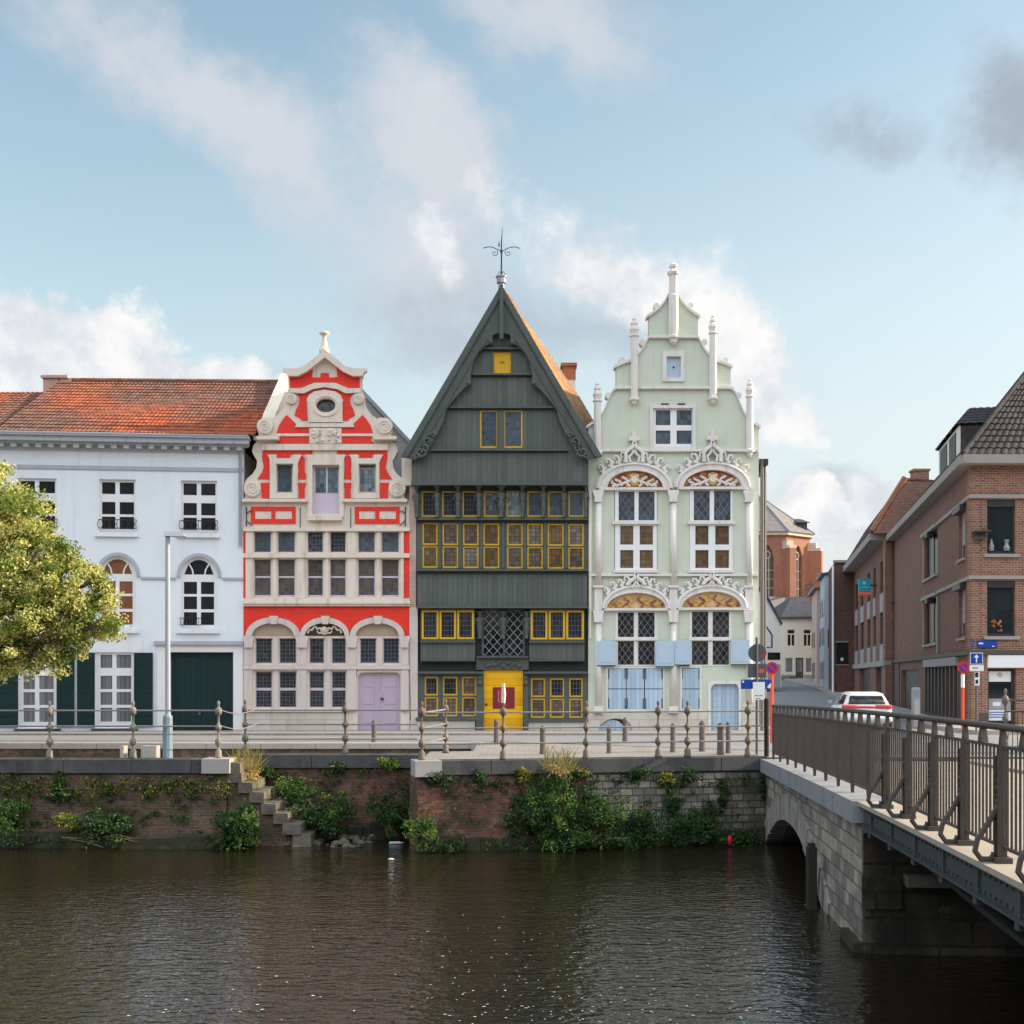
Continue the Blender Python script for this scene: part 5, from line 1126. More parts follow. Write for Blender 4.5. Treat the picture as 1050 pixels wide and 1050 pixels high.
# ---------------------------------------------------------------- second brick building with the letting board
b0 = Vector((W(907.5, 700, 70).x, 70.0))
h2 = thing('brick_building', 'brick apartment block with pale panels and a teal letting board, up the side street', 'building', (b0.x, b0.y, .28))
S2 = Plane((b0.x, b0.y), (SU.x, SU.y)); F2 = Plane((b0.x, b0.y), (1, 0))
t2 = lambda px: S2.to(px, 700)[0]
E2 = 9.45; L2 = -t2(872)
part(F2, rect(0, -.3, 2.2, E2 + .55), 0, -.4, 'end_wall', 'brick_orange', par=h2); part(F2, rect(-.02, 2.5, 2.2, 2.75), .06, -.02, 'string_course', 'concrete', par=h2)
wins = []
for a, b in ((902.5, 905.8), (895.5, 898), (889.5, 892.3), (882.5, 885.8), (876.8, 879.6)):
    for z0, z1_ in ((3.7, 5.6), (6.6, 8.4)): wins.append(rect(t2(a), z0, t2(b), z1_))
doors = [rect(t2(a), .3, t2(b), 2.4) for a, b in ((898, 903.5), (881, 892), (873, 876))]
part(S2, rect(-L2, -.3, -.002, E2), 0, -.4, 'side_wall', 'brick_shaded', wins + doors, par=h2)
for q_ in wins:
    w_ = window(S2, h2, q_, [rect(q_[0][0] + .08, q_[0][1] + .08, q_[1][0] - .08, q_[2][1] - .08)], -.1, M['frame_dark'], M['g_matte'], px=False, mg=.02)
    part(S2, rect(q_[0][0], q_[0][1] - 1.1, q_[1][0], q_[0][1] - .02), .03, -.01, 'panel', 'panel_grey', par=h2)
for q_ in doors: part(S2, q_, -.25, -.33, 'garage_door', 'frame_dark', par=h2)
part(S2, rect(-L2, 2.45, -.002, 2.75), .12, -.01, 'string_course', 'concrete', par=h2); part(S2, rect(-L2, E2 + .002, -.3, E2 + .4), .8, -.3, 'cornice', 'concrete', par=h2)
mb = MB(); mb.hexa([(b0.x + .5, 70.5, -.3), (b0.x + 9, 70.5, -.3), (b0.x + 13.5, 70.2 + L2, -.3), (b0.x + .5 + .19 * L2, 70 + L2 * .98, -.3), (b0.x + .5, 70.5, 9.3), (b0.x + 9, 70.5, 9.3), (b0.x + 13.5, 70.2 + L2, 9.3), (b0.x + .5 + .19 * L2, 70 + L2 * .98, 9.3)]); mb.build('core', M['brick_shaded'], h2)
A, B_ = S2.pt(-L2, E2 + .38, .7), S2.pt(-.1, E2 + .38, .7); up_ = Vector((inw.x * 1.75, inw.y * 1.75, 2.9))
mb = MB(); tile_roof(mb, A, B_, B_ + up_, A + up_, 60, 14, .025, .03, 2); rf = mb.build('roof', M['roof_brown'], h2, weld=False); mb = MB(); mb.poly([B_ + up_, A + up_, A + up_ + Vector((4, 0, -.3)), B_ + up_ + Vector((4, 0, -.3))], .1); mb.build('roof_flat', M['roof_brown'], rf)
mb = MB(); mb.poly([(b0.x - .62, 70.1, E2 + .32), (b0.x + 1.05, 70.1, E2 + 3.2), (b0.x + 5, 70.1, E2 + 3.0), (b0.x + 6, 70.1, E2 + .3)], .35); mb.build('gable_wall', M['brick_orange'], h2)
mb = MB(); e = B_ + Vector((0, -.12, .1)); mb.tube([e, e + up_], .17, 6); mb.build('verge_tiles', M['brick_red'], rf)
mb = MB()
for px_, ytop in ((933, 494), (942, 484)):
    p = W(px_, ytop, 71); mb = MB(); mb.box(p.x - .35, p.x + .45, 70.6, 71.4, 11, p.z); mb.box(p.x - .42, p.x + .52, 70.55, 71.45, p.z, p.z + .12); mb.build('chimney', M['brick_orange'], h2)
mb = MB(); mb.tube([F2.pt(.35, 5.95, .02), F2.pt(.35, 5.95, .35), F2.pt(.9, 5.9, .5), F2.pt(.95, 5.55, .5)], .05, 6); mb.build('wall_lamp', M['frame_dark'], h2)
# letting board on the wall
bp = W(888, 602, 74.5); BP = Plane((bp.x, bp.y), (1, 0))
bd = thing('letting_board', 'teal letting board with a red lower band on the brick apartment block', 'sign', tuple(bp))
def bpx(x0, y0, x1, y1): (a, z1_), (b, z0) = BP.to(x0, y0), BP.to(x1, y1); return rect(a, z0, b, z1_)
part(BP, bpx(880.3, 593.3, 892.6, 606), .05, -.05, 'board', 'sign_teal', par=bd); part(BP, bpx(880.3, 606.1, 892.6, 611.3), .05, -.05, 'board', 'sign_orange', par=bd)
t, z = BP.to(886.4, 608.7); text_mb('TE KOOP', .16, BP, t, z, .06).build('lettering', M['sign_white'], bd)
mb = MB(); mb.slab(BP, bpx(884.5, 596, 887.8, 599.5), .058, .051, (), False); mb.slab(BP, bpx(882.5, 602, 890.3, 602.7), .058, .051, (), False); mb.build('emblem', M['sky_blue_flat'], bd)
mb = MB(); p = BP.pt(BP.to(892.6, 600)[0], Z(600, 74.5), -.02); mb.tube([p, p + Vector((.9, .6, 0))], .05, 6); mb.build('arm', M['sign_grey'], bd)

# ---------------------------------------------------------------- dark brick end and narrow fronts further up
def block(name, label, p0, w, dep, h, mat, roof=None, z0=0.0):
    r = thing(name, label, 'house', (p0[0], p0[1], z0)); x, y = p0
    k = .19 * dep
    mb = MB(); mb.hexa([(x, y, z0 - .5), (x + w, y, z0 - .5), (x + w + k, y + dep, z0 - .5), (x + k, y + dep, z0 - .5), (x, y, h), (x + w, y, h), (x + w + k, y + dep, h), (x + k, y + dep, h)]); mb.build('wall', M[mat], r)
    if roof:
        rh = w * .12
        mb = MB(); mb.poly([(x - .3, y - .2, h), (x + w / 2, y - .2, h + rh), (x + w / 2 + k, y + dep, h + rh), (x - .3 + k, y + dep, h)], .15); mb.poly([(x + w / 2, y - .2, h + rh), (x + w + .3, y - .2, h), (x + w + .3 + k, y + dep, h), (x + w / 2 + k, y + dep, h + rh)], .15); mb.build('roof', M[roof], r)
        mb = MB(); mb.poly([(x, y + .05, h), (x + w, y + .05, h), (x + w / 2, y + .05, h + rh - .1)], .2); mb.build('gable', M[mat], r)
        mb = MB(); mb.tube([(x - .25, y, h + .02), (x - .25 + k, y + dep, h + .02)], .12, 6); mb.build('gutter', M['zinc'], r)
    return r
p = W(855.5, 700, 92)
dk = block('brick_house', 'narrow dark brick end wall beside the pale blue front, up the side street', (p.x, 92), 5, 7, Z(577, 92), 'brick_dark', None, .5)
D3 = Plane((p.x, 92.0), (1, 0)); d3 = lambda x0, y0, x1, y1: rect(D3.to(x0, y1)[0], D3.to(x0, y1)[1], D3.to(x1, y0)[0], D3.to(x1, y0)[1])
part(D3, d3(854.8, 574.5, 880, 577), .15, -.2, 'coping', 'concrete', par=dk)
w_ = part(D3, d3(857.5, 659, 869.5, 681), .04, -.02, 'shop_panel', 'black', par=dk); part(D3, d3(856.5, 657.5, 870, 658.7), .08, -.02, 'string_course', 'concrete', par=dk); part(D3, d3(856.5, 681.3, 870, 682.3), .08, -.02, 'string_course', 'concrete', par=dk)
part(D3, d3(861.8, 674.5, 864.6, 677.5), .055, .041, 'emblem', 'sign_white', par=w_)
mb = MB(); x = p.x - .12; mb.tube([(x, 91.9, Z(580, 92)), (x, 91.9, .6)], .08, 6); mb.build('downpipe', M['sign_white'], dk)
p = W(845.5, 700, 99.5)
pb = block('narrow_house', 'narrow pale blue plastered front between the dark brick end and the pink house', (p.x, 99.5), 6, 6.4, Z(588, 99.5), 'pale_blue_plaster', 'slate', .9)
p2 = W(837.5, 700, 106.5)
pk_ = block('narrow_house', 'narrow dusty pink plastered house with an orange tile roof, beside the cream house', (p2.x, 106.5), 6, 9, Z(603, 106.5), 'pink_plaster', 'roof_red', 1.2)
for hh, pp, hz, dep in ((pb, p, 99.5, 6.4), (pk_, p2, 106.5, 9)):
    PL = Plane((pp.x, hz), (-.19, -1)); 
    for t0 in (-dep + .7, -dep + 2.9, -dep + 5):
        if t0 > -.8: continue
        for z0 in (1.7, 4.4, 6.7):
            if z0 > 6 and hz > 105: continue
            part(PL, rect(t0, z0 + (.0), t0 + .8, z0 + 1.4), .03, -.02, 'window', 'g_office', par=hh)
    F_ = Plane((pp.x, hz), (1, 0)); part(F_, rect(.25, 4.2, .9, 5.6), .03, -.02, 'window', 'g_office', par=hh)
# ---------------------------------------------------------------- cream house at the head of the street
c0 = W(787, 700, 116); KP = Plane((c0.x, 116.0), (1, 0))
def kp(x0, y0, x1, y1): a, b = KP.to(x0, y1), KP.to(x1, y0); return rect(a[0], a[1], b[0], b[1])
ch_ = thing('cream_house', 'small cream plastered house with a slate roof closing the side street', 'house', (c0.x, 116, 1.65))
wn_ = [(807.4, 645.5, 815.3, 662.5), (824, 645.5, 831.8, 662.5)]; gw_ = [(805.3, 674.5, 813.4, 689.5), (826.2, 674.5, 832.8, 689.5)]; kd = (815.8, 674.5, 824, 696)
part(KP, kp(787, 634.5, 840, 702), 0, -.4, 'wall', 'cream_plaster', [kp(*q_) for q_ in wn_ + gw_ + [kd]], par=ch_)
a, b = W(788, 0, 116).x, W(840, 0, 116).x
mb = MB(); mb.box(a, b, 116.45, 124, 1, Z(635, 116)); mb.build('wall', M['cream_plaster'], ch_)
for q_ in wn_:
    c_ = (q_[0] + q_[2]) / 2
    window(KP, ch_, kp(*q_), [kp(q_[0] + .6, q_[1] + .6, q_[2] - .6, q_[1] + 4), kp(q_[0] + .6, q_[1] + 5.2, c_ - .5, q_[3] - .5), kp(c_ + .5, q_[1] + 5.2, q_[2] - .6, q_[3] - .5)], -.08, M['cream_plaster'], M['g_office'], px=False, mg=.02)
for q_ in gw_: window(KP, ch_, kp(*q_), [kp(q_[0] + .6, q_[1] + .6, q_[2] - .6, q_[3] - .6)], -.08, M['cream_plaster'], M['g_curtain'], px=False, mg=.02)
d_ = part(KP, kp(*kd), -.12, -.2, 'door', 'frame_brown', par=ch_); part(KP, kp(817.3, 676, 822.5, 689), -.1, -.121, 'door_pane', 'g_curtain', par=d_)
part(KP, kp(795, 692, 815.5, 700), .04, -.01, 'plinth', 'concrete', par=ch_); part(KP, kp(824.3, 692, 840, 700), .04, -.01, 'plinth', 'concrete', par=ch_)
part(KP, kp(800, 632.5, 841, 634.4), .3, -.1, 'gutter', 'frame_brown', par=ch_)
ze = Z(633, 116); zt = Z(611, 118.5); x0, x1 = W(800.5, 0, 116).x, W(846, 0, 116).x; xr = W(811.5, 0, 119.5).x
mb = MB(); mb.poly([(x0, 115.7, ze), (x1, 115.7, ze), (x1 - 1, 119.5, zt), (xr, 119.5, zt)], .15); mb.poly([(xr, 119.5, zt), (x1 - 1, 119.5, zt), (x1, 124, ze), (x0 - 1, 124, ze)], .15); mb.poly([(x0, 115.7, ze), (xr, 119.5, zt), (x0 - 1, 124, ze)], .15)
mb.build('roof', M['slate'], ch_)
# old white annexe on the left of the street with its slate roof
a0 = W(770, 700, 96); AP = Plane((a0.x, 96.0), (1, 0)); kx = lambda L: [AP.to(x, y) for x, y in L]
an = thing('white_annexe', 'old white annexe with a slanting gable, behind the round traffic sign', 'house', (a0.x, 96, .6))
part(AP, kx([(770, 705), (801, 705), (801, 640), (783, 606), (770, 598)]), 0, -9, 'wall', 'white_old', par=an)
part(AP, kx([(769, 597), (783.5, 604.8), (802, 639), (801, 641.5), (782.5, 608), (769, 600)]), .2, -9, 'roof', 'slate', par=an)
part(AP, kx(rect(787, 669, 800, 676.5)), .03, -.05, 'window', 'g_office', par=an)
part(AP, kx(rect(787, 681, 800, 705)), .05, -.05, 'base_panel', 'panel_grey', par=an)
mb = MB(); mb.ptube(AP, [(784, 640), (791.5, 651), (791.5, 664), (786, 664)], .5, .06, 6); mb.build('railing', M['iron'], an)
rz = thing('slate_roof_house', 'house behind the cream house showing a blue grey slate roof, below the church', 'house', (W(797, 0, 128).x, 128, 1.7))
mb = MB(); xa, xb, xc = W(789, 0, 128).x, W(797, 0, 128).x, W(812, 0, 128).x
mb.box(xa, xc + 2, 127.5, 136, 1.5, Z(640, 128)); mb.build('wall', M['white_old'], rz)
mb = MB(); mb.poly([(xa - .6, 127.2, Z(618, 128)), (xb, 127.2, Z(640, 128)), (xc, 131, Z(612.5, 131)), (xa + 1, 131, Z(612.5, 131))], .15); mb.poly([(xb, 127.2, Z(640, 128)), (xc + 3, 127.2, Z(640, 128)), (xc + 1, 131, Z(612.5, 131)), (xc, 131, Z(612.5, 131))], .15); mb.build('roof', M['slate'], rz)
org = thing('orange_roof_house', 'house with a bright orange tile roof in front of the church buttress', 'house', (W(830, 0, 135).x, 135, 1.7))
mb = MB(); xa, xb, xc = W(820, 0, 135).x, W(828, 0, 135).x, W(842, 0, 135).x
mb.box(xa + .6, xc, 135, 143, 1.5, Z(622, 135)); mb.build('wall', M['pink_plaster'], org)
mb = MB(); tile_roof(mb, (xa, 134.7, Z(624, 135)), (xc, 134.7, Z(616, 135)), (xc, 139, Z(596, 139)), (xb + .6, 139, Z(598, 139)), 20, 9, .03, .04, 2); mb.build('roof', M['roof_red'], org, weld=False)
# ---------------------------------------------------------------- church apse
kx0, ky0 = W(789, 0, 172).x, 178.0
chu = thing('church', 'red brick church apse with tall pointed windows and a grey slate roof, far behind', 'church', (kx0, ky0, 1.7))
Rr = 6.9; zE = Z(549, 172)
an_ = [R(-90 - 22.5 * 1 + 45 * i - 4) for i in range(8)]
ringp = [Vector((kx0 + Rr * math.cos(a), ky0 + Rr * math.sin(a))) for a in an_]
zs, zt_ = Z(612, 172), Z(556, 172)
for i in range(8):
    p, q_ = ringp[i], ringp[(i + 1) % 8]
    pl = Plane((p.x, p.y), (q_ - p)); Lw = (q_ - p).length
    if pl.n.y > .3:
        part(pl, rect(0, 1, Lw, zE), 0, -.8, 'wall', 'brick_church', par=chu); continue
    c_, hw = Lw / 2, .92
    o_ = [(c_ - hw, zs), (c_ + hw, zs), (c_ + hw, zs + 5.2), (c_ + hw * .8, zs + 6.1), (c_ + hw * .4, zs + 6.8), (c_, zs + 7.1), (c_ - hw * .4, zs + 6.8), (c_ - hw * .8, zs + 6.1), (c_ - hw, zs + 5.2)]
    part(pl, rect(0, 1, Lw, zE), 0, -.8, 'wall', 'brick_church', [o_], par=chu)
    mb = MB(); mb.slab(pl, o_, -.35, -.4, (), False); w_ = mb.build('window', M['g_grid_brown'], chu)
    mb = MB()
    for t_ in (-.32, .32): mb.tube([pl.pt(c_ + t_, zs, -.3), pl.pt(c_ + t_, zs + 5.3, -.3)], .07, 5)
    mb.tube([pl.pt(c_ + .5 * math.cos(2 * math.pi * k / 12), zs + 5.7 + .5 * math.sin(2 * math.pi * k / 12), -.3) for k in range(13)], .08, 5)
    for z_ in (1.2, 2.4, 3.6): mb.tube([pl.pt(c_ - hw, zs + z_, -.3), pl.pt(c_ + hw, zs + z_, -.3)], .05, 4)
    mb.build('tracery', M['church_stone'], w_); part(pl, rect(c_ - hw - .2, zs - .4, c_ + hw + .2, zs - .003), .25, -.3, 'sill', 'church_stone', par=w_)
for p in ringp:
    dr_ = (p - Vector((kx0, ky0))).normalized(); c2 = p + dr_ * .75
    if dr_.y > .5: continue
    mb = MB(); mb.obox(c2, dr_, .95, .48, 1, zE - 1.9); bt = mb.build('buttress', M['brick_church'], chu)
    mb = MB(); c3 = c2 - dr_ * .1; mb.obox(c3, dr_, .95, .55, zE - 1.9, zE - 1.5); mb.obox(c3 - dr_ * .3, dr_, .6, .5, zE - 1.5, zE - .8); mb.build('buttress_cap', M['church_stone'], bt)
mb = MB()
for i in range(8):
    p, q_ = ringp[i], ringp[(i + 1) % 8]; k = 1.07; o2 = Vector((kx0, ky0))
    pp, qq = o2 + (p - o2) * k, o2 + (q_ - o2) * k
    mb.poly([(pp.x, pp.y, zE), (qq.x, qq.y, zE), (qq.x, qq.y, zE + .45), (pp.x, pp.y, zE + .45)], .5)
mb.build('cornice', M['church_stone'], chu)
zA_ = Z(507, 178); mb = MB(); apx = Vector((kx0 - .2, ky0 + 1.0, zA_))
for i in range(8):
    p, q_ = ringp[i], ringp[(i + 1) % 8]; o2 = Vector((kx0, ky0)); pp, qq = o2 + (p - o2) * 1.1, o2 + (q_ - o2) * 1.1
    mb.poly([(pp.x, pp.y, zE + .45), (qq.x, qq.y, zE + .45), apx], .15)
rf = mb.build('roof', M['slate_pale'], chu)
mb = MB()
for p in ringp[:5]:
    o2 = Vector((kx0, ky0)); pp = o2 + (p - o2) * 1.1; mb.tube([(pp.x, pp.y, zE + .5), apx + Vector((0, 0, .05))], .1, 5)
mb.tube([apx, apx + Vector((0, 0, 1.6))], [.08, .02], 5); mb.build('roof_ridge', M['zinc'], rf)
dp = W(824, 539, 174); mb = MB(); mb.box(dp.x - .6, dp.x + .6, 174.5, 176.5, dp.z - .8, dp.z + .5); mb.poly([(dp.x - .9, 174.2, dp.z + .5), (dp.x + .9, 174.2, dp.z + .5), (dp.x + .2, 177, dp.z + 1.3), (dp.x - .7, 177, dp.z + 1.3)], .1); mb.build('roof_dormer', M['slate'], rf)
# nave behind
mb = MB(); mb.box(kx0 - 6.3, kx0 + 6.3, ky0 + 6, ky0 + 30, 1, zE); mb.build('nave_wall', M['brick_church'], chu)
# ---------------------------------------------------------------- quay walls
def wall_thing(label, p0, p1, mat, zt=0.0, depth=1.2, back=None, cop_d=.07, foot=True):
    p0, p1 = Vector(p0), Vector(p1); L = (p1 - p0).length; pl = Plane(p0, p1 - p0)
    t = thing('quay_wall', label, 'wall', (p0.x, p0.y, zt))
    mb = MB()
    if isinstance(mat, str): mb.slab(pl, rect(0, -3.2, L, zt - .3), 0, -depth, (), False); mb.build('wall_face', M[mat], t)
    else:
        for a, b, m_ in mat: mb = MB(); mb.slab(pl, rect(a * L, -3.2, b * L, zt - .3), 0, -depth, (), False); mb.build('wall_face', M[m_], t)
    mb = MB(); x = -.03; random.seed(int(p0.x * 7 + 50))
    while x < L:
        w_ = min(random.uniform(1.3, 1.9), L + .03 - x)
        mb.slab(pl, rect(x, zt - .298, x + w_ - .012, zt + random.uniform(-.004, .004)), cop_d + random.uniform(-.006, .006), -.55, (), False); x += w_
    mb.build('coping', M['bluestone'], t)
    if foot:
        mb = MB(); n = 24
        for i in range(n):
            a, b = L * i / n, L * (i + 1) / n; h = -1.62 + random.uniform(-.08, .08)
            mb.slab(pl, [(a, -3.2), (b - .01, -3.2), (b - .01, h), (a, h + random.uniform(-.05, .05))], .28 + random.uniform(-.05, .05), -.05, (), False)
        mb.build('footing', M['quay_footing'], t)
    return t, pl
q1_, QP1 = wall_thing('mossy dark brick quay wall below the white house, left of the stone steps', (-60, 28.0), (-6.31, 28.0), 'quay_brick_old')
q2_, QP2 = wall_thing('set back red brick quay wall behind the stone steps, below the red house', (-6.31, 29.6), (-2.02, 29.6), 'quay_brick', depth=.9)
q3_, QP3 = wall_thing('quay wall of red brick turning to pale stone, from the cut off corner to the bridge', (-2.02, 27.3), (5.78, 29.0), [(0, .47, 'quay_brick'), (.47, 1, 'quay_stone')], depth=1.4)
mb = MB(); mb.box(-2.03, -1.2, 28.72, 29.6, -3.2, -.31); mb.build('wall_return', M['quay_brick'], q3_)
mb = MB(); mb.slab(QP3, rect(-.08, -.33, .5, .012), .12, -.6, (), False); mb.build('corner_block', M['kerb'], q3_)
mb = MB(); mb.slab(QP1, rect(53.69 - .52, -.305, 53.78, .012), .12, -.6, (), False); mb.build('corner_block', M['kerb'], q1_)
mb = MB(); mb.add([(-2.0, 27.9, -.005), (-.8, 28.1, -.005), (-.8, 34.4, -.005), (-.95, 34.4, -.005), (-.95, 31.2, -.005), (-2.0, 31.0, -.005)], [(0, 1, 2, 3, 4, 5)]); mb.add([(-2.0, 31.0, -.8), (-.95, 31.2, -.8), (-.95, 31.2, -.005), (-2.0, 31.0, -.005)], [(0, 1, 2, 3)]); mb.add([(-.95, 31.2, -.8), (-.95, 34.4, -.8), (-.95, 34.4, -.005), (-.95, 31.2, -.005)], [(0, 1, 2, 3)])
kind(mb.build('pavement', M['paving']), 'structure')
# retaining wall between the low path and the street
rt = thing('retaining_wall', 'low dark retaining wall with a pale kerb between the quay path and the street', 'wall', (-20, 34.4, 0))
RP = Plane((-60, 34.35), (1, 0))
mb = MB(); mb.slab(RP, rect(0, -.9, 59.05, -.12), 0, -.5, (), False); mb.build('wall_face', M['quay_brick_old'], rt)
mb = MB()
for i in range(40): mb.slab(RP, rect(i * 1.478, -.118, i * 1.478 + 1.466, .03 + random.uniform(-.003, .003)), .07, -.5, (), False)
mb.build('kerb', M['kerb'], rt)
mb = MB(); mb.box(-1.1, -.86, 34.2, 34.7, -.6, .06); mb.build('end_block', M['kerb'], rt)
for px0, px1, lb in ((123.5, 127.5, 'slim pale stone block against the retaining wall, left of the lamp post'), (145, 161, 'wide pale stone block against the retaining wall, beside the lamp post foot')):
    mb = MB(); x0, x1 = W(px0, 0, 33.9).x, W(px1, 0, 33.9).x; mb.box(x0, x1, 33.85, 34.2, -.55, -.02); mb.box(x0 + .02, x1 - .02, 33.83, 34.1, -.45, -.12)
    solo(mb, 'stone_block', M['kerb'], lb, 'stone block')
# stone steps to the water
st = thing('stone_stairs', 'worn stone steps running down along the wall to the water', 'stairs', (-6.3, 28.0, 0))
random.seed(3)
for k, (px, zt) in enumerate(((231, -.07), (232.5, -.29), (244, -.51), (255.5, -.72), (267.5, -.98), (280, -1.19), (290, -1.42), (300, -1.66))):
    x0 = W(px, 0, 28).x; wd = .3 if k < 6 else .38
    mb = MB(); y0 = 28.0 + (.02 if k < 6 else random.uniform(-.1, .05))
    zb_ = -2.6 if k > 6 else zt - .24
    mb.hexa([(x0, y0, zb_), (x0 + wd + .02, y0 + .02, zb_), (x0 + wd + .02, 29.55, zb_), (x0, 29.55, zb_), (x0, y0, zt), (x0 + wd + .02, y0, zt - .015), (x0 + wd + .02, 29.55, zt), (x0, 29.55, zt + .01)])
    mb.build('step', M['step_stone'], st)
mb = MB(); x0 = W(231, 0, 28).x
for k in range(6): mb.box(W(232 + 12 * k, 0, 28).x + .02, W(244 + 12 * k, 0, 28).x + .02, 28.08 + .01 * k, 29.54, -3, -.55 - .215 * k)
mb.build('stair_base', M['quay_brick_old'], st)
mb = MB(); random.seed(5)
for i in range(60):
    x, y = random.uniform(-5.0, -3.2), random.uniform(28.0, 29.4); r_ = random.uniform(.05, .14)
    mb.lathe((x, y, WATER + random.uniform(-.06, .1)), [(r_ * .5, -r_ * .5), (r_, -.02), (r_ * .8, r_ * .3), (r_ * .3, r_ * .5)], 6, sy=random.uniform(.6, 1))
kind(mb.build('rubble', M['step_stone']), 'stuff')
# ---------------------------------------------------------------- railings with cast posts
PROF = [(.10, 0), (.10, .05), (.085, .08), (.085, .17), (.05, .22), (.045, .27), (.085, .32), (.092, .37), (.08, .42), (.045, .47), (.04, .58), (.055, .62), (.082, .67), (.085, .72), (.055, .77), (.038, .82), (.036, .92), (.06, .97), (.088, 1.0), (.092, 1.08), (.07, 1.13), (.04, 1.15), (.035, 1.18), (.06, 1.21), (.055, 1.26), (.015, 1.29)]
def post(p, par, mat, k=1.0):
    mb = MB(); mb.lathe(p, [(r_ * (.62 if r_ < .07 else .86), z * k) for r_, z in PROF], 8); return mb.build('post', M[mat], par, True)
def railing(label, pts, mat, hs, rmat='rail_grey', k=1.0, ext=None):
    t = thing('quay_railing', label, 'railing', tuple(pts[0]))
    for p in pts: post(p, t, mat, k)
    for h in hs:
        L = [p + Vector((0, 0, h)) for p in (ext or []) ] if ext else [p + Vector((0, 0, h)) for p in pts]
        mb = MB(); mb.tube(L, .018, 6); mb.build('rail', M[rmat], t)
    return t
w0 = lambda px, Y: Vector(((px - CX) / FPX * Y, Y, 0))
L1 = [w0(-35, 28.25), w0(51, 28.25), w0(136.5, 28.25), w0(224, 28.25)]
r_ = railing('quay railing on weathered cast posts with two thin rails before the white house', L1, 'post_blue', (.72, 1.07), 'rail_grey')
mb = MB()
for h in (.72, 1.07): mb.tube([L1[3] + Vector((.62 * i / 8, 1.4 * i / 8, h - .12 * math.sin(math.pi * i / 8) + .03)) for i in range(9)], .012, 5)
mb.build('chain', M['rail_grey'], r_)
L2_ = [w0(251.5, 29.85), w0(354, 29.85), w0(432.5, 27.55)]
railing('quay railing with three rails on rust marked posts before the red house', L2_[:2], 'post_paint', (.36, .7, 1.04), ext=[L2_[0], L2_[1], w0(428, 29.85)])
L3 = [L2_[2], w0(516, 27.8), w0(601, 28.15), w0(675, 28.5), w0(705, 28.65), w0(767, 28.95)]
r3_ = railing('long quay railing with rusty cast posts before the timber and green houses', L3, 'post_paint', (.36, .7, 1.04), ext=L3 + [w0(783, 29.1)])
bp_ = w0(457, 30.4); post(bp_, r3_, 'post_paint')
for h in (.36, .7, 1.04): mb = MB(); mb.tube([L3[0] + Vector((0, 0, h)), bp_ + Vector((0, 0, h))], .021, 6); mb.build('rail', M['rail_grey'], r3_)
p = L3[1]; mb = MB(); mb.tube([p + Vector((0, 0, 1.25)), p + Vector((.01, 0, 1.45)), p + Vector((.0, 0, 1.68))], [.045, .05, .035], 6); mb.build('wrapped_rod', M['cream_stone'], r3_)
e = w0(783, 29.1); mb = MB(); mb.tube([e + Vector((0, 0, 1.04)), e + Vector((.1, .02, 1.02)), e + Vector((.14, .03, .93)), e + Vector((.1, .02, .85)), e + Vector((.0, 0, .86))], .021, 6); mb.build('rail_end', M['rail_grey'], r3_)
e = w0(786, 29.0); mb = MB(); mb.lathe(e, [(.055, 0), (.055, 1.2), (.06, 1.22), (.06, 1.3), (.03, 1.34)], 10); solo(mb, 'bollard', M['black'], 'tall slim black post where the quay railing meets the bridge', 'bollard', smooth=False)
# railing on the far side of the bridge
a = Vector((11.75, 30.2, 0)); L4 = [a, a + Vector((3.2, .1, 0)), a + Vector((6.4, .2, 0))]
rr_ = thing('quay_railing', 'barred quay railing with a knobbed post, right of the bridge by the shop door', 'railing', tuple(a))
for p in L4: post(p, rr_, 'post_paint', 1.2)
for h in (.15, 1.0, 1.26): mb = MB(); mb.tube([L4[0] + Vector((0, 0, h)), L4[2] + Vector((0, 0, h))], .022, 6); mb.build('rail', M['rail_paint'], rr_)
mb = MB()
for i in range(54): p = L4[0].lerp(L4[2], (i + .5) / 54); mb.tube([p + Vector((0, 0, .15)), p + Vector((0, 0, 1.0))], .011, 4)
mb.build('bars', M['rail_paint'], rr_)
# ---------------------------------------------------------------- bollards
def bollard(label, px, yb, h=.82, r0=.075):
    Y = min(35.4, 1.8 * 1300 / (yb - HY)); p = w0(px, Y); h = h
    t = thing('bollard', label, 'bollard', tuple(p), 'bollards along the street')
    mb = MB(); mb.lathe(p, [(r0 * 1.15, 0), (r0 * 1.1, .04), (r0, .1), (r0 * .95, h * .86)], 10); mb.build('shaft', M['bollard'], t, False)
    mb = MB(); mb.lathe(p + Vector((0, 0, h * .86)), [(r0 * 1.1, 0), (r0 * 1.1, .04), (r0 * .8, .09), (r0 * .3, .13)], 10); mb.build('cap', M['bollard'], t, False); return t
bollard('grey bollard in front of the lilac door of the red house', 383.5, 761, .58, .07)
bollard('grey bollard in front of the left half of the yellow door', 509, 761, .62, .075)
bollard('bollard in front of the white plinth under the right windows of the timber house', 556.5, 773, .64, .07)
bollard('bollard in front of the left part of the blue cellar hatch', 624.5, 772, .62, .06)
bollard('bollard at the right part of the blue cellar hatch, close to the green house', 641, 761, .66, .075)
bollard('bollard behind the railing, below the middle column of the green house', 690, 771, .66, .065)
bollard('bollard just left of the blue door, right of a railing post', 720, 770, .72, .075)
bollard('thick bollard in front of the blue door, nearer of a close pair', 739, 773.5, .72, .085)
bollard('thin bollard in front of the blue door, right hand one of a close pair', 746.7, 772, .72, .06)
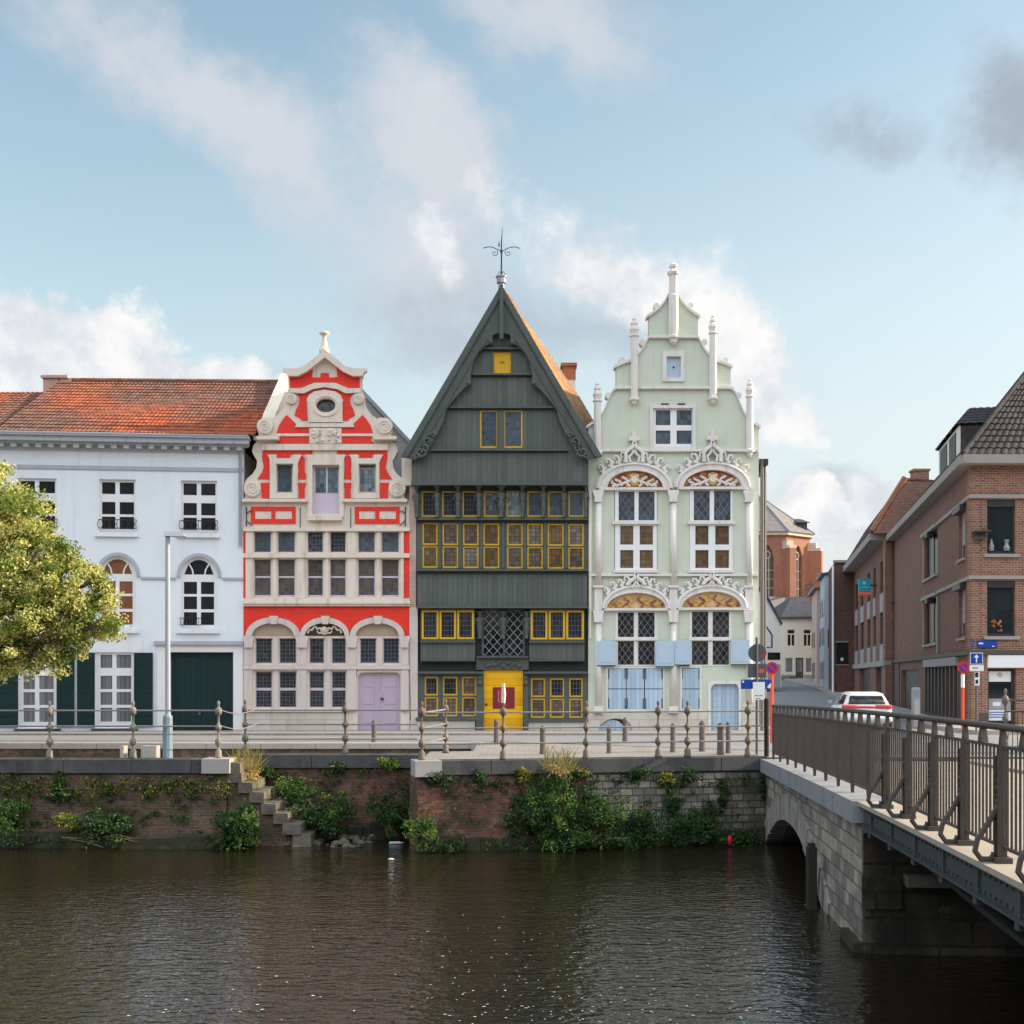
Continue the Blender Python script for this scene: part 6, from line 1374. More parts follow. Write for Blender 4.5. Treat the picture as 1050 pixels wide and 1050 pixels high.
# ---------------------------------------------------------------- street lamp
lp = w0(172, 28.42); lt = thing('street_lamp', 'pale slender street lamp in front of the dark green gate', 'street lamp', tuple(lp))
mb = MB(); mb.lathe(lp, [(.105, 0), (.10, .9), (.085, .95), (.06, .98), (.05, 5.05), (.02, 5.08)], 10); mb.build('pole', M['lamp_paint'], lt)
mb = MB(); mb.lathe(lp, [(.112, .005), (.107, .92), (.09, .96)], 10); mb.build('base_sleeve', M['lamp_blue'], lt)
mb = MB(); p = lp + Vector((0, 0, 5.02)); mb.hexa([p + Vector(q) for q in ((-.07, -.1, -.05), (.42, -.1, -.06), (.42, .1, -.06), (-.07, .1, -.05), (-.07, -.06, .06), (.34, -.07, .03), (.34, .07, .03), (-.07, .06, .06))]); mb.build('lamp_head', M['lamp_paint'], lt)
# ---------------------------------------------------------------- traffic signs at the bridge end
sp0 = w0(776, 29.75); ts = thing('traffic_sign', 'grey backs of round and square traffic signs with a blue plate on one pole', 'traffic sign', tuple(sp0))
TP = Plane((0, 29.75), (1, 0)); TP.yref = None
mb = MB(); mb.lathe(sp0, [(.03, 0), (.03, 2.75)], 8); mb.build('pole', M['sign_grey'], ts)
def tpart(L, d, db, name, m_, par=None, pl=TP): mb = MB(); mb.slab(pl, L, d, db); return mb.build(name, M[m_], par or ts)
b1 = tpart(ell(776.6, 669.5, 9.3, 9.3, 24), -.04, -.06, 'round_plate', 'sign_grey'); tpart(rect(766.8, 680.5, 786, 694.8), -.04, -.06, 'square_plate', 'sign_grey')
tpart(rect(781.5, 670.5, 785, 673.5), -.035, -.041, 'sticker', 'sign_red', b1); tpart(rect(778, 686, 783, 690), -.035, -.041, 'sticker', 'sign_orange', b1)
bl = tpart(rect(759.8, 696.8, 791, 706.5), -.04, -.06, 'blue_plate', 'sign_blue'); tpart(rect(772, 699.3, 784.3, 717.5), .035, .03, 'paper_notice', 'sign_white')
tpart([(786.5, 704.5), (790.5, 700), (790.5, 705.5), (788.5, 705.8)], -.034, -.041, 'arrow', 'sign_white', bl); tpart(rect(761, 698, 763, 700), -.034, -.041, 'arrow', 'sign_white', bl)
mb = MB(); mb.slab(TP, rect(774, 713, 777, 713.8), .037, .035); mb.slab(TP, rect(778, 713, 782, 713.8), .037, .035); mb.slab(TP, rect(775, 716, 780, 716.6), .037, .035); mb.build('lettering', M['sign_blue'], ts)
mb = MB()
for z in (1.75, 2.05, 2.25, 2.5): mb.tube([sp0 + Vector((-.07, .05, z)), sp0 + Vector((.07, .05, z))], .02, 5)
mb.build('clamp', M['sign_grey'], ts)
def no_parking(label, px, py, Y, r_px, ptop, pm, base=0.0):
    p = Vector(((px - CX) / FPX * Y, Y, base)); t = thing('traffic_sign', label, 'traffic sign', tuple(p)); PL = Plane((0, Y), (1, 0))
    x0 = px; mb = MB(); mb.lathe(p + Vector((.0, .05, 0)), [(.045, 0), (.045, W(0, py - 4, Y).z - base)], 10); mb.build('pole', M[pm], t)
    tpart(ell(px, py, r_px, r_px, 24), 0, -.02, 'red_disc', 'sign_red', t, PL); b = tpart(ell(px, py, r_px * .70, r_px * .70, 24), .006, -.001, 'blue_disc', 'sign_blue', t, PL)
    k = r_px * .52; w_ = r_px * .14; tpart([(px - k - w_, py - k + w_), (px - k + w_, py - k - w_), (px + k + w_, py + k - w_), (px + k - w_, py + k + w_)], .011, .006, 'red_bar', 'sign_red', t, PL); return t, PL, p
no_parking('round no parking sign on an orange pole, beside the corner of the green house', 791.7, 685, 35, 6.4, 0, 'sign_orange')
t, PL, p = no_parking('round no parking sign on an orange and white pole, at the brick corner', 987.8, 684.3, 39.5, 6.0, 0, 'sign_orange', .12)
sl = MB(); sl.lathe(p + Vector((0, .05, 0)), [(.056, W(0, 705, 39.5).z - .12), (.056, W(0, 691.5, 39.5).z - .12)], 10); sl.build('white_sleeve', M['sign_white'], t)
tpart([(989.2, 700), (990.0, 697), (989.2, 697), (990.4, 694), (991.6, 697), (990.8, 697), (990.6, 700)], .03, .024, 'arrow', 'black', t, PL)
ow = w0(1001.6, 39.9); t = thing('traffic_sign', 'square blue one way sign with a white arrow, on a thin grey pole', 'traffic sign', (ow.x, ow.y, .12)); PL = Plane((0, 39.9), (1, 0))
mb = MB(); mb.lathe(Vector((ow.x, ow.y + .05, .12)), [(.03, 0), (.03, 2.35)], 8); mb.build('pole', M['sign_grey'], t)
b = tpart(rect(994.8, 669.3, 1007.8, 681.2), 0, -.02, 'blue_plate', 'sign_white', t, PL); tpart(rect(995.4, 669.9, 1007.2, 680.6), .006, -.001, 'blue_face', 'sign_blue', b, PL)
tpart([(1000.7, 679.5), (1000.7, 674.3), (998.6, 674.3), (1001.3, 671), (1004, 674.3), (1001.9, 674.3), (1001.9, 679.5)], .012, .006, 'arrow', 'sign_white', b, PL)
tpart(rect(994.4, 682, 1008.8, 688), 0, -.02, 'white_plate', 'sign_white', t, PL); tpart(rect(999.5, 689, 1004.5, 703), 0, -.02, 'plate', 'sign_white', t, PL); tpart(rect(999.9, 689.5, 1003.2, 694.5), .006, -.001, 'plate', 'black', t, PL); tpart(rect(1000.3, 697, 1003, 701), .006, -.001, 'plate', 'black', t, PL)
mb = MB(); mb.slab(PL, rect(997, 684.4, 1003, 685.4), .006, .0); mb.build('lettering', M['sign_grey'], t)
# ticket machine
tm = thing('ticket_machine', 'pale grey ticket machine with a blue screen panel, beside the shop front', 'ticket machine', (*(w0(940.5, 44).xy), .12)); PL = Plane((0, 44), (1, 0))
mb = MB(); mb.slab(PL, [(937.2, 745), (943.6, 745), (943.6, 706.5), (942.5, 704.8), (938, 704.8), (937.2, 706.5)], 0, -.3); mb.build('cabinet', M['panel_grey'], tm)
tpart(rect(937.7, 707, 943, 715.5), .008, -.001, 'screen', 'lamp_blue', tm, PL); tpart(rect(938.2, 718, 942.6, 740), .006, -.001, 'door', 'lamp_paint', tm, PL)
# ---------------------------------------------------------------- the bridge
bx = lambda Y: 5.8 + (Y - 29) * .0885
zb = lambda Y: .16 - .21 * ((Y - 8) / 21) ** 2
br = thing('bridge', 'stone arch and riveted steel bridge crossing the canal on the right', 'bridge', (5.8, 29, 0))
YA = 29.35; BP_ = Plane((bx(YA), YA), (-.0885, -1)); tY = lambda Y: (YA - Y) * math.sqrt(1 + .0885 ** 2); BW = 6.1
YE = 17.3; LE = tY(YE)
def bpart(L, d, db, name, m_, hs=(), par=None): mb = MB(); mb.slab(BP_, L, d, db, hs, False); return mb.build(name, M[m_], par or br)
tc, hw, zs, zc = (tY(28.95) + tY(20.3)) / 2, (tY(20.3) - tY(28.95)) / 2, -2.05, -1.0
rad = (hw * hw + (zc - zs) ** 2) / (2 * (zc - zs)); cz = zc - rad; a0 = math.asin(hw / rad)
arcp = lambda r_, n=20: [(tc + r_ * math.sin(-a0 + 2 * a0 * i / n), cz + r_ * math.cos(-a0 + 2 * a0 * i / n)) for i in range(n + 1)]
hole = [(tc - hw, -3.3)] + arcp(rad) + [(tc + hw, -3.3)]
topl = [(tY(Y), zb(Y) - .3) for Y in (29.35, 26, 23, 20, YE)]
bpart([(0, -3.4)] + topl + [(LE, -3.4)], 0, -BW, 'arch_wall', 'bridge_stone', [hole])
mb = MB(); nv = 21; random.seed(4)
for i in range(nv):
    a, b = -a0 - .03 + (2 * a0 + .06) * i / nv + .0035, -a0 - .03 + (2 * a0 + .06) * (i + 1) / nv - .0035; ro = rad + .5
    mb.slab(BP_, [(tc + r_ * math.sin(q), cz + r_ * math.cos(q)) for r_, q in ((rad - .015, a), (rad - .015, b), (ro, b), (ro, a))], .045 + random.uniform(-.015, .015), -.3, (), False)
mb.build('arch_ring', M['voussoir'], br)
mb = MB(); Y = 29.3
while Y > YE:
    Yn = max(Y - random.uniform(.8, 1.1), YE - .05)
    mb.slab(BP_, [(tY(Y), zb(Y) - .298), (tY(Yn) - .012, zb(Yn) - .298), (tY(Yn) - .012, zb(Yn)), (tY(Y), zb(Y))], .13 + random.uniform(-.006, .006), -.7, (), False); Y = Yn
mb.build('coping', M['bridge_coping'], br)
mb = MB(); mb.slab(BP_, rect(LE - 1.0, -3.3, LE + .1, -1.8), .12, -BW, (), False); mb.build('cutwater_foot', M['quay_footing'], br)
# end face of the pier under the steel span
EP = Plane((bx(YE), YE), (1, -.0885))
def epart(L, d, db, name, m_): mb = MB(); mb.slab(EP, L, d, db, (), False); return mb.build(name, M[m_], br)
epart(rect(.02, -3.3, BW, -1.0), .16, .003, 'pier_end', 'pier_shaded'); epart(rect(.02, -.999, BW, -.32), .05, .003, 'pier_end', 'pier_shaded')
epart(rect(.55, -1.0, BW, -.86), .34, .051, 'bearing_ledge', 'pier_ledge'); epart(rect(-.02, -1.32, .5, -.87), .2, .161, 'bearing_ledge', 'pier_shaded')
# steel span
def along(y0, y1, n): return [y0 + (y1 - y0) * i / n for i in range(n + 1)]
def beam(o0, o1, dz0, dz1, y0, y1, name, m_, n=12, par=None):
    mb = MB(); L = along(y0, y1, n); vs = []
    for Y in L: vs += [(bx(Y) + o0, Y, zb(Y) + dz0), (bx(Y) + o1, Y, zb(Y) + dz0), (bx(Y) + o1, Y, zb(Y) + dz1), (bx(Y) + o0, Y, zb(Y) + dz1)]
    fs = [(i * 4 + j, i * 4 + (j + 1) % 4, i * 4 + 4 + (j + 1) % 4, i * 4 + 4 + j) for i in range(n) for j in range(4)] + [(3, 2, 1, 0), (4 * n, 4 * n + 1, 4 * n + 2, 4 * n + 3)]
    mb.add(vs, fs); return mb.build(name, M[m_], par or br)
YN = .6
beam(-.06, .75, -.055, 0, YE - .06, YN, 'deck_edge', 'bridge_deck')
gd = beam(.02, .05, -.32, -.057, YE - .08, YN, 'girder', 'girder'); 
beam(-.05, .2, -.345, -.322, YE - .08, YN, 'girder_flange', 'girder', par=gd); beam(-.04, .2, -.08, -.057, YE - .08, YN, 'girder_flange', 'girder', par=gd)
Y = 16.6
while Y > 1:
    x = bx(Y); mb = MB(); mb.box(x - .012, x + .019, Y - .03, Y + .03, zb(Y) - .32, zb(Y) - .082); mb.box(x - .03, x + .1, Y - .05, Y + .05, zb(Y) - .42, zb(Y) - .347); mb.build('stiffener', M['girder'], gd); Y -= 1.25
mb = MB(); Y = 17
while Y > 7.5:
    for dz in (-.115, -.285): mb.lathe((0, 0, 0), [(.001, 0)], 3) if False else mb.box(bx(Y) - .0, bx(Y) + .019, Y - .014, Y + .014, zb(Y) + dz - .014, zb(Y) + dz + .014)
    Y -= .16
kind(mb.build('rivets', M['girder'], gd), 'stuff')
for o in (.9, 2.7, 4.1, 5.4): beam(o, o + .06, -.85, -.132, YE - .1, YN, 'inner_girder', 'iron')
mb = MB()
for o in (2.4, 4.4): mb.tube([(bx(17) + o, 17.1, -.75), (bx(9) + o, 9, -1.05), (bx(2) + o, 2, -1.1)], .08, 6)
mb.tube([(bx(17) + .5, 17.1, -.4), (bx(13) + .5, 13, -.6), (bx(9) + .5, 9, -.75), (bx(2) + .5, 2, -.8)], .06, 6)
mb.build('brace', M['iron'], br)
beam(.75, BW - .75, -.131, -.055, YE - .06, YN, 'deck', 'bridge_deck')
beam(.75, BW - .75, -.29, -.054, 29.6, YE - .055, 'deck', 'bridge_deck')
beam(.72, 1.75, -.052, .0, 30.2, YN, 'footway', 'bridge_deck', 16); beam(BW - 1.75, BW, -.052, .0, 30.2, YN, 'footway', 'bridge_deck', 16)
bpart([(0, -3.4)] + topl + [(LE, -3.4)], -BW - .001, -BW - .2, 'far_wall', 'bridge_stone', [hole])
# railing
rg = thing('bridge_railing', 'brown barred railing with pointed flat posts along the bridge edge', 'railing', (bx(15), 15, 0))
ux = Vector((.0885, 1)).normalized(); OFF = .14
P_ = lambda Y, o=OFF: Vector((bx(Y) + o, Y, zb(Y)))
ys = [11.3 + 1.24 * k for k in range(-8, 15)]
mb = MB(); L = [P_(Y) + Vector((0, 0, 1.205)) for Y in along(28.75, 1.3, 24)]; mb.tube(L, .034, 8); mb.build('handrail', M['rail_paint'], rg, True)
PLr = lambda Y: Plane((P_(Y).x, Y), (-.0885, -1))
for Y in ys:
    pl = PLr(Y); z = zb(Y); mb = MB(); steel = Y < YE
    if not steel: L = [(-.075, .17), (-.012, -.0), (.012, 0), (.075, .17), (.075, 1.03), (.012, 1.18), (-.012, 1.18), (-.075, 1.03)]
    else: L = [(-.06, .0), (.06, .0), (.06, 1.03), (.012, 1.18), (-.012, 1.18), (-.06, 1.03)]
    mb.slab(pl, [(a, z + b) for a, b in L], .022, -.022, (), False)
    if steel:
        for s in (-1, 1): mb.slab(pl, [(s * .055 - .012, z + .03), (s * .055 + .012, z + .03), (s * .055 + .012, z + .95), (s * .055 - .012, z + .95)], .06, .023, (), False)
        mb.slab(pl, [(-.1, z), (.1, z), (.1, z + .05), (-.1, z + .05)], .09, -.06, (), False)
    po = mb.build('post', M['rail_paint'], rg)
    if steel:
        mb = MB(); q_ = lambda d, h, t=0: pl.pt(t, z + h, d)
        mb.tube([q_(.03, .52), q_(.12, .36), q_(.22, .2), q_(.24, .1), q_(.19, .03), q_(.1, .03), q_(.08, .09)], [.028, .026, .026, .026, .026, .024, .02], 6)
        mb.build('brace', M['rail_paint'], po)
        mb = MB()
        for k in range(7): mb.ball(q_(.028, .36 + .06 * k), .03 + .008 * (k % 2), 6)
        mb.build('ornament', M['rail_paint'], po)
for Y0, Y1 in zip(ys[:-1], ys[1:]):
    mb = MB(); nb = 9
    for h in (.14, 1.03): mb.tube([P_(Y0 + .06) + Vector((0, 0, h)), P_(Y1 - .06) + Vector((0, 0, h))], .021, 4)
    for i in range(nb):
        Y = Y0 + .085 + (Y1 - Y0 - .17) * (i + .5) / nb; p = P_(Y); mb.tube([p + Vector((0, 0, .14)), p + Vector((0, 0, 1.03))], .0125, 4)
    pl = PLr((Y0 + Y1) / 2); z = zb((Y0 + Y1) / 2)
    mb.slab(pl, [(-.075, z + 1.045), (.075, z + 1.045), (.06, z + 1.08), (.012, z + 1.18), (-.012, z + 1.18), (-.06, z + 1.08)], .03, -.03, (), False)
    mb.build('panel', M['rail_paint'], rg)
# timber fender post in front of the arch
x, Y = bx(20.4) - .22, 20.4
mb = MB(); mb.obox((x, Y), (1, .05), .07, .08, -3.2, -.92); mb.obox((x, Y), (1, .05), .05, .06, -.92, -.86); t = solo(mb, 'mooring_post', M['wood_wet'], 'dark wet timber post standing in the water by the bridge arch', 'mooring post')
# ---------------------------------------------------------------- car
cp = Vector(((889 - CX) / FPX * 43.4, 43.4, zstreet(43.4) + .0)); CH = Vector((.14, 1)).normalized(); CR = Vector((CH.y, -CH.x))
cr = thing('parked_car', 'white hatchback seen from behind, parked in the side street beyond the bridge', 'car', tuple(cp))
def cpt(a, s, z): return Vector((cp.x + CR.x * a + CH.x * s, cp.y + CR.y * a + CH.y * s, cp.z + z))
def loft(st_, name, m_, par=None):
    mb = MB(); n = len(st_[0][1]); vs = [cpt(a, s, z) for s, ring in st_ for a, z in ring]
    fs = [(i * n + j, i * n + (j + 1) % n, (i + 1) * n + (j + 1) % n, (i + 1) * n + j) for i in range(len(st_) - 1) for j in range(n)] + [tuple(range(n)), tuple(range((len(st_) - 1) * n, len(st_) * n))[::-1]]
    mb.add(vs, fs); return mb.build(name, M[m_], par or cr, True)
def bring(w_, z0, z1_, c=.1): return [(-w_ + c, z0), (-w_, z0 + c), (-w_, z1_ - c), (-w_ + c * .8, z1_ - .02), (-w_ * .4, z1_), (w_ * .4, z1_), (w_ - c * .8, z1_ - .02), (w_, z1_ - c), (w_, z0 + c), (w_ - c, z0)]
body = loft([(0, bring(.72, .38, .72)), (.04, bring(.84, .3, .92)), (.25, bring(.9, .24, .98)), (.9, bring(.91, .22, .97)), (2.6, bring(.91, .22, .95)), (3.3, bring(.9, .22, .9)), (4.0, bring(.86, .24, .78)), (4.25, bring(.7, .32, .62))], 'body', 'car_white')
def cring(wb, wt, z0, z1_): return [(-wb, z0), (-wt - (wb - wt) * .3, z0 + (z1_ - z0) * .6), (-wt, z1_ - .05), (-wt * .8, z1_), (wt * .8, z1_), (wt, z1_ - .05), (wt + (wb - wt) * .3, z0 + (z1_ - z0) * .6), (wb, z0)]
loft([(.10, cring(.82, .80, .85, .96)), (.28, cring(.83, .7, .85, 1.22)), (.48, cring(.84, .64, .85, 1.38)), (.8, cring(.84, .63, .85, 1.42)), (1.8, cring(.85, .64, .85, 1.43)), (2.4, cring(.85, .63, .85, 1.36)), (3.2, cring(.84, .76, .83, .9))], 'cabin', 'car_white')
loft([(.085, [(-.66, .985), (.66, .985), (.6, 1.05), (-.6, 1.05)]), (.24, [(-.63, 1.0), (.63, 1.0), (.565, 1.27), (-.565, 1.27)]), (.31, [(-.6, 1.1), (.6, 1.1), (.55, 1.29), (-.55, 1.29)])], 'rear_window', 'g_office')
for s in (-1, 1):
    loft([(.4, [(s * .80, .98), (s * .835, .98), (s * .69, 1.3), (s * .64, 1.3)]), (1.4, [(s * .80, .98), (s * .865, .98), (s * .70, 1.33), (s * .64, 1.33)]), (2.5, [(s * .8, .98), (s * .86, .98), (s * .71, 1.27), (s * .64, 1.27)])], 'side_window', 'g_office')
    mb = MB(); c_ = cpt(s * 1.0, 2.35, 1.0); mb.lathe(c_, [(.02, -.09), (.09, -.07), (.11, 0), (.09, .07), (.02, .09)], 8, sy=.6); mb.tube([c_, cpt(s * .86, 2.4, .97)], .03, 5); mb.build('mirror', M['lamp_paint'], cr)
    loft([(-.03, [(s * .30, .84), (s * .80, .82), (s * .82, .93), (s * .30, .92)]), (.05, [(s * .30, .82), (s * .87, .80), (s * .87, .95), (s * .30, .94)])], 'tail_lamp', 'car_lamp')
    for k in (.75, 3.4):
        mb = MB(); c_ = cpt(s * .82, k, .31); ax = Vector((CR.x, CR.y, 0)) * s; mb.tube([c_ - ax * .1, c_ + ax * .1], .31, 16); wh = mb.build('wheel', M['rubber'], cr)
        mb = MB(); mb.tube([c_ + ax * .095, c_ + ax * .108], .2, 12); mb.build('rim', M['sign_grey'], wh)
loft([(-.032, [(-.30, .855), (.30, .855), (.30, .905), (-.30, .905)]), (.04, [(-.30, .855), (.30, .855), (.30, .905), (-.30, .905)])], 'light_strip', 'car_lamp')
loft([(-.06, bring(.8, .36, .58, .06)), (.1, bring(.9, .3, .6, .06))], 'bumper', 'car_white')
loft([(-.02, [(-.26, .62), (.26, .62), (.26, .74), (-.26, .74)]), (.03, [(-.26, .62), (.26, .62), (.26, .74), (-.26, .74)])], 'number_plate', 'sign_white')
cr.scale = (.96, .96, .92)
# ---------------------------------------------------------------- plants
def leaf(mb, c, size, up=.25, mi=0, wid=.5, out=None):
    n = Vector((random.gauss(0, 1), random.gauss(0, 1), random.gauss(0, 1) + up))
    if out is not None: n = n * .6 + out * 1.0
    n.normalize(); a = n.cross(Vector((random.gauss(0, 1), random.gauss(0, 1), random.gauss(0, 1)))).normalized(); b = n.cross(a)
    s = size * random.uniform(.6, 1.35); k = len(mb.v)
    for v in (c - a * s * .5, c + b * s * wid * .5 + n * s * .06, c + a * s * .5 - n * s * .08, c - b * s * wid * .5 + n * s * .06): mb.v.append((v.x, v.y, v.z))
    mb.f.append((k, k + 1, k + 2, k + 3)); mb.m.append(mi)
def blob_leaves(mb, c, rx, ry, rz, n, size, pick=None, shell=.55, wid=.5, clump=0, zmin=None):
    made = 0
    while made < n:
        d = Vector((random.gauss(0, 1), random.gauss(0, 1), random.gauss(0, 1))).normalized(); r = random.uniform(shell, 1.03) ** .8
        p0 = Vector((c.x + d.x * rx * r, c.y + d.y * ry * r, c.z + d.z * rz * r))
        if zmin is not None and p0.z < zmin: made += 1; continue
        mi = pick() if callable(pick) else (pick or 0)
        for j in range(1 + clump):
            p = p0 + Vector((random.gauss(0, 1), random.gauss(0, 1), random.gauss(0, 1))) * (size * .55 if clump else 0)
            leaf(mb, p, size, mi=mi, wid=wid, out=d * .5); made += 1
random.seed(21)
YT = 33.0; px2m = YT / FPX; tp = W(-62, 700, YT); tp.z = -.55
tr = thing('lime_tree', 'leafy lime tree in pale yellow blossom at the left edge, before the white house', 'tree', tuple(tp))
mb = MB(); cc = W(-30, 600, YT)
mb.tube([tp, tp + Vector((.02, 0, 1.4)), tp + Vector((.1, .05, 2.6)), Vector((cc.x - .2, YT, cc.z + .6)), Vector((cc.x + .1, YT, cc.z + 2.2))], [.26, .2, .17, .11, .04], 10); mb.build('trunk', M['bark'], tr, True)
TB = [(-30, 545, 78), (6, 532, 36), (32, 572, 43), (70, 600, 40), (90, 636, 30), (40, 636, 54), (-10, 640, 62), (72, 658, 27), (-10, 502, 28), (10, 668, 26), (-75, 600, 90), (-45, 655, 50), (46, 672, 20), (108, 618, 13), (93, 592, 15), (56, 572, 17), (112, 645, 12)]
mb = MB()
for px, py, r in TB:
    e = W(px, py, YT); e.y += random.uniform(-1, 1); s0 = tp + Vector((.1, .03, 2.2)); m_ = s0.lerp(e, .5) + Vector((0, 0, .25))
    mb.tube([s0, m_, e], [.06, .03, .01], 6)
    for k in range(7):
        d = Vector((random.gauss(0, 1), random.gauss(0, 1), random.gauss(0, .8))).normalized() * r * px2m * .85; mb.tube([m_.lerp(e, .6), e + d * .5 + Vector((0, 0, .1)), e + d], [.014, .009, .004], 4)
mb.build('branch', M['bark'], tr)
mb = MB()
for px, py, r in TB:
    c = W(px, py, YT); rr = r * px2m; vis = px + r > -10
    n = int(rr * rr * (6600 if vis else 700))
    nb = max(5, int(rr * rr * 34))
    for k in range(nb):                               # leaf clumps set through the blob's volume, with gaps between
        d = Vector((random.gauss(0, 1), random.gauss(0, 1), random.gauss(0, 1))).normalized() * random.uniform(.5, 1.0)
        q = c + Vector((d.x * rr, d.y * rr * 1.15, d.z * rr)); cr_ = random.uniform(.2, .42)
        bl = random.random() < .78
        blob_leaves(mb, q, cr_, cr_, cr_ * .8, n // nb, .088, (lambda b_=bl: 1 if (b_ and random.random() < .66) else 0), .2, .62)
mb.build('crown', [M['leaf_lime'], M['leaf_bract']], tr, weld=False)

def shrub(label, px, py, Y, rx, ry, n, size, mats, wts, name='shrub', wid=.5, tall=0, stems=6, ryy=None, cat='shrub'):
    n = int(n * 1.9); size *= .68; c = W(px, py, Y); k = Y / FPX; a, b = rx * k, ry * k; base = Vector((c.x, Y + .1, c.z - b)); t = thing(name, label, cat, tuple(base))
    mb = MB()
    for i in range(stems):
        e = c + Vector((random.uniform(-.7, .7) * a, random.uniform(-.4, .2), random.uniform(-.2, .8) * b)); mb.tube([base + Vector((random.uniform(-.15, .15), 0, 0)), base.lerp(e, .5) + Vector((0, 0, .1)), e], [.02, .014, .006], 5)
    mb.build('stem', M['twig'], t)
    mb = MB(); nb = max(6, n // 60)
    for i in range(nb):
        d = Vector((random.gauss(0, 1), random.gauss(0, 1), random.gauss(0, 1))).normalized() * random.uniform(.25, 1.12); q = c + Vector((d.x * a, d.y * (ryy or min(a, .55)) - .05, d.z * b)); s = random.uniform(.09, .28) * min(1.3, .5 + a)
        w_ = random.random(); mi = 0
        for j, ww in enumerate(wts):
            if w_ < ww: mi = j; break
            w_ -= ww
        blob_leaves(mb, q, s, s, s * .8, n // nb, size, mi, .1, wid, zmin=WATER + .02)
    for i in range(tall):                            # long blades and stalks
        p = c + Vector((random.uniform(-.8, .8) * a, random.uniform(-.3, .1), random.uniform(-.3, .4) * b)); h = random.uniform(.2, .62); q = p + Vector((random.gauss(0, .22), random.gauss(-.05, .1), h)); s = Vector((random.uniform(.004, .009), 0, 0)); kk = len(mb.v)
        m_ = p.lerp(q, .6) + Vector((0, 0, .05))
        for v in (p - s, p + s, m_ + s, m_ - s, q): mb.v.append(tuple(v))
        mi = random.randrange(len(mats)); mb.f += [(kk, kk + 1, kk + 2, kk + 3), (kk + 3, kk + 2, kk + 4)]; mb.m += [mi, mi]
    mb.build('foliage', [M[m_] for m_ in mats], t, weld=False); return t
SH, BRT, DK, YL, DR = 'leaf_shrub', 'leaf_bright', 'leaf_dark', 'leaf_yellow', 'leaf_dry'
shrub('broad leaved shrub at the water left of the foot of the stone steps', 243, 848, 27.8, 27, 22, 1200, .15, [SH, BRT, DK], [.5, .25, .25], wid=.6)
shrub('green bush against the wall just right of the stone steps', 335, 836, 28.9, 34, 20, 1500, .12, [SH, DK, BRT], [.55, .3, .15])
shrub('small green tuft beside the upper stone steps', 310, 808, 29.2, 26, 14, 600, .11, [SH, BRT], [.6, .4])
shrub('dense dark green bush against the set back red brick wall', 400, 832, 28.9, 24, 26, 1600, .11, [DK, SH], [.6, .4])
shrub('pale green weeds hanging at the foot of the cut off quay corner', 431, 850, 27.1, 13, 13, 500, .12, [BRT, SH], [.6, .4], tall=10, name='weed', cat='weed')
shrub('tall bush with dry yellow grass on top, the biggest against the quay wall', 563, 828, 27.7, 32, 35, 3000, .11, [SH, DK, BRT], [.55, .3, .15], tall=60)
shrub('low spreading bush at the left foot of the biggest bush', 538, 838, 27.5, 20, 22, 1200, .11, [SH, DK], [.6, .4])
shrub('bright leaved bush with brown stalks right of the biggest bush', 612, 836, 28.0, 29, 26, 1700, .12, [SH, BRT, DK], [.5, .25, .25], tall=30, stems=12)
shrub('rounded dark bush in front of the pale stone quay wall', 652, 843, 28.2, 25, 22, 1300, .11, [SH, DK], [.5, .5])
shrub('loose dark weeds trailing over the pale stone quay wall', 700, 850, 28.4, 34, 18, 900, .12, [DK, SH], [.6, .4], tall=25)
shrub('low weeds at the water beside the bridge arch', 747, 862, 28.5, 30, 14, 900, .12, [DK, SH], [.6, .4], tall=10)
shrub('drooping long leaved weeds at the water under the biggest bush', 600, 862, 27.6, 60, 9, 1100, .17, [SH, DK, BRT], [.5, .3, .2], wid=.3)
shrub('fresh green tuft at the water at the left edge of the photo', 14, 836, 27.9, 20, 14, 800, .12, [BRT, SH], [.5, .5], tall=14)
shrub('yellow green tuft at the water below the white house', 73, 842, 27.8, 14, 9, 450, .11, [YL, BRT], [.4, .6])
shrub('dark green weeds with fallen twigs below the white house', 104, 846, 27.8, 26, 14, 1000, .12, [SH, DK], [.6, .4], stems=14)
shrub('hanging green weeds high on the mossy quay wall', 60, 812, 27.95, 14, 18, 500, .1, [SH, DK], [.5, .5], ryy=.1, name='weed', cat='weed')
shrub('dry golden grass growing on the top stone steps', 254, 790, 28.6, 18, 10, 220, .1, [DR, YL], [.8, .2], tall=110, name='grass_tuft', cat='grass')
shrub('tuft of dry yellow grass on top of the biggest bush', 572, 789, 27.7, 20, 8, 200, .09, [DR, YL], [.6, .4], tall=60, name='grass_tuft', cat='grass')
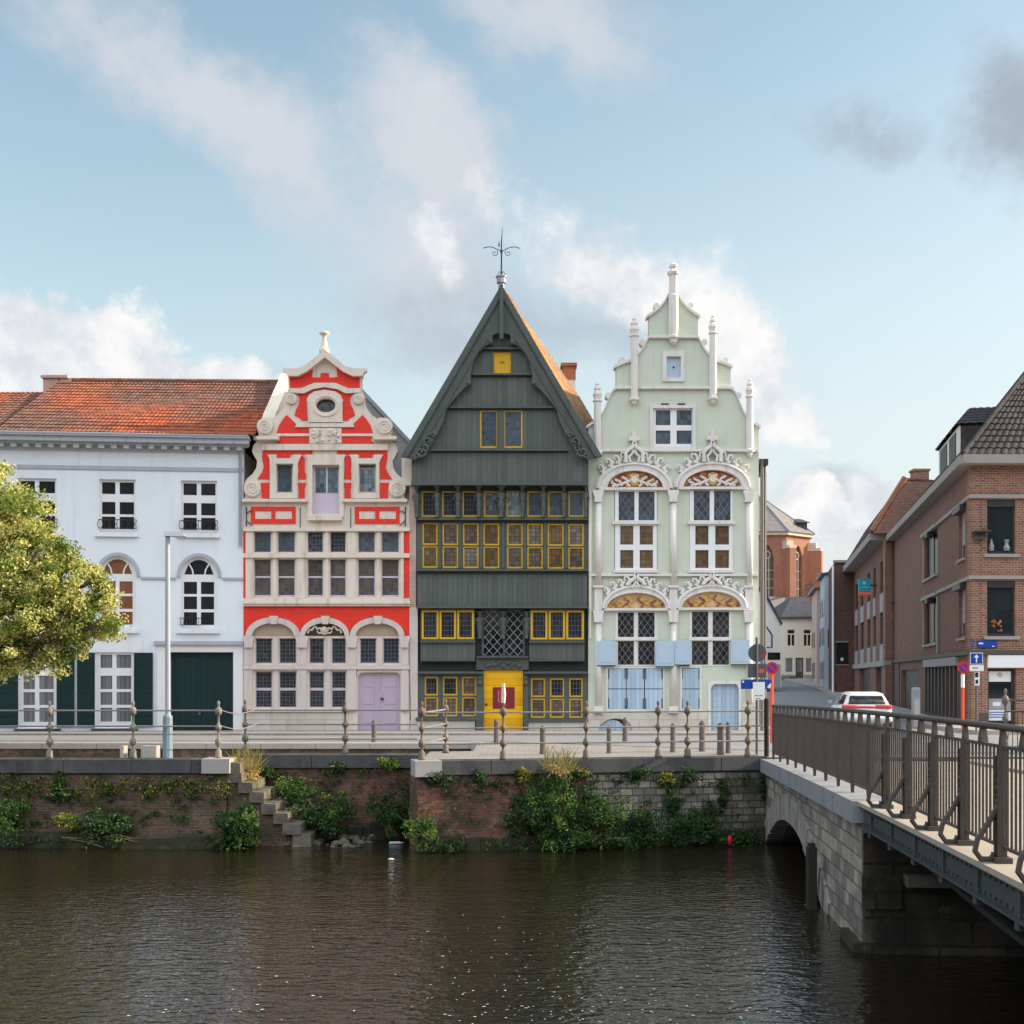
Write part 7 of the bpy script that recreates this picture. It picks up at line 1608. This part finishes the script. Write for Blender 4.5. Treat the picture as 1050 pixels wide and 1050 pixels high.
for px, py, rx, ry, mats, lb in ((447, 798, 16, 7, [DK, SH], 'dark fern hanging under the coping by the cut off quay corner'), (490, 794, 7, 7, [SH, DK], 'little fern under the coping left of the bare brick patch'), (535, 793, 7, 5, [YL, SH], 'yellow flowering weed under the coping left of the biggest bush'), (592, 791, 9, 5, [SH, YL], 'small weed under the coping right of the dry yellow grass'), (652, 794, 15, 6, [SH, DK], 'row of ferns under the coping above the rounded dark bush'), (683, 799, 11, 8, [SH, YL], 'yellowish weed under the coping right of the row of ferns'), (706, 796, 9, 7, [DK, SH], 'thin fern under the coping near the last joints of the pale stone wall'), (742, 815, 4, 18, [DK, SH], 'narrow strip of ivy hanging on the pale stone wall near the bridge'), (346, 786, 9, 6, [SH, DK], 'small fern under the coping in the middle of the set back brick wall'), (398, 783, 8, 6, [BRT, YL], 'bright yellow green weed on the coping below the lilac door'), (274, 791, 9, 6, [DK, SH], 'dark leafy plant at the top of the stone steps'), (690, 822, 9, 16, [SH, DK], 'ivy patch on the pale stones above the trailing weeds'), (726, 836, 8, 14, [DK, SH], 'thin creeper on the pale stones right of the trailing weeds'), (784, 808, 4, 12, [DK, SH], 'moss clump in the corner of wall and bridge')):
    Yp = 27.95 if px < 300 and px > 400 else 29.5 if 240 < px < 425 else 27.25 + (px - 425) / 360 * 1.68
    shrub(lb, px, py, Yp, rx, ry, int(rx * ry * 4.5) + 60, .085, [mats[0], mats[1]], [.6, .4], stems=3, ryy=.1, name='weed', cat='weed')
# creeping weeds over the left wall: one mass
mb = MB(); random.seed(8)
for k in range(180):
    px = random.uniform(-20, 236); py = random.choice((random.gauss(806, 6), random.uniform(796, 845))); p = W(px, py, 27.93)
    if p.z > -.32: continue
    blob_leaves(mb, p, .16, .05, .1, 16, .075, (lambda: random.choice((0, 0, 1, 1, 2)) if abs(py - 806) < 9 else random.choice((0, 2, 2))), .1)
kind(mb.build('creeper', [M['leaf_shrub'], M['leaf_yellow'], M['leaf_dark']], weld=False), 'stuff')
mb = MB()
for k in range(150):
    px = random.uniform(432, 785); Yw = 27.22 + (px - 425) / 360 * 1.68; py = random.choice((random.uniform(795, 805), random.uniform(800, 860))); p = W(px, py, Yw)
    blob_leaves(mb, p, .14, .05, .1, 12, .07, (lambda: random.choice((0, 1, 1))), .1)
for k in range(90):
    px = random.uniform(262, 425); p = W(px, random.uniform(788, 830), 29.52); blob_leaves(mb, p, .12, .05, .1, 10, .07, (lambda: random.choice((0, 1))), .1)
kind(mb.build('creeper', [M['leaf_shrub'], M['leaf_dark']], weld=False), 'stuff')
for px, lb in ((798, 'little green plants at the foot of the cream house wall, left of its door'), (812, 'little green plants under the left ground floor window of the cream house')):
    c = W(px, 695, 115.2); mb = MB(); blob_leaves(mb, Vector((c.x, 115.3, 1.75)), .7, .25, .3, 90, .2, 0, .1); solo(mb, 'plant', M['leaf_shrub'], lb, 'plant', weld=False)
mb = MB(); random.seed(31)                            # fringe of weeds along the waterline
for k in range(300):
    px = random.choice((random.uniform(-20, 140), random.uniform(205, 320), random.uniform(425, 480), random.uniform(500, 785), random.uniform(500, 785), random.uniform(640, 785)))
    Yw = 27.75 if px < 236 else 29.3 if px < 425 else 26.95 + (px - 425) / 360 * 1.68
    z = WATER + abs(random.gauss(0, .22)) + .04; p = Vector(((px - CX) / FPX * Yw, Yw - random.uniform(0, .25), z))
    blob_leaves(mb, p, random.uniform(.08, .22), .12, random.uniform(.05, .16), 11, random.uniform(.06, .11), (lambda: random.choice((0, 0, 1, 1, 1, 2))), .1, random.uniform(.25, .55), zmin=WATER + .01)
kind(mb.build('weeds', [M['leaf_shrub'], M['leaf_dark'], M['leaf_bright']], weld=False), 'stuff')
# painted sky glints, twigs and litter at the water
def glint_flecks(mb, n, fx, size):
    for i in range(n):
        x, y = fx(); s = size * random.uniform(.4, 1.3); k = len(mb.v); w_ = random.uniform(0, 6.28); m_ = random.randint(5, 7); e = random.uniform(.35, .8)
        for j in range(m_):
            q = 6.283 * j / m_; a_, b_ = s * math.cos(q) * random.uniform(.8, 1.2), s * e * math.sin(q) * random.uniform(.8, 1.2)
            mb.v.append((x + a_ * math.cos(w_) - b_ * math.sin(w_), y + a_ * math.sin(w_) + b_ * math.cos(w_), WATER + .012))
        mb.f.append(tuple(range(k, k + m_))); mb.m.append(0)
random.seed(9); mb = MB()
def f1():
    while True:
        px, py = random.uniform(130, 830), random.uniform(925, 1075)
        pr = max(0, (py - 920) / 130) * (.12 + .9 * math.exp(-((px - 590) / 110) ** 2) + .6 * math.exp(-((px - 790) / 40) ** 2))
        if random.random() < pr:
            Y = (CAMZ - WATER) * FPX / (py - HY); return (px - CX) / FPX * Y, Y
glint_flecks(mb, GLINT_N, f1, .02)  # pale flat flecks painted where the sky glints on the ripples
kind(mb.build('painted_glints', M['glint_scrap_white'], weld=False), 'stuff')
mb = MB(); random.seed(2); c = W(84, 857, 27.7)
for i in range(11):
    a = c + Vector((random.uniform(-.4, .5), random.uniform(-.2, .2), random.uniform(-.12, .1))); w_ = random.uniform(-.5, .5); mb.tube([a, a + Vector((math.cos(w_) * .4, -.05, math.sin(w_) * .3 + .05)), a + Vector((math.cos(w_) * .8, -.05, math.sin(w_) * .5))], [.014, .01, .004], 5)
kind(mb.build('twigs', M['twig']), 'stuff')
mb = MB(); c = W(406, 860, 28.4); c.z = WATER + .03
mb.tube([c + Vector(q) for q in ((-.16, 0, 0), (-.13, 0, 0), (.08, .02, 0), (.12, .02, 0), (.14, .02, 0), (.17, .02, 0))], [.014, .036, .036, .02, .012, .012], 10); solo(mb, 'plastic_bottle', M['plastic'], 'clear plastic bottle floating by the foot of the quay wall', 'bottle', smooth=True)
mb = MB(); c = W(401, 881.5, 27.2); c.z = WATER + .01; Y = (CAMZ - WATER) * FPX / (881.5 - HY); c = Vector(((401 - CX) / FPX * Y, Y, WATER + .01)); mb.lathe(c, [(.04, -.02), (.07, 0), (.05, .015), (.02, .02)], 8, sy=.5); solo(mb, 'foam_scrap', M['glint_scrap_white'], 'small white scrap floating on the open water', 'litter')
c = W(748.5, 868, 28.0); c.z = WATER + .13; mb = MB(); mb.lathe(c, [(.01, -.11), (.035, -.08), (.055, 0), (.045, .08), (.01, .12)], 8, sy=.6); solo(mb, 'float', M['sign_red'], 'small red float among the weeds near the bridge arch', 'float', smooth=True)
